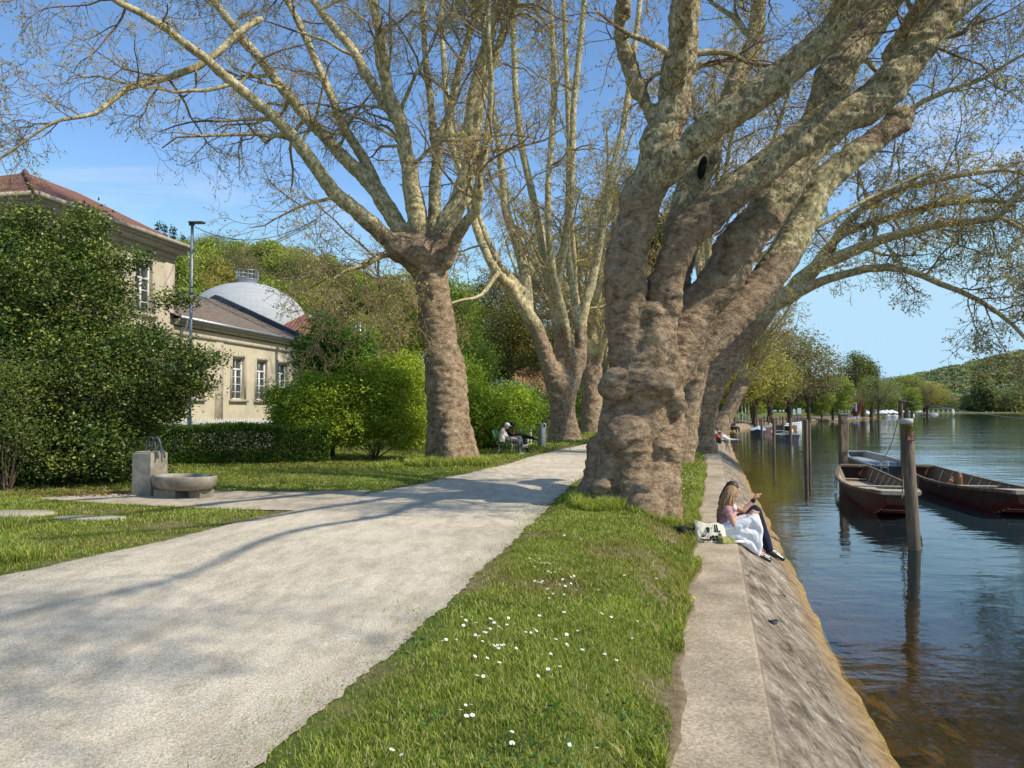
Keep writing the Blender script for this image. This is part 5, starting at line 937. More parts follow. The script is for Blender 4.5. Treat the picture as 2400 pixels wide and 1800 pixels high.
# chain, ring, lichen on the near post
A = Acc(); lx = -.045; chz = np.linspace(P1h - 1.12, .05, 26)
for i, z in enumerate(chz):
    a_ = np.linspace(0, 2 * np.pi, 9); rr = .021; c_ = np.array([lx * z + .012 * math.sin(z * 9), -P1r - .018, z]); l_ = np.stack([np.cos(a_) * rr * (1 if i % 2 else .25), np.cos(a_) * rr * (0 if i % 2 else .7), np.sin(a_) * .034], 1) + c_; tubes(A, l_, .0085, 5)
A.build('chain', M['rust'], P1t); A = Acc(); a_ = np.linspace(0, 2 * np.pi, 18); z = P1h - 1.02; tubes(A, np.stack([lx * z - .02 + .065 * np.cos(a_), np.full(18, -P1r - .02), z + .085 * np.sin(a_)], 1), .011, 6); A.build('ring', M['rust'], P1t)
g = np.random.default_rng(4); A = Acc(); n = 420; a_ = g.normal(-math.pi / 2, .45, n); z = P1h - .09 - np.abs(g.normal(0, .11, n)); C = np.stack([lx * z + np.cos(a_) * (P1r * 1.03), np.sin(a_) * (P1r * 1.03), z], 1); leaves(A, C, .022, pal(g, n, [(.35, .27, .04), (.22, .2, .03)]), g); A.build('lichen', M['leaf'], P1t)
post('square mooring post with flat cap at the far end of the near wooden boat', 1975.5, 0, 971, 16, True, (0, 0), True, True, Yov=27.9)
post('thin dark post just right of the square one, behind the aluminium boat', 1986, 1057, 987, 6.5, False, (.02, 0), False)
p4, b4, h4, r4 = post('thin tall dark post directly behind the nearest thick post', 2113, 0, 942, 7, False, (0, 0), False, Yov=27.0)
p5, b5, h5, r5 = post('blunt grey post behind the nearest thick post, right of the tall thin one', 2126, 0, 956, 7.5, False, (0, 0), False, Yov=31.0)
A = Acc(); box(A, (.02, 0, h4 + .02), (.2, .12, .06)); tubes(A, np.array([[-.08, 0, h4 - .5], [-.08, 0, h4 + .12]]), .025, 6, cap=True); tubes(A, np.array([[.09, 0, h4 - .3], [.09, 0, h4 + .16]]), .02, 6, cap=True); A.build('fitting', M['rust'], p4)
for i, (u, vb, vt, w, lab) in enumerate([
  (1889.5, 1087, 984, 9.5, 'dark mooring post with rope round it, front one of the close pair'), (1898, 1082, 991, 6, 'slimmer lower mooring post, rear one of the close pair'), (1814, 1056, 980, 7, 'pale slim post left of the distant aluminium boat'),
  (1853, 1034, 980, 7, 'dark post at the stern of the distant aluminium boat'), (1785.5, 1030, 982, 6, 'post in front of the blue white covered boat'), (1770, 1008, 978, 4.5, 'left one of two upright posts beside the covered boat'), (1774.5, 1009, 979, 4.5, 'right one of two upright posts beside the covered boat'),
  (1810, 1010, 978, 5, 'post behind the pale slim one'), (1820, 1008, 979, 5, 'post left of the brown hulled boat'), (1836, 1010, 977, 5, 'post right of the brown hulled boat'), (1780, 1002, 980, 3, 'one of the thin distant mooring posts standing off the beach'), (1791, 1000, 976, 3, 'one of the thin distant mooring posts standing off the beach'), (1801, 1000, 975, 3, 'one of the thin distant mooring posts standing off the beach'), (1829, 1000, 974, 2.5, 'one of the thin distant mooring posts standing off the beach'), (1844, 999, 974, 2.5, 'one of the thin distant mooring posts standing off the beach'), (1863, 998, 972, 2.5, 'one of the thin distant mooring posts standing off the beach'), (1870, 1000, 975, 2.5, 'one of the thin distant mooring posts standing off the beach'), (1876, 998, 974, 2.5, 'one of the thin distant mooring posts standing off the beach'), (1880, 997, 976, 2.5, 'one of the thin distant mooring posts standing off the beach')]):
    post(lab, u, vb, vt, w, False, (random.uniform(-.01, .01), 0), False)
top4 = np.array([b4[0], b4[1], ZW + h4]); wire('mooring_line', 'slack cord hanging from the tall thin post down to the aluminium boat', top4 + [-.05, 0, -.3], W(2070, 1070, 29.5), .35, .012, cat='rope')
wire('river_cable', 'long thin cable running from the tall thin post out over the river to the right', top4 + [.05, 0, .05], np.array([150., 200, 2.1]), 1.6, .014, 30)
# ------------------------------------------------------------------ wooden river boats
M['hull'] = pm('tarred_hull', (.11, .055, .038), (.06, .03, .022), 3, .6, bs=25, bd=.006, stretch=(1, 1, 3)); M['redhull'] = pm('red_bottom_paint', (.17, .022, .015), (.10, .014, .01), 4, .6, bd=.004)
M['deck'] = pm('bleached_planks', (.50, .42, .32), (.34, .28, .21), 5, .85, bs=30, bd=.004, stretch=(1, 5, 1)); M['inner'] = pm('brown_boards', (.20, .15, .10), (.11, .08, .055), 4, .85, bs=26, bd=.004, stretch=(1, 4, 1))
def weidling(label, far, near, blocks=False):
    far = np.array(far); near = np.array(near); ax = near - far; L_ = np.linalg.norm(ax); t = thing('wooden_boat', label, 'rowing boat', 'long wooden flat bottomed boats', (far[0], far[1], ZW), math.atan2(ax[1], ax[0]))
    n = 41; s = np.linspace(0, 1, n); hw = .40 + .46 * np.sin(np.pi * np.clip(s, 0, 1)) ** .75; hb = np.maximum(.62 * hw, .26); sheer = .46 + .16 * (2 * s - 1) ** 2 + .04 * s; bot = -.14 + .50 * np.clip((s - .80) / .20, 0, 1) ** 1.5 + .36 * np.clip((.14 - s) / .14, 0, 1) ** 1.5; x = s * L_; xb = x.copy(); xb[-1] -= .0
    th = .03
    def strip(A, a, b_, col=(1, 1, 1)):
        V = np.concatenate([a, b_]); A.add(V, [[i, i + 1, n + i + 1, n + i] for i in range(len(a) - 1)], col=col)
    o_ = lambda y, z: np.stack([x, y, z], 1)
    A = Acc(); R_ = Acc(); I = Acc()
    for sg in (-1, 1):
        for k in range(5):
            f0, f1 = .38 + .62 * k / 5, .38 + .62 * (k + 1) / 5; strip(A, o_(sg * lin(hb, hw, f0), lin(bot, sheer, f0)), o_(sg * lin(hb, hw, f1), lin(bot, sheer, f1)))
        strip(R_, o_(sg * hb, bot), o_(sg * lin(hb, hw, .38), lin(bot, sheer, .38))); strip(I, o_(sg * (hb - th), bot + th), o_(sg * (hw - th), sheer))
    for j in (0, -1): A.add([[x[j], -hb[j], bot[j]], [x[j], hb[j], bot[j]], [x[j] + (.10 if j else -.10), hw[j], sheer[j]], [x[j] + (.10 if j else -.10), -hw[j], sheer[j]]], [[0, 1, 2, 3]])
    A.build('hull', M['hull'], t, smooth=False); strip(R_, o_(-hb, bot), o_(hb, bot)); R_.build('bottom', M['redhull'], t, smooth=False); I.build('inner_sides', M['inner'], t, smooth=False)
    A = Acc()
    for sg in (-1, 1):
        for a_, b_, z0, z1 in ((-.035, .035, .02, .02), (.035, .035, -.05, .02), (-.035, -.035, -.05, .02)): strip(A, o_(sg * (hw + a_ - .01), sheer + z0), o_(sg * (hw + b_ - .01), sheer + z1))
    A.build('gunwale', M['post'], t, smooth=False)
    A = Acc(); fl = np.maximum(bot + .06, -.06)   # floor boards
    k0, k1 = 2, int(n * .40)
    for i in range(2, n - 3):
        a0, a1 = x[i] + .004, x[i + 1] - .006; w0 = lerp_w = float(lin(hb[i], hw[i], .12)) - .03; z0 = fl[i] + .02 if i > k1 else .10 + max(0, fl[i] - .02); w0 = float(lin(hb[i], hw[i], .3)) - .03 if i <= k1 else w0; box(A, ((a0 + a1) / 2, 0, z0), (a1 - a0, 2 * w0, .03))
    A.build('floor_boards', M['deck'], t, smooth=False)
    A = Acc()
    for i in range(4, n - 3, 3):
        for sg in (-1, 1):
            p0 = np.array([x[i], sg * (hb[i] - .05), bot[i] + .05]); p1 = np.array([x[i], sg * (hw[i] - .06), sheer[i] - .03]); A = Acc(); tubes(A, np.array([p0, p1]), .03, 4, cap=True); A.build('rib', M['deck'], t, smooth=False)
    A = Acc(); i = int(n * .56); box(A, (x[i], 0, sheer[i] - .10), (.20, 2 * hw[i] - .10, .035)); A.build('thwart', M['deck'], t, smooth=False)
    A = Acc(); i = n - 4; q_ = [[x[i] - .1, -hw[i], sheer[i] + .03], [x[i] - .1, hw[i], sheer[i] + .03], [x[-1] + .16, hw[-1], sheer[-1] + .03], [x[-1] + .16, -hw[-1], sheer[-1] + .03]]; bt = [[p[0], p[1], p[2] - .09] for p in q_]; A.add(q_ + bt, [[0, 1, 2, 3], [7, 6, 5, 4], [0, 3, 7, 4], [1, 5, 6, 2], [2, 6, 7, 3], [0, 4, 5, 1]]); A.build('bow_deck', M['deck'], t, smooth=False)
    A = Acc(); q_ = [[x[0] - .1, -hw[0], sheer[0] + .03], [x[1] + .1, -hw[1], sheer[1] + .03], [x[1] + .1, hw[1], sheer[1] + .03], [x[0] - .1, hw[0], sheer[0] + .03]]; bt = [[p[0], p[1], p[2] - .06] for p in q_]; A.add(q_ + bt, [[0, 1, 2, 3], [7, 6, 5, 4], [0, 3, 7, 4], [1, 5, 6, 2], [2, 6, 7, 3], [0, 4, 5, 1]]); A.build('stern_board', M['post'], t, smooth=False)
    A = Acc(); i = int(n * .30); tubes(A, catmull([(x[i], -hw[i] - .03, sheer[i] - .0), (x[i] + .06, -hw[i] - .06, sheer[i] - .35), (x[i] + .3, -hw[i] - .03, sheer[i] - .38), (x[i] + .34, -hw[i] - .03, sheer[i])], 12), .014, 6); A.build('hanging_rope', M['rope'], t)
    return t, L_, sheer
wb1, wl, wsh = weidling('near wooden boat with pale floor boards and red bottom moored behind the thick post', (12.05, 27.2), (9.0, 17.9))
wb2, _, _ = weidling('right wooden boat with orange blocks on its floor, cut off by the picture edge', (14.35, 27.2), (12.15, 18.0))
ob = pm('orange_wood', (.50, .24, .10), (.36, .17, .08), 8, .7, stretch=(1, 1, .3))
t = thing('foot_blocks', 'orange brown wooden blocks standing on the floor of the right wooden boat', 'wooden blocks', None, (13.55, 23.3, ZW + .12), .9)
for x_, y_, h_ in ((0, 0, .42), (.14, .04, .50), (.10, .22, .36), (-.05, .24, .30)):
    A = Acc(); box(A, (x_, y_, h_ / 2), (.11, .09, h_)); lathe(A, [(.05, h_ - .001), (.045, h_ + .03), (0, h_ + .05)], (x_, y_, 0), 10); A.build('block', ob, t, smooth=False)
# bow rope up to the post
bw = G(2114, 1168, -.38); A = Acc(); tubes(A, catmull([bw, (bw + W(2116, 1100, 16.5)) / 2 + np.array([.01, 0, -.02]), W(2116, 1100, 16.0), W(2120, 1075, 14.3)], 20), .014, 6); tag(A.build('bow_rope', M['rope']), 'greenish white rope from the thick post down to the bow of the near wooden boat', 'rope')
# ------------------------------------------------------------------ aluminium boat
M['alu'] = pm('painted_aluminium', (.15, .16, .155), (.10, .105, .10), 3, .45, metal=.5, bd=.002); M['alulight'] = pm('light_aluminium', (.46, .46, .45), (.36, .36, .35), 9, .45, metal=.3, bd=.002)
M['tread'] = pm('tread_plate', (.45, .45, .44), (.33, .33, .32), 30, .4, metal=.6, bs=40, bd=.01)
def aluboat(label, far, near, motor=True, group='aluminium motor boats'):
    far = np.array(far); near = np.array(near); ax = near - far; L_ = np.linalg.norm(ax); t = thing('motor_boat', label, 'motor boat', group, (far[0], far[1], ZW), math.atan2(ax[1], ax[0])); n = 25; s = np.linspace(0, 1, n); x = s * L_
    hw = .45 + .42 * np.clip(s / .35, 0, 1) ** .7 ; hb = hw - .14; sh = .52 + .15 * (1 - s) ** 2; bot = -.12 + .38 * np.clip((.22 - s) / .22, 0, 1) ** 1.4
    def strip(A, a, b_): A.add(np.concatenate([a, b_]), [[i, i + 1, n + i + 1, n + i] for i in range(n - 1)])
    o_ = lambda y, z: np.stack([x, y, z], 1); A = Acc()
    for sg in (-1, 1):
        strip(A, o_(sg * hb, bot), o_(sg * lin(hb, hw, .55), lin(bot, sh, .5))); strip(A, o_(sg * (lin(hb, hw, .55) + .025), lin(bot, sh, .52)), o_(sg * hw, sh)); strip(A, o_(sg * lin(hb, hw, .55), lin(bot, sh, .5)), o_(sg * (lin(hb, hw, .55) + .025), lin(bot, sh, .52)))
    strip(A, o_(-hb, bot), o_(hb, bot))
    for j in (0, -1): A.add([[x[j], -hb[j], bot[j]], [x[j], hb[j], bot[j]], [x[j], hw[j], sh[j]], [x[j], -hw[j], sh[j]]], [[0, 1, 2, 3]])
    A.build('hull', M['alu'], t, smooth=False); A = Acc()
    for sg in (-1, 1): strip(A, o_(sg * (hw - .12), sh + .012), o_(sg * (hw + .03), sh + .012)); strip(A, o_(sg * (hw + .03), sh - .04), o_(sg * (hw + .03), sh + .012)); strip(A, o_(sg * (hw - .12), sh + .012), o_(sg * (hb - .1), np.full(n, .08)))
    box(A, (.02, 0, sh[0] + .0), (.14, 2 * hw[0] + .08, .06)); box(A, (L_ - .02, 0, sh[-1]), (.12, 2 * hw[-1], .05)); A.build('gunwale', M['alulight'], t, smooth=False)
    A = Acc(); A.add([[.1, -hw[2] + .16, .42], [L_ * .35, -hw[9] + .16, .36], [L_ * .35, hw[9] - .16, .36], [.1, hw[2] - .16, .42]], [[0, 1, 2, 3]]); A.build('foredeck', M['alulight'], t, smooth=False)
    A = Acc(); A.add([[.3, -.6, .1], [L_ - .1, -.7, .1], [L_ - .1, .7, .1], [.3, .6, .1]], [[0, 1, 2, 3]]); box(A, (L_ * .55, 0, .28), (.9, 1.3, .36)); A.build('floor', M['tread'], t, smooth=False)
    A = Acc()
    for y_ in (-.62, -.38): tubes(A, np.array([[L_ + .10, y_, sh[-1] + .18], [L_ + .14, y_, -.05]]), .016, 6, cap=True)
    for z_ in (.68, .46, .24, .02): tubes(A, np.array([[L_ + .11, -.62, z_], [L_ + .11, -.38, z_]]), .014, 6, cap=True)
    tubes(A, np.array([[L_ + .1, -.62, .68], [L_ - .1, -.62, .62]]), .014, 6); A.build('ladder', M['alulight'], t)
    if motor:
        A = Acc(); ball(A, (L_ + .22, .18, .80), (.26, .17, .24), 16, 10); ball(A, (L_ + .18, .18, .66), (.20, .14, .22), 14, 8); A.build('outboard_cowl', pm('outboard_white', (.60, .60, .58), (.5, .5, .49), 6, .35, bd=.001), t)
        A = Acc(); box(A, (L_ + .24, .18, .42), (.16, .14, .34)); box(A, (L_ + .28, .18, .1), (.12, .06, .5)); box(A, (L_ + .04, .18, .5), (.12, .2, .2)); box(A, (L_ + .3, .18, -.0), (.3, .16, .02)); A.build('outboard_leg', M['darkmetal'], t, smooth=False)
    return t
aluboat('grey aluminium work boat with white outboard motor and ladder behind the near wooden boat', (15.9, 35.6), (14.15, 28.2))
aluboat('distant aluminium boat seen stern on beside the pale slim post', (24.9, 72), (23.2, 64.5))
def smallboat(label, u, v, L_, rz, hullc, deckc, cat='boat', w=1.6, cabin=None, Y=None):
    p = G(u, v, ZW) if Y is None else np.array([W(u, 980, Y)[0], Y, ZW]); t = thing('small_boat', label, cat, 'small boats moored in the distance', (p[0], p[1], ZW), rz); n = 15; s = np.linspace(0, 1, n); x = (s - .5) * L_; hw = w / 2 * np.clip(np.sin(np.pi * (.12 + .88 * s) ** .9), .0, 1) ** .6; hw[-1] = .02; sh = .5 + .3 * s ** 2; A = Acc()
    for sg in (-1, 1):
        A.add(np.concatenate([np.stack([x, sg * hw * .7, np.full(n, -.1)], 1), np.stack([x, sg * hw, sh], 1)]), [[i, i + 1, n + i + 1, n + i] for i in range(n - 1)])
    A.add([[x[0], -hw[0] * .7, -.1], [x[0], hw[0] * .7, -.1], [x[0], hw[0], sh[0]], [x[0], -hw[0], sh[0]]], [[0, 1, 2, 3]]); A.build('hull', pm('hullpaint', hullc, None, 4, .5), t, smooth=False); A = Acc()
    A.add(np.concatenate([np.stack([x, -hw, sh + .02], 1), np.stack([x, hw * 0, sh + .16], 1), np.stack([x, hw, sh + .02], 1)]), [[i, i + 1, n + i + 1, n + i] for i in range(n - 1)] + [[n + i, n + i + 1, 2 * n + i + 1, 2 * n + i] for i in range(n - 1)])
    A.build('cover', pm('coverpaint', deckc, None, 4, .5), t, smooth=False)
    if cabin: A = Acc(); box(A, (-.1 * L_, 0, .75), (L_ * .28, w * .6, .5)); bevel(A.build('cabin', pm('cabinpaint', cabin, None, 4, .4), t, smooth=False), .05)
    return t
for a_ in [('dark hulled boat under a blue and white cover left of the distant aluminium boat', 1777, 1019, 5.5, 1.25, (.04, .04, .05), (.45, .55, .75)), ('red striped small boat behind the covered boat', 1793, 1012, 4.5, .9, (.2, .09, .08), (.25, .24, .24)), ('dark wooden boat behind the aluminium one, bow raised', 1808, 1008, 6, .6, (.03, .03, .03), (.12, .09, .07)), ('brown and white motor boat among the far posts', 1832, 1007, 5, 1.9, (.22, .11, .05), (.72, .72, .70)), ('white speed boat among the far posts', 1848, 1003, 5, .4, (.7, .7, .7), (.6, .62, .65))]: smallboat(*a_)
for a_ in [('small blue covered boat at the beach beyond the posts', 2000, 983, 4, .3, (.3, .4, .6), (.25, .4, .7)), ('small dark boat left of the white cafe boats', 2022, 981, 4, .3, (.1, .05, .05), (.2, .2, .22)), ('white motor yacht moored under the cafe parasols', 2083, 978, 3.6, .2, (.75, .75, .75), (.7, .72, .75), 'boat', 1.8, (.6, .65, .7)), ('second white motor yacht right of the cafe parasols', 2097, 978, 3.2, .2, (.78, .78, .78), (.75, .75, .75), 'boat', 1.8, (.5, .55, .6)), ('white boat just right of the tall thin post', 2136, 975, 3.4, .2, (.75, .75, .75), (.65, .68, .7), 'boat', 1.7, (.6, .6, .62)), ('white boat far up the left bank', 2190, 972, 5, .2, (.75, .75, .74), (.7, .7, .7), 'boat', 2, (.6, .6, .62)), ('dark work boat far up the left bank', 2170, 973, 5, .2, (.1, .1, .1), (.3, .3, .3), 'boat', 2)]: smallboat(*a_)
# platform on the quay
t = thing('swim_platform', 'small wooden platform with white planks projecting from the quay', 'platform'); c = G(1704, 1030, -.42); A = Acc(); dx_ = np.array([.99, -.12]); ang_ = math.atan2(-.12, .99)
for k in range(7): box(A, (c[0] - .05, c[1] - .9 + k * .26 * 1.0, -.40), (1.2, .22, .05), ang_)
A.build('planks', pm('white_planks', (.60, .58, .54), (.48, .46, .43), 8), t, smooth=False); A = Acc(); box(A, (c[0] - .05, c[1] - .12, -.56), (1.16, 1.7, .24), ang_); A.build('frame', M['darkmetal'], t, smooth=False)
# ------------------------------------------------------------------ bench, bin, bollards, can, bags
M['green'] = pm('green_slats', (.03, .17, .07), (.02, .11, .045), 9, .6); M['steel'] = pm('brushed_steel', (.48, .49, .50), (.34, .35, .36), 6, .38, metal=.7, bd=.001, dirt=(.25, .24, .22))
M['black'] = pm('black_cloth', (.016, .016, .018), (.009, .009, .01), 9, .9, bd=.004); M['skin'] = pm('light_skin', (.55, .31, .21), (.45, .24, .16), 8, .6, bd=.001, spec=.4); M['dskin'] = pm('dark_skin', (.09, .05, .035), (.06, .035, .025), 8, .6, bd=.001)
BX, BY, BR = 0.0, 28.0, -.10
bo = G(1190, 1066, 0); BX, BY = bo[0] + .0, bo[1]
def bench():
    t = thing('park_bench', 'green slatted bench with pale steel legs facing the gravel path', 'bench', None, (BX, BY, 0), -.05)   # local +x = facing, y = along
    A = Acc()
    for k in range(5): box(A, (-.30 + k * .105, .75, .44 + .012 * k), (.09, 1.9, .03))
    A.build('seat', M['green'], t, smooth=False); A = Acc()
    for k in range(4): box(A, (-.42 - .045 * k, .75, .56 + .10 * k), (.03, 1.9, .085))
    A.build('backrest', M['green'], t, smooth=False)
    for y_ in (-.12, 1.62):
        A = Acc(); tubes(A, catmull([(-.58, y_, .92), (-.40, y_, .50), (-.36, y_, .40), (.1, y_, .42), (.17, y_, .38), (.14, y_, .02)], 18), .017, 6, cap=True); tubes(A, catmull([(-.33, y_, .41), (-.30, y_, .2), (-.42, y_, .01)], 8), .017, 6, cap=True); A.build('leg', M['alulight'], t)
        A = Acc(); tubes(A, catmull([(-.47, y_, .64), (-.2, y_, .68), (.06, y_, .66), (.12, y_, .58), (.10, y_, .43)], 14), np.full(14, .022), 6, cap=True); A.build('armrest', M['green'], t)
    return t
bench()
def person(label, joints, parts, loc, rz, vox=.016, group=None, sc=1.0, name='person', skin='skin', facedir=(1, 0, 0)):
    """joints: dict name->(x,y,z). body = one skin; parts = list of (name, material, limbs list, voxel, disp)"""
    t = thing(name, label, 'person', group, loc, rz, sc); J = {k: np.array(v, float) for k, v in joints.items()}; A = Acc(); h = J['head']; fd = nrm(np.array(facedir, float)); sdv = nrm(np.cross([0, 0, 1], fd)); upv = np.cross(fd, sdv)
    ball(A, h, (.088, .078, .108), 16, 12, rot=(0, 0, math.atan2(fd[1], fd[0]))); ball(A, h + fd * .035 - upv * .06, (.062, .058, .06), 12, 8); ball(A, h + fd * .098 - upv * .012, (.018, .014, .026), 8, 6); ball(A, h + fd * .088 - upv * .055, (.016, .026, .012), 8, 6)
    for s_ in (-1, 1): ball(A, h + sdv * s_ * .08 - upv * .01, (.024, .012, .03), 8, 6); ball(A, h + fd * .082 + sdv * s_ * .032 + upv * .022, (.012, .018, .008), 8, 6)
    limb(A, [J['neck'] + (J['chest'] - J['neck']) * .3, J['neck'], h - fd * .01 - upv * .05], [.06, .052, .055]); limb(A, [J['pelvis'], (J['pelvis'] + J['chest']) / 2, J['chest']], [.135, .115, .125]); 
    for s_ in 'LR':
        sh, el, wr, hp, kn, an, to = [J[k + s_] for k in ('sh', 'el', 'wr', 'hip', 'kn', 'an', 'toe')]; limb(A, [J['chest'] * .5 + J['neck'] * .5, sh, el, wr], [.085, .058, .042, .027]); limb(A, [J['pelvis'], hp, kn, an, to], [.13, .10, .062, .042, .034]); hd = nrm(wr - el)
        hand = J.get('hand' + s_, wr + hd * .085); hv = nrm(hand - wr); pv = nrm(np.cross(hv, [0.1, .2, 1])); nv = np.cross(pv, hv); limb(A, [wr, wr + hv * .05, hand], [.025, .033, .033], 8)
        for k, (o_, l_) in enumerate(((-.030, .060), (-.010, .072), (.011, .068), (.031, .052))):
            f0 = hand + pv * o_; f1 = f0 + hv * l_ * .55 - nv * .012; f2 = f1 + hv * l_ * .4 - nv * .028; limb(A, [f0, f1, f2], [.0105, .0095, .008], 6)
        limb(A, [wr + hv * .03 + pv * .03, wr + hv * .06 + pv * .055 - nv * .01, wr + hv * .095 + pv * .055 - nv * .025], [.013, .011, .009], 6)
    remesh(A, 'body', M[skin], vox, 1, t)
    for nm, mt, prims, vx, dsp in parts:
        A = Acc()
        for pr_ in prims:
            if pr_[0] == 'limb': limb(A, [J[a] if isinstance(a, str) else np.array(a, float) for a in pr_[1]], pr_[2])
            elif pr_[0] == 'ball': ball(A, J[pr_[1]] if isinstance(pr_[1], str) else pr_[1], pr_[2], 14, 10, rot=pr_[3] if len(pr_) > 3 else None)
            elif pr_[0] == 'box': box(A, pr_[1], pr_[2])
            elif pr_[0] == 'tube': tubes(A, catmull(pr_[1], 12), np.linspace(pr_[2], pr_[3], 12), 6, cap=True)
        if vx: remesh(A, nm, mt, vx, 2, t, (lambda V, n_, d=dsp: d * (fbm(V * np.array([16, 16, 7]), 3, 4) - .5)) if dsp else None)
        else: A.build(nm, mt, t)
    return t
def sitting(shw=.17, hipw=.09, lean=-.04, knL=(.42, .10, .45), knR=(.42, -.10, .45), anL=(.46, .10, .06), anR=(.46, -.10, .06), elL=None, elR=None, wrL=None, wrR=None, head=(.06, 0, .98), seat=.45, toe=.15, toes=None, torso=.42):
    J = dict(pelvis=(0, 0, seat + .10), chest=(lean, 0, seat + torso - .08), neck=(lean + .02, 0, seat + torso + .08), head=(head[0], head[1], seat + torso + .25) if len(head) < 3 or head[2] is None else head)
    for s_, y in (('L', 1), ('R', -1)):
        J['sh' + s_] = (lean, y * shw, seat + torso + .0); J['hip' + s_] = (.04, y * hipw, seat + .10)
    J.update(knL=knL, knR=knR, anL=anL, anR=anR, toeL=(anL[0] + toe, anL[1], max(anL[2] - .05, 0.02)), toeR=(anR[0] + toe, anR[1], max(anR[2] - .05, .02)))
    J['elL'] = elL or (lean + .06, shw + .05, seat + .2); J['elR'] = elR or (lean + .06, -shw - .05, seat + .2); J['wrL'] = wrL or (.28, .08, seat + .2); J['wrR'] = wrR or (.28, -.08, seat + .2)
    if toes: J.update(toes)
    return J
grey = pm('grey_trousers', (.14, .145, .16), (.10, .10, .115), 8, .9); wsh = pm('white_patterned_shirt', (.68, .62, .62), (.40, .33, .36), 30, .85, detail=2); capm = pm('white_cap', (.8, .8, .8), (.72, .72, .72), 10, .7); sneak = pm('white_trainers', (.62, .60, .60), (.45, .42, .42), 15, .6)
J = sitting(knR=(.46, -.10, .50), anR=(.50, -.10, .07), knL=(.50, .0, .62), anL=(.62, -.12, .33), wrR=(.30, -.08, .62), wrL=(.33, .08, .62), lean=-.14, head=(.03, 0, 1.08))
person('person in white cap, pale shirt and grey trousers looking down on the bench', J, [
  ('shirt', wsh, [('limb', ['pelvis', 'chest', 'neck'], [.145, .145, .07]), ('limb', ['shL', 'chest', 'shR'], [.085, .12, .085]), ('limb', ['shR', (-.10, -.20, .74)], [.08, .07]), ('limb', ['shL', (-.10, .20, .74)], [.08, .07])], .02, .02),
  ('trousers', grey, [('limb', ['hipR', 'knR', 'anR'], [.115, .078, .055]), ('limb', ['hipL', 'knL', 'anL'], [.115, .078, .055]), ('ball', 'pelvis', (.15, .16, .10))], .02, .02),
  ('cap', capm, [('ball', (.03, 0, 1.12), (.10, .092, .08)), ('ball', (.12, 0, 1.085), (.085, .07, .014), (0, .35, 0))], .01, 0),
  ('shoe', sneak, [('limb', [(.48, -.10, .05), (.58, -.10, .04), (.67, -.10, .035)], [.05, .045, .035])], .012, 0), ('shoe', sneak, [('limb', [(.62, -.12, .31), (.70, -.13, .33), (.78, -.14, .36)], [.05, .045, .035])], .012, 0),
  ('tablet', M['darkmetal'], [('box', (.42, 0, .64), (.16, .2, .012))], 0, 0)], (BX - .05, BY + .18, 0), -.05, .02, facedir=(1, 0, -.5))
J = sitting(knR=(.50, -.08, .50), anR=(.66, -.10, .08), knL=(.50, .04, .66), anL=(.86, -.16, .60), elR=(.12, -.22, .72), wrR=(.14, -.08, 1.04), elL=(.1, .25, .7), wrL=(.38, .12, .72), lean=-.16, head=(.0, 0, 1.08))
person('person dressed in black on the bench with crossed legs and hand at the face', J, [
  ('shirt', M['black'], [('limb', ['pelvis', 'chest', 'neck'], [.15, .15, .075]), ('limb', ['shL', 'chest', 'shR'], [.09, .12, .09]), ('limb', ['shR', (-.05, -.21, .80)], [.085, .07]), ('limb', ['shL', 'elL'], [.085, .06])], .02, .02),
  ('trousers', M['black'], [('limb', ['hipR', 'knR', 'anR'], [.12, .085, .06]), ('limb', ['hipL', 'knL', 'anL'], [.12, .085, .06]), ('ball', 'pelvis', (.16, .17, .11))], .02, .02),
  ('hair', M['black'], [('ball', (-.02, 0, 1.12), (.11, .10, .10)), ('ball', (-.05, 0, 1.06), (.08, .09, .09))], .014, .02),
  ('shoe', M['black'], [('limb', [(.64, -.10, .05), (.76, -.10, .04), (.86, -.10, .035)], [.05, .045, .035])], .012, 0), ('shoe', M['black'], [('limb', [(.86, -.16, .58), (.95, -.18, .55), (1.03, -.19, .52)], [.05, .045, .035])], .012, 0)], (BX + .12, BY + .95, 0), -.05, .02, skin='dskin', facedir=(1, -.15, -.2))
A = Acc(); lathe(A, [(0, 0), (.033, 0), (.035, .02), (.035, .15), (.03, .165), (0, .165)], seg=14); c = A.build('drink_can', pm('blue_can', (.03, .07, .25), (.5, .52, .55), 9, .3, metal=.3)); pc = G(1236, 1061, .01); c.location = pc; tag(c, 'blue drinks can standing on the ground at the foot of the bench', 'can')
A = Acc(); lathe(A, [(0, 0), (.03, 0), (.032, .14), (0, .15)], seg=12); c = A.build('drink_can', pm('pale_can', (.55, .62, .68), (.3, .42, .5), 9, .3, metal=.3)); c.location = (BX + .50, BY + 1.06, .80); tag(c, 'pale drinks can held by the person in black', 'can')
A = Acc(); ball(A, (0, 0, .17), (.13, .20, .17), 14, 10); box(A, (0, 0, .1), (.2, .34, .18)); t = thing('cream_bag', 'cream cloth bag on the bench beside the person in the white cap', 'bag', None, (BX - .22, BY - .13, .47), .1); remesh(A, 'bag_body', pm('cream_cloth', (.62, .57, .46), (.5, .45, .36), 12), .02, 2, t, lambda V, n_: .03 * (fbm(V * 10, 2, 1) - .5)); A = Acc(); tubes(A, catmull([(.05, -.1, .3), (.05, -.05, .45), (.05, .08, .45), (.05, .1, .3)], 12), .012, 6); A.build('handle', M['rope'], t)
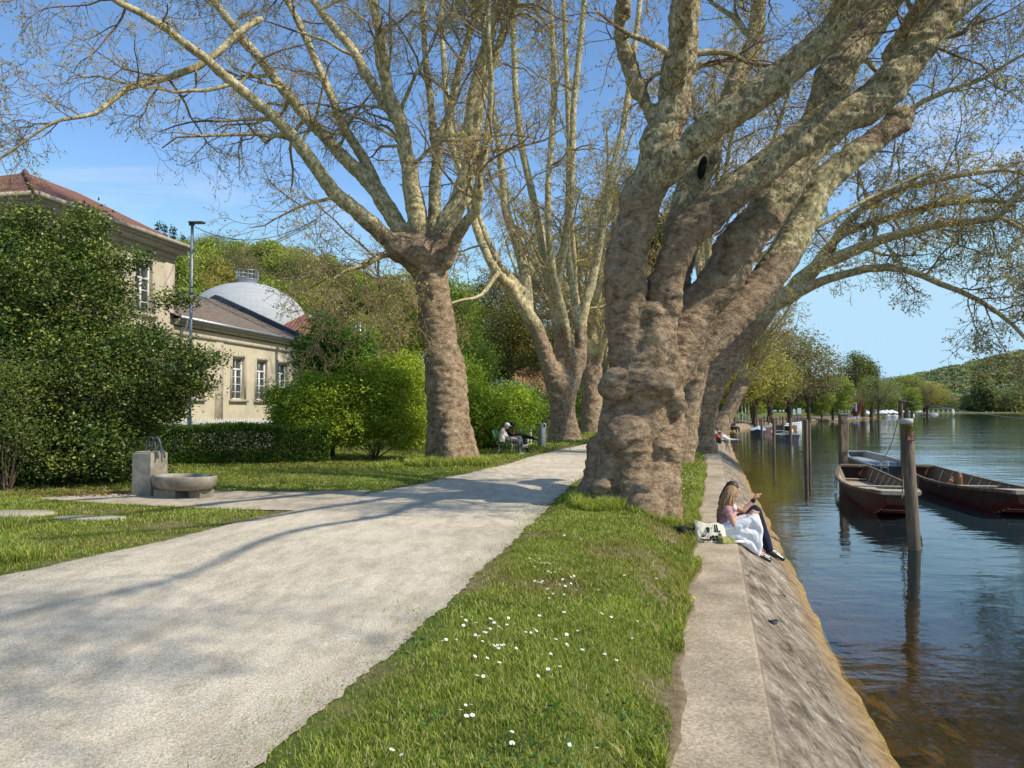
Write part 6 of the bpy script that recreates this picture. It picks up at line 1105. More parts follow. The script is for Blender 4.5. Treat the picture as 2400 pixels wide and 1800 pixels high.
bp = G(1118, 1052, 0); t = thing('backpack', 'dark backpack propped against the left plane trunk', 'bag', None, (bp[0] - .05, 24.6, .25), .2); A = Acc(); box(A, (0, 0, .22), (.22, .3, .42)); ball(A, (0, 0, .4), (.12, .16, .12)); remesh(A, 'bag_body', pm('navy_cloth', (.03, .035, .05), (.02, .02, .03), 10), .02, 3, t); A = Acc(); box(A, (.11, -.06, .2), (.02, .12, .05)); A.build('label_patch', M['capwhite'], t)
bn = G(1270, 1047, 0); t = thing('waste_bin', 'tall brushed steel waste bin with slanted top and round opening right of the bench', 'waste bin', None, (bn[0], bn[1], 0)); A = Acc(); a = np.arange(32) * 2 * np.pi / 32; prof = [0, .02, .7, .9]; V = []
for z in prof: V += [[.20 * math.cos(x) * (1 if z else .95), .20 * math.sin(x), z] for x in a]
V += [[.20 * math.cos(x), .20 * math.sin(x), 1.02 + .08 * math.cos(x) - .02 * abs(math.cos(x))] for x in a]; V.append([.0, 0, 1.06]); A.add(V, [[i * 32 + j, i * 32 + (j + 1) % 32, (i + 1) * 32 + (j + 1) % 32, (i + 1) * 32 + j] for i in range(4) for j in range(32)], [[4 * 32 + j, 4 * 32 + (j + 1) % 32, 160] for j in range(32)]); A.build('shell', M['steel'], t)
A = Acc(); ball(A, (.10, -.172, .96), (.062, .03, .075), 14, 10); A.build('opening', M['black'], t); A = Acc(); lathe(A, [(.205, .86), (.208, .87), (.208, .885), (.205, .89)], seg=32); A.build('band', M['zinc'], t)
bl = None
for i, u in enumerate((1217.5, 1224, 1237.5, 1244)):
    lab = ['leftmost of the four white bollards behind the bench', 'second white bollard from the left behind the bench', 'third white bollard from the left behind the bench', 'rightmost white bollard behind the bench, nearest the waste bin'][i]; p = W(u, 1000, 37); A = Acc(); zt = W(u, 992, 37)[2]; lathe(A, [(.045, -.05), (.045, zt - .02), (.03, zt), (0, zt)], seg=12); o = A.build('bollard', M['white']); o.location = (p[0], 37, 0); tag(o, lab, 'bollard', 'white bollards behind the bench')
print('furniture', time.time() - T0)
# ------------------------------------------------------------------ the pair seated on the quay
seatp = G(1688, 1257, ZQ); sy = 11.75; seatp = np.array([xc(sy) - .14, sy, ZQ]); rzq = math.atan2(-.25, .968)
m, nt, b, out = newmat('striped_shirt'); tc = N(nt, 'ShaderNodeTexCoord'); wv = N(nt, 'ShaderNodeTexWave', bands_direction='Z'); wv.inputs['Scale'].default_value = 17; wv.inputs['Distortion'].default_value = .6; wv.inputs['Detail'].default_value = 1; nt.links.new(tc.outputs['Object'], wv.inputs[0])
nt.links.new(ramp(nt, wv.outputs['Fac'], [(.55, (.36, .05, .09)), (.75, (.70, .55, .56))]), b.inputs['Base Color']); b.inputs['Roughness'].default_value = .9; M['stripe'] = m
M['skirt'] = pm('white_cotton', (.78, .78, .80), (.70, .70, .72), 9, .9, bd=.003); M['jean'] = pm('dark_jeans', (.016, .022, .05), (.009, .012, .028), 20, .9, bs=120, bd=.002); M['leather'] = pm('black_leather', (.014, .014, .016), (.01, .01, .01), 10, .25, spec=.7, bd=.001)
M['blond'] = pm('light_brown_hair', (.40, .24, .115), (.20, .11, .05), 26, .5, bs=60, bd=.006, stretch=(3, 3, .35), spec=.4); M['dhair'] = pm('dark_brown_hair', (.045, .022, .014), (.02, .01, .007), 26, .45, bs=60, bd=.006, stretch=(3, 3, .35), spec=.4)
def hair(t, mat, h, length, g, n=95, back=(-1, 0, 0), width=.15, r0=.012):
    A = Acc(); ball(A, h + np.array(back) * .012 + [0, 0, .02], (.106, .099, .112), 16, 12)
    for k in range(n):
        a = g.uniform(-1.0, 1.0) * 1.95; d = np.array([-math.cos(a), math.sin(a), 0]); p0 = h + np.array([0, 0, .115]) + d * .03; p1 = h + d * .112 + [0, 0, .03]; L_ = length * g.uniform(.8, 1.08) * (1 - .10 * abs(a)); sp_ = .10 + width * abs(math.sin(a)) ** 1.0
        p2 = h + d * np.array([.125, sp_ * .95, 0]) + [-.03, 0, -L_ * .45] + g.normal(size=3) * .013; p3 = h + d * np.array([.13, sp_ * .95, 0]) + [-.05, 0, -L_ * .78] + g.normal(size=3) * .018; p4 = p3 + [-.01, g.normal() * .02, -L_ * .25]
        Q = catmull([p0, p1, p2, p3, p4], 16); Q[4:] += np.cumsum(g.normal(size=(12, 3)) * .0035, 0); tubes(A, Q, np.concatenate([np.linspace(r0, r0 * 1.2, 8), np.linspace(r0 * 1.2, .002, 8)]), 5)
    return A.build('hair', mat, t)
g = np.random.default_rng(77)
J = dict(pelvis=(0, 0, .11), chest=(.0, 0, .37), neck=(.035, 0, .52), head=(.085, .02, .68), shL=(.02, .165, .46), shR=(.02, -.165, .46), elR=(.12, -.225, .20), wrR=(.335, -.14, .36), handR=(.40, -.10, .42), elL=(.16, .20, .24), wrL=(.33, .07, .37), handL=(.39, .03, .42),
         hipL=(.05, .09, .11), hipR=(.05, -.09, .11), knL=(.42, .07, .35), knR=(.41, -.09, .34), anL=(.44, .06, -.17), anR=(.43, -.10, -.17), toeL=(.57, .05, -.25), toeR=(.55, -.12, -.25))
P1 = person('person with long light brown hair and white skirt, nearer of the seated pair', J, [
  ('shirt', M['stripe'], [('limb', ['pelvis', (0, 0, .22), 'chest', 'neck'], [.128, .118, .128, .05]), ('limb', ['shL', 'chest', 'shR'], [.072, .115, .072]), ('limb', ['shR', (.045, -.185, .37)], [.07, .058]), ('limb', ['shL', (.05, .185, .37)], [.07, .058])], .012, .012),
  ('shoe', M['leather'], [('limb', [(.44, -.10, -.20), (.52, -.11, -.235), (.60, -.12, -.275)], [.046, .045, .034])], .01, 0), ('shoe', M['leather'], [('limb', [(.45, .06, -.20), (.53, .055, -.235), (.61, .05, -.275)], [.046, .045, .034])], .01, 0),
  ('bracelet', M['zinc'], [('limb', [(.305, -.152, .338), (.318, -.147, .348)], [.037, .037])], .006, 0)], tuple(seatp), rzq, .0085, facedir=(.75, .6, -.15))
# skirt: one draped skin from the waist over the knees to the ankles, folds pushed into it
A = Acc()
for y in (-.17, -.09, 0., .08, .15):
    limb(A, [(-.01, y * .7, .15), (.18, y, .22), (.40, y * .95, .335), (.47, y, .16), (.46, y * 1.05, -.02), (.45, y * 1.1, -.19)], [.12, .10, .075, .05, .042, .032])
    limb(A, [(-.01, y * .9, .07), (.16, y * 1.1, .07), (.32, y * 1.1, -.04), (.42, y * 1.1, -.15)], [.075, .085, .075, .04]); limb(A, [(.2, y, .15), (.36, y, .12), (.42, y, .0)], [.1, .09, .06])
remesh(A, 'skirt', M['skirt'], .0125, 3, P1, lambda V, n_: .055 * (fbm(np.stack([V[:, 1] * 22 + V[:, 0] * 9, V[:, 0] * 5 + V[:, 2] * 3, V[:, 2] * 4], 1), 2, 4) - .5))
hair(P1, M['blond'], np.array(J['head']), .38, g, 190, width=.085, r0=.014)
J2 = dict(J); J2.update(head=(.09, .0, .70), shR=(.0, -.18, .48), shL=(.0, .18, .48), elR=(.24, -.2, .38), wrR=(.40, -.16, .55), handR=(.45, -.13, .62), elL=(.14, .22, .25), wrL=(.36, .12, .33), handL=(.42, .1, .38), knR=(.44, -.12, .37), knL=(.43, .12, .36), anR=(.62, -.13, -.20), anL=(.60, .12, -.20), toeR=(.76, -.14, -.34), toeL=(.74, .12, -.33))
wtee = pm('white_tee', (.72, .73, .76), (.62, .63, .66), 10, .9, bd=.003)
P2 = person('person with shoulder length dark hair, white top and dark jeans, farther of the seated pair', J2, [
  ('shirt', wtee, [('limb', ['pelvis', (0, 0, .24), 'chest', 'neck'], [.145, .135, .145, .055]), ('limb', ['shL', 'chest', 'shR'], [.08, .125, .08]), ('limb', ['shR', (.10, -.20, .42)], [.078, .06]), ('limb', ['shL', (.05, .2, .39)], [.078, .062])], .014, .014),
  ('jeans', M['jean'], [('limb', ['hipR', 'knR', 'anR'], [.11, .085, .07]), ('limb', ['hipL', 'knL', 'anL'], [.11, .085, .07]), ('ball', 'pelvis', (.15, .155, .10))], .014, .02),
  ('shoe', M['leather'], [('limb', [(.62, -.13, -.235), (.72, -.135, -.29), (.82, -.14, -.345)], [.052, .048, .036])], .01, 0), ('shoe', M['leather'], [('limb', [(.60, .12, -.23), (.70, .12, -.285), (.80, .12, -.34)], [.052, .048, .036])], .01, 0),
  ('wristband', M['black'], [('limb', [(.385, -.165, .535), (.398, -.16, .548)], [.036, .036])], .007, 0)], tuple(seatp + np.array([.968, -.25, 0]) * .02 + np.array([.14, .55, 0])), rzq, .0095, facedir=(1, -.1, -.1))
A = Acc(); box(A, (-.132, .0, .24), (.05, .2, .13)); A.build('red_print', M['reflector'], P2); bpy.data.objects['red_print']['label'] = 'red print on the back of the white top'
hair(P2, M['dhair'], np.array(J2['head']), .28, g, 90, width=.10, r0=.014)
# tote bag with lettering, black jacket, salad pack
tb = thing('tote_bag', 'cream canvas tote bag with large black lettering, lying behind the seated pair', 'bag', None, tuple(seatp + np.array([-.30, -.26, .0])), .12)
A = Acc(); n = 26; u_, v_ = np.meshgrid(np.linspace(-1, 1, n), np.linspace(0, 1, 18))
def tote(u, v, side):
    w = .25 * (1 - .08 * v); th_ = .085 * np.cos(u * np.pi / 2) ** .55 * (1 - .55 * v ** 2) + .006; wr = .018 * (n2(u * 1.5 + 3, v * 1.5, 2.2, 5 + side) - .5).reshape(np.shape(u)) * 2; return u * w, side * (th_ + wr) + .05 * v, .005 + .27 * v * (1 - .10 * u) + .012 * np.sin(u * 5) * v
for side in (-1, 1): X, Y, Z_ = tote(u_, v_, side); gridmesh(A, X, Y, Z_)
A.build('bag_body', pm('canvas', (.72, .67, .54), (.58, .53, .42), 6, .95, bs=120, bd=.003), tb)
def lettering(body, size, x, z, par, mat, rot=.0):
    T_ = bpy.data.curves.new('t', 'FONT'); T_.body = body; T_.size = size; T_.align_x = 'RIGHT'; T_.extrude = .0; T_.offset = size * .035; to = bpy.data.objects.new('t', T_); COL.objects.link(to); dg = bpy.context.evaluated_depsgraph_get(); me = bpy.data.meshes.new_from_object(to.evaluated_get(dg)); bpy.data.objects.remove(to)
    nV = len(me.vertices); V = np.empty(nV * 3, np.float32); me.vertices.foreach_get('co', V); V = V.reshape(-1, 3); px_ = V[:, 0] + x + V[:, 1] * rot; pz_ = V[:, 1] + z; vv = np.clip((pz_ - .005) / .27, 0, 1); uu = np.clip(px_ / .25, -1, 1); X, Y, Z_ = tote(uu, vv, -1); V2 = np.stack([px_, Y - .006, pz_], 1)
    me.vertices.foreach_set('co', V2.astype(np.float32).ravel()); me.materials.clear(); me.materials.append(mat); o = bpy.data.objects.new('lettering', me); COL.objects.link(o); o.parent = par; return o
lettering('sell.', .145, .13, .15, tb, M['black'], -.12); lettering('cossli', .145, .15, .035, tb, M['black'], -.10)
A = Acc()
for off in (0, .03): tubes(A, catmull([(.0 - off, -.06, .27), (-.03 - off, -.115, .2), (-.10, -.12, .08 + off), (-.2, -.1, .08), (-.235 + off, -.06, .17), (-.15, -.05, .26)], 24), .009, 6)
A.build('straps', pm('strap', (.78, .74, .62), (.65, .6, .5), 20), tb)
A = Acc(); gg = np.random.default_rng(6)
for k in range(12): ball(A, gg.uniform(-1, 1, 3) * np.array([.20, .11, .03]) + [0, 0, .07], gg.uniform(.05, .09, 3), 10, 7)
jk = thing('black_jacket', 'crumpled black jacket lying on the grass edge behind the tote bag', 'jacket', None, tuple(seatp + np.array([-.52, .16, .0]))); remesh(A, 'cloth', M['black'], .014, 1, jk, lambda V, n_: .05 * (fbm(V * 11, 3, 2) - .5))
A = Acc(); box(A, (0, 0, .045), (.2, .14, .09)); sl_ = thing('salad_pack', 'small yellow green food packet on the ledge in front of the tote bag', 'food packet', None, tuple(seatp + np.array([-.12, -.40, 0])), .3); remesh(A, 'packet', pm('packet_print', (.42, .38, .14), (.16, .22, .05), 22, .35, detail=2), .01, 2, sl_, lambda V, n_: .03 * (fbm(V * 22, 3, 2) - .5))
A = Acc(); box(A, (0, 0, .02), (.17, .1, .03)); bk = A.build('white_booklet', M['white']); bk.location = tuple(seatp + np.array([.06, -.36, 0])); bk.rotation_euler = (0, 0, .2); tag(bk, 'flat white packet on the ledge under the skirt hem', 'packet')
A = Acc(); 
for k in range(3):
    a_ = np.linspace(0, 2 * np.pi, 14); tubes(A, np.stack([.035 * np.cos(a_) * (1 + .2 * k), .022 * np.sin(a_), .012 * k + .004 * np.sin(a_ * 2)], 1), .007, 5)
rg = A.build('iron_ring', M['darkmetal']); p = G(1812, 1470, -.52); rg.location = tuple(p + np.array([0, 0, .04])); tag(rg, 'small dark iron ring lying on the sloping quay face', 'ring')
# ------------------------------------------------------------------ people farther along
def walker(label, u, Y, z, colt, colp, rz=0., h=1.7, bend=0., kid=False, hairm='dhair', stride=.12, group=None, arm=None):
    k = h / 1.72; b_ = bend
    J = dict(pelvis=(0, 0, .93), chest=(.1 + .35 * b_, 0, 1.25 - .2 * b_), neck=(.12 + .62 * b_, 0, 1.45 - .38 * b_), head=(.14 + .8 * b_, 0, 1.60 - .42 * b_), hipL=(0, .09, .9), hipR=(0, -.09, .9), knL=(.06 + stride * .5, .09, .5), knR=(.04 - stride * .3, -.09, .5), anL=(stride, .09, .09), anR=(-stride, -.09, .09), toeL=(stride + .15, .09, .03), toeR=(-stride + .15, -.09, .03))
    sx_, sz = J['chest'][0] + .02 + .12 * b_, J['chest'][2] + .12 - .1 * b_; J.update(shL=(sx_, .18, sz), shR=(sx_, -.18, sz), elL=(sx_ + .04, .22, sz - .28), elR=(sx_ + .04, -.22, sz - .28), wrL=(sx_ + .12, .2, sz - .5), wrR=(sx_ + .12, -.2, sz - .5))
    if arm: J.update(arm)
    p = W(u, 970, Y); return person(label, J, [('shirt', colt, [('limb', ['pelvis', 'chest', 'neck'], [.14, .145, .06]), ('limb', ['shL', 'chest', 'shR'], [.085, .12, .085]), ('limb', ['shR', 'elR'], [.08, .055]), ('limb', ['shL', 'elL'], [.08, .055])], .025, .02),
      ('trousers', colp, [('limb', ['hipR', 'knR'] + ([] if kid else ['anR']), [.12, .09] + ([] if kid else [.06])), ('limb', ['hipL', 'knL'] + ([] if kid else ['anL']), [.12, .09] + ([] if kid else [.06])), ('ball', 'pelvis', (.14, .16, .12))], .025, .02), ('hair', M[hairm], [('ball', tuple(np.array(J['head']) + [-.02, 0, .035]), (.105, .095, .10))], .02, 0)], (p[0], Y, z), rz, .022, group, k)
red = pm('red_shirt', (.48, .02, .03), (.36, .015, .02), 9, .9); khaki = pm('khaki', (.42, .38, .28), (.33, .30, .22), 9, .9); white = wtee; blue = pm('pale_blue_shirt', (.45, .52, .62), (.36, .42, .52), 9, .9)
wd = G(1704, 1060, -.78); walker('child in white shirt and khaki shorts bending forward on the sloping quay face', 1707, 43.2, -.78, white, khaki, math.pi - .3, 1.42, .55, True, arm=dict(wrL=(.62, .1, 1.15), wrR=(.62, -.1, 1.12), elL=(.45, .2, 1.05), elR=(.45, -.2, 1.05)))
J = sitting(knR=(.38, -.12, .46), anR=(.45, -.16, .06), knL=(.38, .14, .46), anL=(.42, .16, .06), wrR=(.34, -.05, .86), wrL=(.34, .05, .84), elR=(.14, -.25, .72), elL=(.14, .25, .72), lean=.02, head=(.1, 0, 1.12))
rp = W(1697, 1000, 45.6); person('person in red shirt and black shorts sitting on the platform edge facing the camera', J, [('shirt', red, [('limb', ['pelvis', 'chest', 'neck'], [.15, .155, .07]), ('limb', ['shL', 'chest', 'shR'], [.09, .12, .09]), ('limb', ['shR', 'elR'], [.085, .065]), ('limb', ['shL', 'elL'], [.085, .065])], .02, .02), ('shorts', M['black'], [('limb', ['hipR', 'knR'], [.12, .085]), ('limb', ['hipL', 'knL'], [.12, .085]), ('ball', 'pelvis', (.15, .17, .10))], .02, .02), ('hair', M['dhair'], [('ball', (.07, 0, 1.17), (.10, .095, .09))], .02, 0)], (rp[0] - .15, 46.3, -.72), -math.pi / 2 - .35, .02)
for i, (u, Y, ct, lab) in enumerate([(1716, 83, M['black'], 'left of the two distant people in dark clothes on the quay'), (1722, 83.6, pm('navy_top', (.03, .04, .07)), 'right of the two distant people in dark clothes on the quay')]):
    p = W(u, 990, Y); person(lab, sitting(head=(.05, 0, 1.12)), [('shirt', ct, [('limb', ['pelvis', 'chest', 'neck'], [.15, .155, .07]), ('limb', ['shL', 'chest', 'shR'], [.09, .12, .09]), ('limb', ['shR', 'elR'], [.085, .065])], .025, .02), ('trousers', M['jean'], [('limb', ['hipR', 'knR', 'anR'], [.12, .085, .06]), ('limb', ['hipL', 'knL', 'anL'], [.12, .085, .06])], .025, 0), ('hair', M['dhair'], [('ball', (.03, 0, 1.16), (.105, .1, .1))], .02, 0)], (p[0], Y, -.70), -.5, .025)
p = W(1641, 1000, 44); person('person with bare legs sitting on the bank, half hidden by the leaning plane trunk', sitting(head=(.05, 0, 1.12)), [('shirt', wtee, [('limb', ['pelvis', 'chest', 'neck'], [.15, .155, .07]), ('limb', ['shL', 'chest', 'shR'], [.09, .12, .09])], .025, .02), ('shorts', M['jean'], [('limb', ['hipR', 'knR'], [.12, .085]), ('limb', ['hipL', 'knL'], [.12, .085])], .025, 0), ('hair', M['dhair'], [('ball', (.03, 0, 1.16), (.105, .1, .1))], .02, 0)], (p[0] - .1, 44, -.42), -.3, .025)
PW = 'people walking on the far path'
walker('far walker in white top and dark trousers, left of the three on the path', 1666, 112, 0, white, M['jean'], 1.4, 1.65, group=PW); walker('far walker in pale blue shirt, middle of the three on the path', 1674, 113, 0, blue, M['jean'], 1.4, 1.85, group=PW); walker('far walker in white top, right of the three on the path', 1682, 116, 0, white, khaki, 1.4, 1.6, group=PW); walker('far person in white top walking beyond the four slim poles', 1737, 128, 0, white, M['jean'], .4, 1.65, group=PW)
# slim poles, lamp and signs beyond
for i, (u, Y, vt, vb, lab) in enumerate([(1646, 52, 952, 1000, 'pale slim pole beside the leaning plane trunk'), (1677.5, 100, 935, 993, 'slim greenish pole behind the walkers'), (1730, 126, 945, 981, 'first of four slim poles by the far path'), (1739, 126, 944, 981, 'second of four slim poles by the far path'), (1747, 126, 944, 981, 'third of four slim poles by the far path'), (1755, 126, 944, 981, 'fourth of four slim poles by the far path')]):
    p = W(u, 980, Y); z0 = -.3 if Y < 60 else -.1; A = Acc(); zt = W(u, vt, Y)[2]; lathe(A, [(.045 if Y < 60 else .09, z0), (.045 if Y < 60 else .08, zt), (0, zt)], seg=8); o = A.build('slim_pole', pm('pale_pole', (.5, .5, .46))); o.location = (p[0], Y, 0); tag(o, lab, 'pole', 'slim poles along the path')
for i, (u, v, Y, w, h, lab) in enumerate([(1873, 966, 150, .75, 1.5, 'pale rounded sign board beside the beach, right one of two'), (1861, 968, 152, .5, 1.6, 'pale green sign board beside the beach, left one of two')]):
    p = W(u, v, Y); t = thing('sign_board', lab, 'sign'); A = Acc(); box(A, (p[0], Y, p[2] + .2), (w, .15, h * .75)); bevel(A.build('board', pm('sign_face', (.55, .68, .66), (.45, .6, .56), 3, .5), t, smooth=False), .05); A = Acc(); box(A, (p[0], Y + .1, (p[2] - 1) / 2), (.08, .08, p[2] + 1)); A.build('stand', M['zinc'], t)
p = W(2006, 975, 150); t = thing('street_lamp', 'curved steel lamp at the beach, left of the square mooring post top', 'street lamp'); A = Acc(); tubes(A, catmull([(p[0] - 1.0, 150, -.5), (p[0] - 1.0, 150, 1.2), (p[0] - .7, 150, 2.2), (p[0] - .1, 150, 2.5)], 14), .045, 6); A.build('pole', M['zinc'], t); A = Acc(); box(A, (p[0] + .05, 150, 2.3), (.26, .26, 1.7)); A.build('lamp_head', M['zinc'], t, smooth=False)
# ------------------------------------------------------------------ cafe parasols
pc_ = None
for i, (u, v, lab) in enumerate([(2068, 968, 'left white cafe parasol'), (2078, 967, 'second white cafe parasol'), (2090, 967, 'third white cafe parasol'), (2012 + 15, 969, 'white parasol apart from the others, left of the cafe')]):
    p = W(u, v, 262); t = thing('cafe_parasol', lab + ' on the far left bank', 'parasol', 'white cafe parasols', (p[0], 262, 0)); A = Acc(); z = p[2]; lathe(A, [(0, z + 1.0), (1.1, z + .55), (2.3, z), (2.3, z - .25)], seg=8); A.build('canopy', M['white'], t, smooth=False); A = Acc(); tubes(A, np.array([[0, 0, -.4], [0, 0, z + .9]]), .1, 6); A.build('pole', M['zinc'], t)
# ------------------------------------------------------------------ trees along the far bank (individual)
def proto(kind, seed):
    g = np.random.default_rng(seed); t = thing('tree', '', 'tree'); A = Acc(); B = Acc()
    if kind == 'round': el = [((0, 0, .62), (.34, .34, .30)), ((.12, .05, .72), (.24, .24, .22)), ((-.14, 0, .58), (.24, .24, .24)), ((0, .1, .36), (.32, .32, .24))]; cols = [(.30, .37, .06), (.23, .31, .05), (.36, .41, .08)]; n, per, ls, cl = 480, 16, .044, .045
    if kind == 'bare': el = [((0, 0, .60), (.40, .40, .34)), ((.15, .05, .7), (.26, .26, .25)), ((-.15, 0, .55), (.28, .28, .26))]; cols = [(.26, .23, .115), (.21, .185, .095), (.27, .26, .11)]; n, per, ls, cl = 700, 16, .024, .055
    if kind == 'gold': el = [((0, 0, .60), (.42, .42, .34)), ((.2, 0, .5), (.3, .3, .25)), ((-.2, 0, .5), (.3, .3, .25))]; cols = [(.48, .44, .09), (.40, .40, .09), (.38, .30, .10)]; n, per, ls, cl = 700, 17, .027, .05
    if kind == 'poplar': el = [((0, 0, .55), (.10, .10, .42)), ((.02, 0, .8), (.07, .07, .2))]; cols = [(.20, .24, .05), (.26, .29, .07), (.15, .19, .04)]; n, per, ls, cl = 260, 14, .024, .03
    if kind == 'fir': el = [((0, 0, .25), (.17, .17, .12)), ((0, 0, .45), (.13, .13, .13)), ((0, 0, .65), (.09, .09, .13)), ((0, 0, .85), (.045, .045, .13))]; cols = [(.025, .05, .02), (.035, .065, .025)]; n, per, ls, cl = 260, 14, .03, .02
    if kind == 'cedar': el = [((0, 0, .75), (.34, .34, .07)), ((.06, 0, .9), (.22, .22, .07)), ((-.08, 0, .6), (.40, .40, .07))]; cols = [(.03, .055, .035), (.045, .07, .045)]; n, per, ls, cl = 240, 14, .03, .025
    if kind == 'willow': el = [((0, 0, .55), (.48, .48, .36)), ((.1, 0, .7), (.3, .3, .25)), ((-.2, 0, .5), (.3, .3, .3))]; cols = [(.25, .29, .12), (.20, .25, .10), (.30, .33, .15)]; n, per, ls, cl = 520, 14, .022, .055
    if kind == 'red': el = [((0, 0, .55), (.30, .30, .40)), ((.05, 0, .3), (.3, .3, .2))]; cols = [(.20, .035, .035), (.13, .025, .03), (.26, .08, .05)]; n, per, ls, cl = 360, 14, .03, .045
    P = crown(A, el, n, per, ls, cols, g, cl, .35, .5, .2); c = np.array([0, 0, .12 if kind == 'fir' else .3]); tubes(B, catmull([(0, 0, -.03), (.01, 0, .15), (0, 0, .5), (0, .01, .8)], 9), np.linspace(.028, .006, 9), 7)
    if kind != 'fir':
        for i in g.choice(len(P), 22, replace=False): tubes(B, catmull([c * [1, 1, g.uniform(.5, 1.5)], (c + P[i]) / 2 + g.normal(size=3) * .03, P[i]], 6), np.linspace(.011, .002, 6), 4)
    A.build('crown', M['leaf'], t, smooth=False); B.build('trunk', M['stem'], t); t.location = (0, -500, -200); return t
PR = {k: [proto(k, 200 + 7 * i + len(k)) for i in range(2 if k in ('round', 'bare') else 1)] for k in ('round', 'bare', 'gold', 'poplar', 'fir', 'cedar', 'willow', 'red')}
used = set()
def put(kind, x, y, z, h, label, group, wide=1.0):
    r = random.choice(PR[kind]); c = copytree(r, (x, y, z), random.random() * 6.28, (h * wide, h * wide, h)); c['label'] = label; c['group'] = group; c.name = {'fir': 'fir_tree', 'poplar': 'poplar', 'willow': 'willow_tree', 'cedar': 'cedar', 'red': 'red_tree'}.get(kind, 'tree'); return c
GB = 'trees along the far left bank'
for kind, u, Y, vt, wide, lab in [
  ('gold', 1715, 95, 770, 1.25, 'golden leafed plane tree over the far quay, nearest of its row'), ('gold', 1655, 105, 790, 1.2, 'golden plane tree behind the leaning plane trunk'), ('bare', 1800, 135, 755, 1.2, 'tall brown twiggy tree behind the golden plane'), ('bare', 1850, 140, 765, 1.15, 'brown twiggy tree, tallest of the far row'), ('bare', 1895, 165, 800, 1.1, 'brown twiggy tree at the right end of the far row'), ('gold', 1765, 120, 800, 1.2, 'low golden brown tree between the taller brown ones'),
  ('round', 1950, 180, 870, 1.1, 'yellow green tree left of the beach lamp'), ('round', 1925, 170, 905, 1.1, 'low light green tree at the beach'), ('cedar', 1978, 230, 855, .8, 'dark flat crowned cedar above the beach trees'), ('poplar', 2003, 235, 820, 1.5, 'tallest poplar behind the willow'), ('poplar', 2022, 240, 830, 1.7, 'bright poplar right of the tallest one'), ('poplar', 2040, 242, 845, 1.6, 'lower bright poplar, right end of the poplar group'), ('bare', 1985, 200, 905, .9, 'brown tree left of the purple red tree'), ('red', 2008, 205, 915, .7, 'purple red tree by the far bank'), ('willow', 2058, 225, 872, 1.1, 'broad pale green willow above the cafe'), ('willow', 2028, 245, 885, 1.0, 'pale green willow behind the red tree'), ('round', 2134, 300, 903, .9, 'conical green tree right of the cafe willow'), ('bare', 2165, 340, 935, 1.3, 'low brown tree on the far bank right of the conical green tree'), ('round', 2095, 290, 918, .9, 'small green tree behind the cafe parasols'), ('round', 2005, 260, 890, .9, 'olive tree under the poplars'),
  ('round', 1640, 140, 905, 1.2, 'dark tree behind the far walkers'), ('round', 1700, 150, 915, 1.3, 'dark tree behind the four slim poles'), ('round', 1760, 160, 915, 1.3, 'dark green tree behind the moored boats'), ('round', 1560, 110, 880, 1.0, 'green tree seen under the leaning plane')]:
    p = W(u, vt, Y); gz0 = float(gz(np.array([p[0]]), np.array([float(Y)]))[0]); gz0 = max(gz0, -.4); put(kind, p[0], Y, gz0, (p[2] - gz0) / 1.0, lab, GB, wide)
rb = random.Random(12)
for i in range(26):
    u = 1545 + i * 25 + rb.uniform(-8, 8); Y = lin(185, 330, i / 25) + rb.uniform(0, 25); p = W(u, 962, Y); hh_ = rb.uniform(12, 19); k_ = rb.choice(('round', 'round', 'bare', 'gold')); put(k_, p[0], Y, -.5, hh_, {'round': 'green tree in the backdrop behind the beach and moored boats', 'bare': 'brown tree in the backdrop behind the beach and moored boats', 'gold': 'golden tree in the backdrop behind the beach and moored boats'}[k_], 'backdrop trees behind the beach', 1.25)
# hillside wood on the left, tree by tree
rs = random.Random(4); GH = 'trees on the wooded hillside behind the museum'
LBL = {'round': 'green leafy tree on the wooded hillside', 'bare': 'brown twiggy tree on the wooded hillside', 'fir': 'dark conifer on the wooded hillside', 'gold': 'yellow olive tree on the wooded hillside'}
cnt = 0
for row, (Y, n) in enumerate([(118, 26), (134, 30), (150, 32), (168, 34), (186, 36), (205, 38), (222, 38)]):
    for k in range(n):
        px_ = -.66 + .94 * (k + rs.uniform(-.3, .3)) / n; y = Y + rs.uniform(-6, 6); x = px_ * y
        if (x - float(xc(y))) > -16 or px_ > .24: continue
        z = float(gz(np.array([x]), np.array([y]))[0]); kd = rs.choices(['round', 'bare', 'gold', 'fir'], [.62, .26, .05, .07])[0]; h = rs.uniform(9.5, 14) * (1.15 if kd == 'fir' else 1); put(kd, x, y, z - .4, h, LBL[kd], GH, rs.uniform(.85, 1.15)); cnt += 1
p = W(838, 640, 205); put('red', p[0], 200, float(gz(np.array([p[0]]), np.array([200.]))[0]), 12.5, 'dark purple leaved tree on the hilltop', GH, 1.3)
for u, vt, Y, kd, lab in [(372, 515, 200, 'fir', 'tall dark fir on the hilltop behind the museum eave'), (385, 520, 203, 'fir', 'dark fir right of the tallest hilltop fir'), (428, 545, 190, 'fir', 'narrow dark fir left of the street lamp'), (415, 575, 150, 'round', 'bright green tree directly left of the lamp pole'), (490, 570, 165, 'round', 'dense green tree right of the lamp pole'), (560, 568, 180, 'bare', 'pale twiggy tree above the silver dome'), (700, 590, 170, 'bare', 'big brown twiggy tree below the crane'), (650, 640, 150, 'bare', 'brown tree right of the dome')]:
    p = W(u, vt, Y); z = float(gz(np.array([p[0]]), np.array([float(Y)]))[0]); put(kd, p[0], Y, z - 3, p[2] - z + 3, lab, GH, .75 if kd == 'round' else .85)
for L_ in PR.values():
    for r in L_:
        for ch in list(r.children): bpy.data.objects.remove(ch)
        bpy.data.objects.remove(r)
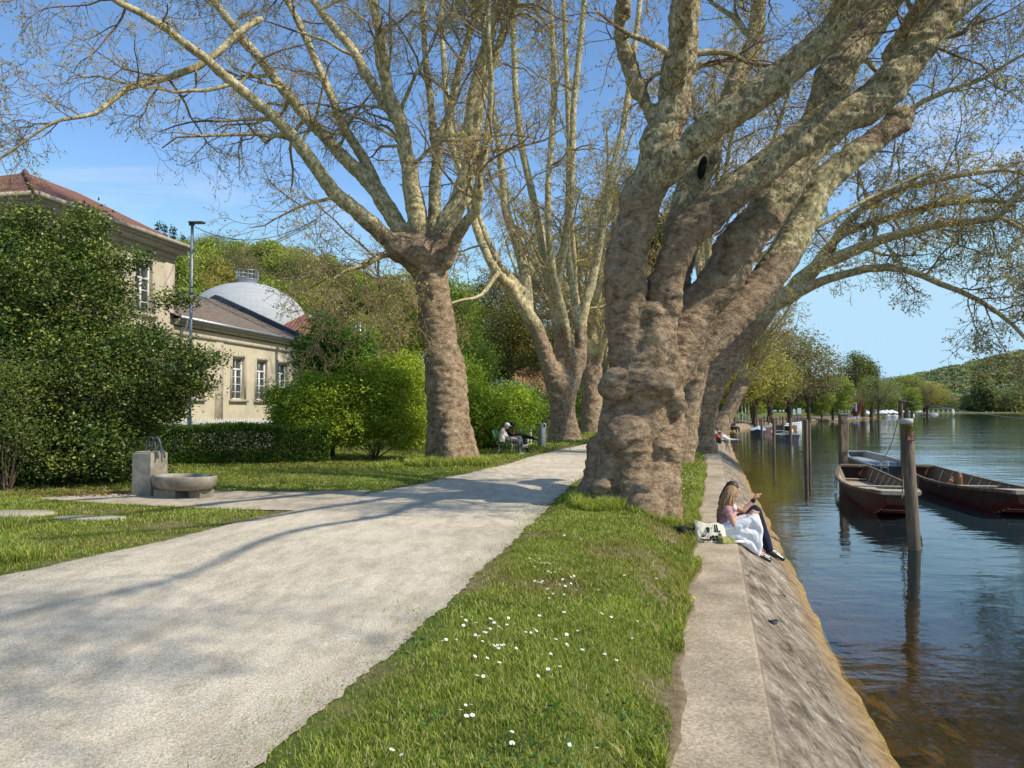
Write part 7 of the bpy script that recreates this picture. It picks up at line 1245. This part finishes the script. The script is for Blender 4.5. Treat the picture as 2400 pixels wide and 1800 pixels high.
# far hill wood on the right bank: one mass
g = np.random.default_rng(15); n = 4200; px_ = g.uniform(.30, .80, n); y = 840 + 420 * g.uniform(0, 1, n) ** 1.1; x = px_ * y; z = gz(x, y); k = (z > 6) | (g.uniform(size=n) < .3); x, y, z = x[k], y[k], z[k]; n = len(x); A = Acc(); per = 46; d = nrm(g.normal(size=(n * per, 3))); d[:, 2] = np.abs(d[:, 2]) * 1.1 - .1; R_ = g.uniform(5, 9, n); C = np.stack([x, y, z + R_ * .5], 1); Lp = np.repeat(C, per, 0) + d * np.repeat(R_, per)[:, None] * np.array([1, 1, 1.0]); base = pal(g, n, [(.27, .31, .15), (.30, .33, .16), (.22, .26, .13), (.33, .33, .18), (.14, .19, .13)]); leaves(A, Lp, 2.6, np.repeat(base, per, 0) * np.clip(.6 + .6 * d[:, 2:3], .3, 1.3) * g.uniform(.8, 1.2, (n * per, 1)), g, .2, .9)  # palette paled for haze, crown tops lightened: both put into leaf colour
o = A.build('far_forest', M['leaf'], smooth=False); tag(o, 'haze-tinted mixed forest covering the hill across the river', 'forest', kind='stuff')
# shore trees and village under that hill
A = None; GV = 'village houses at the foot of the far hill'; rs = random.Random(8)
PR2 = {}
def far_tree(label, u, Y, h, wide, cols, seed):
    g = np.random.default_rng(seed); p = W(u, 960, Y); t = thing('tree', label, 'tree', 'trees on the far shore', (p[0], Y, -.6)); A = Acc(); crown(A, [((0, 0, h * .5), (h * .45 * wide, h * .45 * wide, h * .48)), ((h * .3 * wide, 0, h * .35), (h * .35 * wide, h * .3, h * .33))], 260, 14, h * .07, cols, g, h * .06, .5, .5, .2); A.build('crown', M['leaf'], t, smooth=False); B = Acc(); tubes(B, np.array([[0, 0, -.5], [0, 0, h * .6]]), h * .03, 6); B.build('trunk', M['stem'], t)
OLV = [(.20, .23, .09), (.16, .20, .08), (.24, .26, .10)]
for i, (u, h, w_, lab) in enumerate([(2215, 17, 1.3, 'green tree at the left end of the far shore row'), (2245, 13, 1.6, 'low tree in front of the red roofs'), (2270, 17, 1.4, 'round tree right of the low one on the far shore'), (2303, 41, .35, 'tall narrow poplar on the far shore'), (2285, 20, 1.6, 'broad olive tree left of the far shore poplar'), (2322, 20, 1.5, 'broad olive tree right of the far shore poplar'), (2355, 25, 1.5, 'large green tree at the right of the far shore'), (2390, 27, 1.3, 'large green tree at the right picture edge on the far shore'), (2195, 12, 1.4, 'small brown tree by the far boats'), (2335, 14, 2.0, 'low bushes under the large far shore trees')]):
    far_tree(lab, u, 790 + (i % 3) * 6, h, w_, OLV, 300 + i)
m_ = pm('meadow', (.16, .30, .05), (.13, .25, .04), .1, .95); 
hs_ = [(2222, 957, (.62, .60, .55), 'white gabled village house left of the pink one'), (2236, 955, (.55, .3, .26), 'pink village house with red roof'), (2248, 952, (.5, .42, .3), 'tall village house with steep red roof'), (2258, 954, (.62, .58, .45), 'cream gabled village house with timbering'), (2268, 951, (.5, .4, .33), 'village house right of the cream gabled one'), (2180, 958, (.4, .42, .45), 'grey village house at the left end of the village'), (2192, 956, (.55, .55, .55), 'pale village house with dark roof'), (2204, 957, (.45, .45, .46), 'grey roofed village house left of the white gabled one'), (2320, 953, (.6, .55, .38), 'long cream building on the far shore, left half'), (2340, 953, (.58, .52, .36), 'long cream building on the far shore, right half')]
for i, (u, v, col, lab) in enumerate(hs_):
    Y = 860; p = W(u, v, Y); red_ = i in (1, 2, 3, 4); house('village_house', lab, (p[0], Y, p[2] - 4), 9 + (i % 3) * 2, 8, 8, 5 if red_ else 3.5, pm('vw%d' % i, col), pm('vr%d' % i, (.30, .13, .09) if red_ else (.16, .14, .14)), rs.uniform(-.3, .9), False, [('f', -2.5, 5, 1.2, 1.8), ('f', 0, 5, 1.2, 1.8), ('f', 2.5, 5, 1.2, 1.8)], group=GV)
c0 = W(2195, 950, 845); A = Acc(); xs_ = np.linspace(W(2165, 950, 850)[0], W(2225, 950, 850)[0], 14); ys_ = np.linspace(880, 1010, 14); X, Y = np.meshgrid(xs_, ys_); gridmesh(A, X, Y, gz(X.ravel(), Y.ravel()).reshape(X.shape) + 9.5); o = A.build('meadow', m_); tag(o, kind='structure')
p = W(2200, 968, 780); t = thing('river_kiosk', 'pale yellow row of bathing cabins at the far water edge', 'cabin', None, (p[0] - 2, 775, -.6), .0); A = Acc(); box(A, (0, 0, 2), (26, 5, 5)); A.build('wall', pm('yellow_wall', (.55, .48, .25)), t, smooth=False); A = Acc(); box(A, (0, 0, 4.7), (28, 7, .4)); A.build('roof', M['greyroof'], t, smooth=False); A = Acc()
for k in range(5): box(A, (-10 + k * 5, -2.55, 2), (2.6, .1, 3)); 
A.build('doors', M['darkmetal'], t, smooth=False)
p = W(2234, 965, 300); t = thing('buoy_sign', 'pale green and white oval board standing in the river below the cable', 'sign', None, (p[0], 300, -.9)); A = Acc(); ball(A, (0, 0, 2.0), (.6, .08, 1.1), 16, 10, rot=(0, -.2, 0)); A.build('board', pm('pale_green_board', (.55, .62, .4), (.7, .7, .65), 2), t); A = Acc(); tubes(A, np.array([[0, .1, -1], [0, .1, 1.2]]), .04, 6); A.build('stand', M['zinc'], t)
A = Acc(); ball(A, (0, 0, 0), (.16, .09, .07), 12, 8); ball(A, (.14, 0, .1), (.05, .04, .045), 8, 6); tubes(A, np.array([[.11, 0, .02], [.14, 0, .09]]), .025, 6); tubes(A, np.array([[.18, 0, .1], [.22, 0, .09]]), np.array([.015, .006]), 5); o = A.build('duck', M['black']); p = G(2045, 1008, ZW); o.location = tuple(p + np.array([0, 0, .04])); tag(o, 'small dark water bird floating far out on the river', 'bird')
print('far', cnt, time.time() - T0)
# ------------------------------------------------------------------ camera, light, sky
cam = bpy.data.cameras.new('Camera'); co = bpy.data.objects.new('Camera', cam); COL.objects.link(co)
co.location = (0, 0, CH); co.rotation_euler = (math.pi / 2 + PITCH, 0, 0); cam.sensor_width = 36; cam.lens = 27; cam.clip_end = 20000; cam.clip_start = .05
S.camera = co
EL = math.radians(45); AZ = (1.0, -.42)
sd = Vector((AZ[0] * math.cos(EL) / math.hypot(*AZ), AZ[1] * math.cos(EL) / math.hypot(*AZ), math.sin(EL)))
su = bpy.data.lights.new('Sun', 'SUN'); su.energy = 5.0; su.angle = math.radians(.53); su.color = (1, .93, .80)
so = bpy.data.objects.new('Sun', su); COL.objects.link(so); so.rotation_euler = sd.to_track_quat('Z', 'Y').to_euler(); so.location = (20, 0, 30)
w = bpy.data.worlds.new('World'); S.world = w; w.use_nodes = True; nt = w.node_tree; nt.nodes.clear()
out = N(nt, 'ShaderNodeOutputWorld'); bg = N(nt, 'ShaderNodeBackground'); sky = N(nt, 'ShaderNodeTexSky', sky_type='NISHITA')
sky.sun_disc = False; sky.sun_elevation = EL; sky.sun_rotation = math.atan2(sd.x, sd.y); sky.air_density = 1.0; sky.dust_density = .25; sky.ozone_density = 2.2; sky.altitude = 400
tc = N(nt, 'ShaderNodeTexCoord'); sx = N(nt, 'ShaderNodeSeparateXYZ'); nt.links.new(tc.outputs['Generated'], sx.inputs[0])
mp = N(nt, 'ShaderNodeMapping'); mp.inputs['Scale'].default_value = (1.6, 1.6, 6); nt.links.new(tc.outputs['Generated'], mp.inputs[0])
n1 = noise(nt, mp.outputs[0], 1.7, 7, .62, .35)
cl = ramp(nt, n1, [(.52, (0, 0, 0)), (.75, (.6, .6, .6))])
hs = N(nt, 'ShaderNodeHueSaturation'); hs.inputs['Saturation'].default_value = 1.12; hs.inputs['Value'].default_value = 1.38; nt.links.new(sky.outputs[0], hs.inputs['Color'])
skc = mixc(nt, cl, hs.outputs[0], (5.4, 5.8, 6.3))
skc = mixc(nt, 1.0, skc, (3.3, 5.1, 6.6), 'DARKEN'); nt.links.new(skc, bg.inputs[0]); bg.inputs[1].default_value = .15; nt.links.new(bg.outputs[0], out.inputs[0])
S.view_settings.view_transform = 'Standard'; S.view_settings.look = 'None'; S.view_settings.exposure = 0; S.view_settings.gamma = 1
S.render.engine = 'CYCLES'
try:
    S.cycles.transparent_max_bounces = 12; S.cycles.max_bounces = 6; S.cycles.use_adaptive_sampling = True
except Exception: pass
print('script done', time.time() - T0)
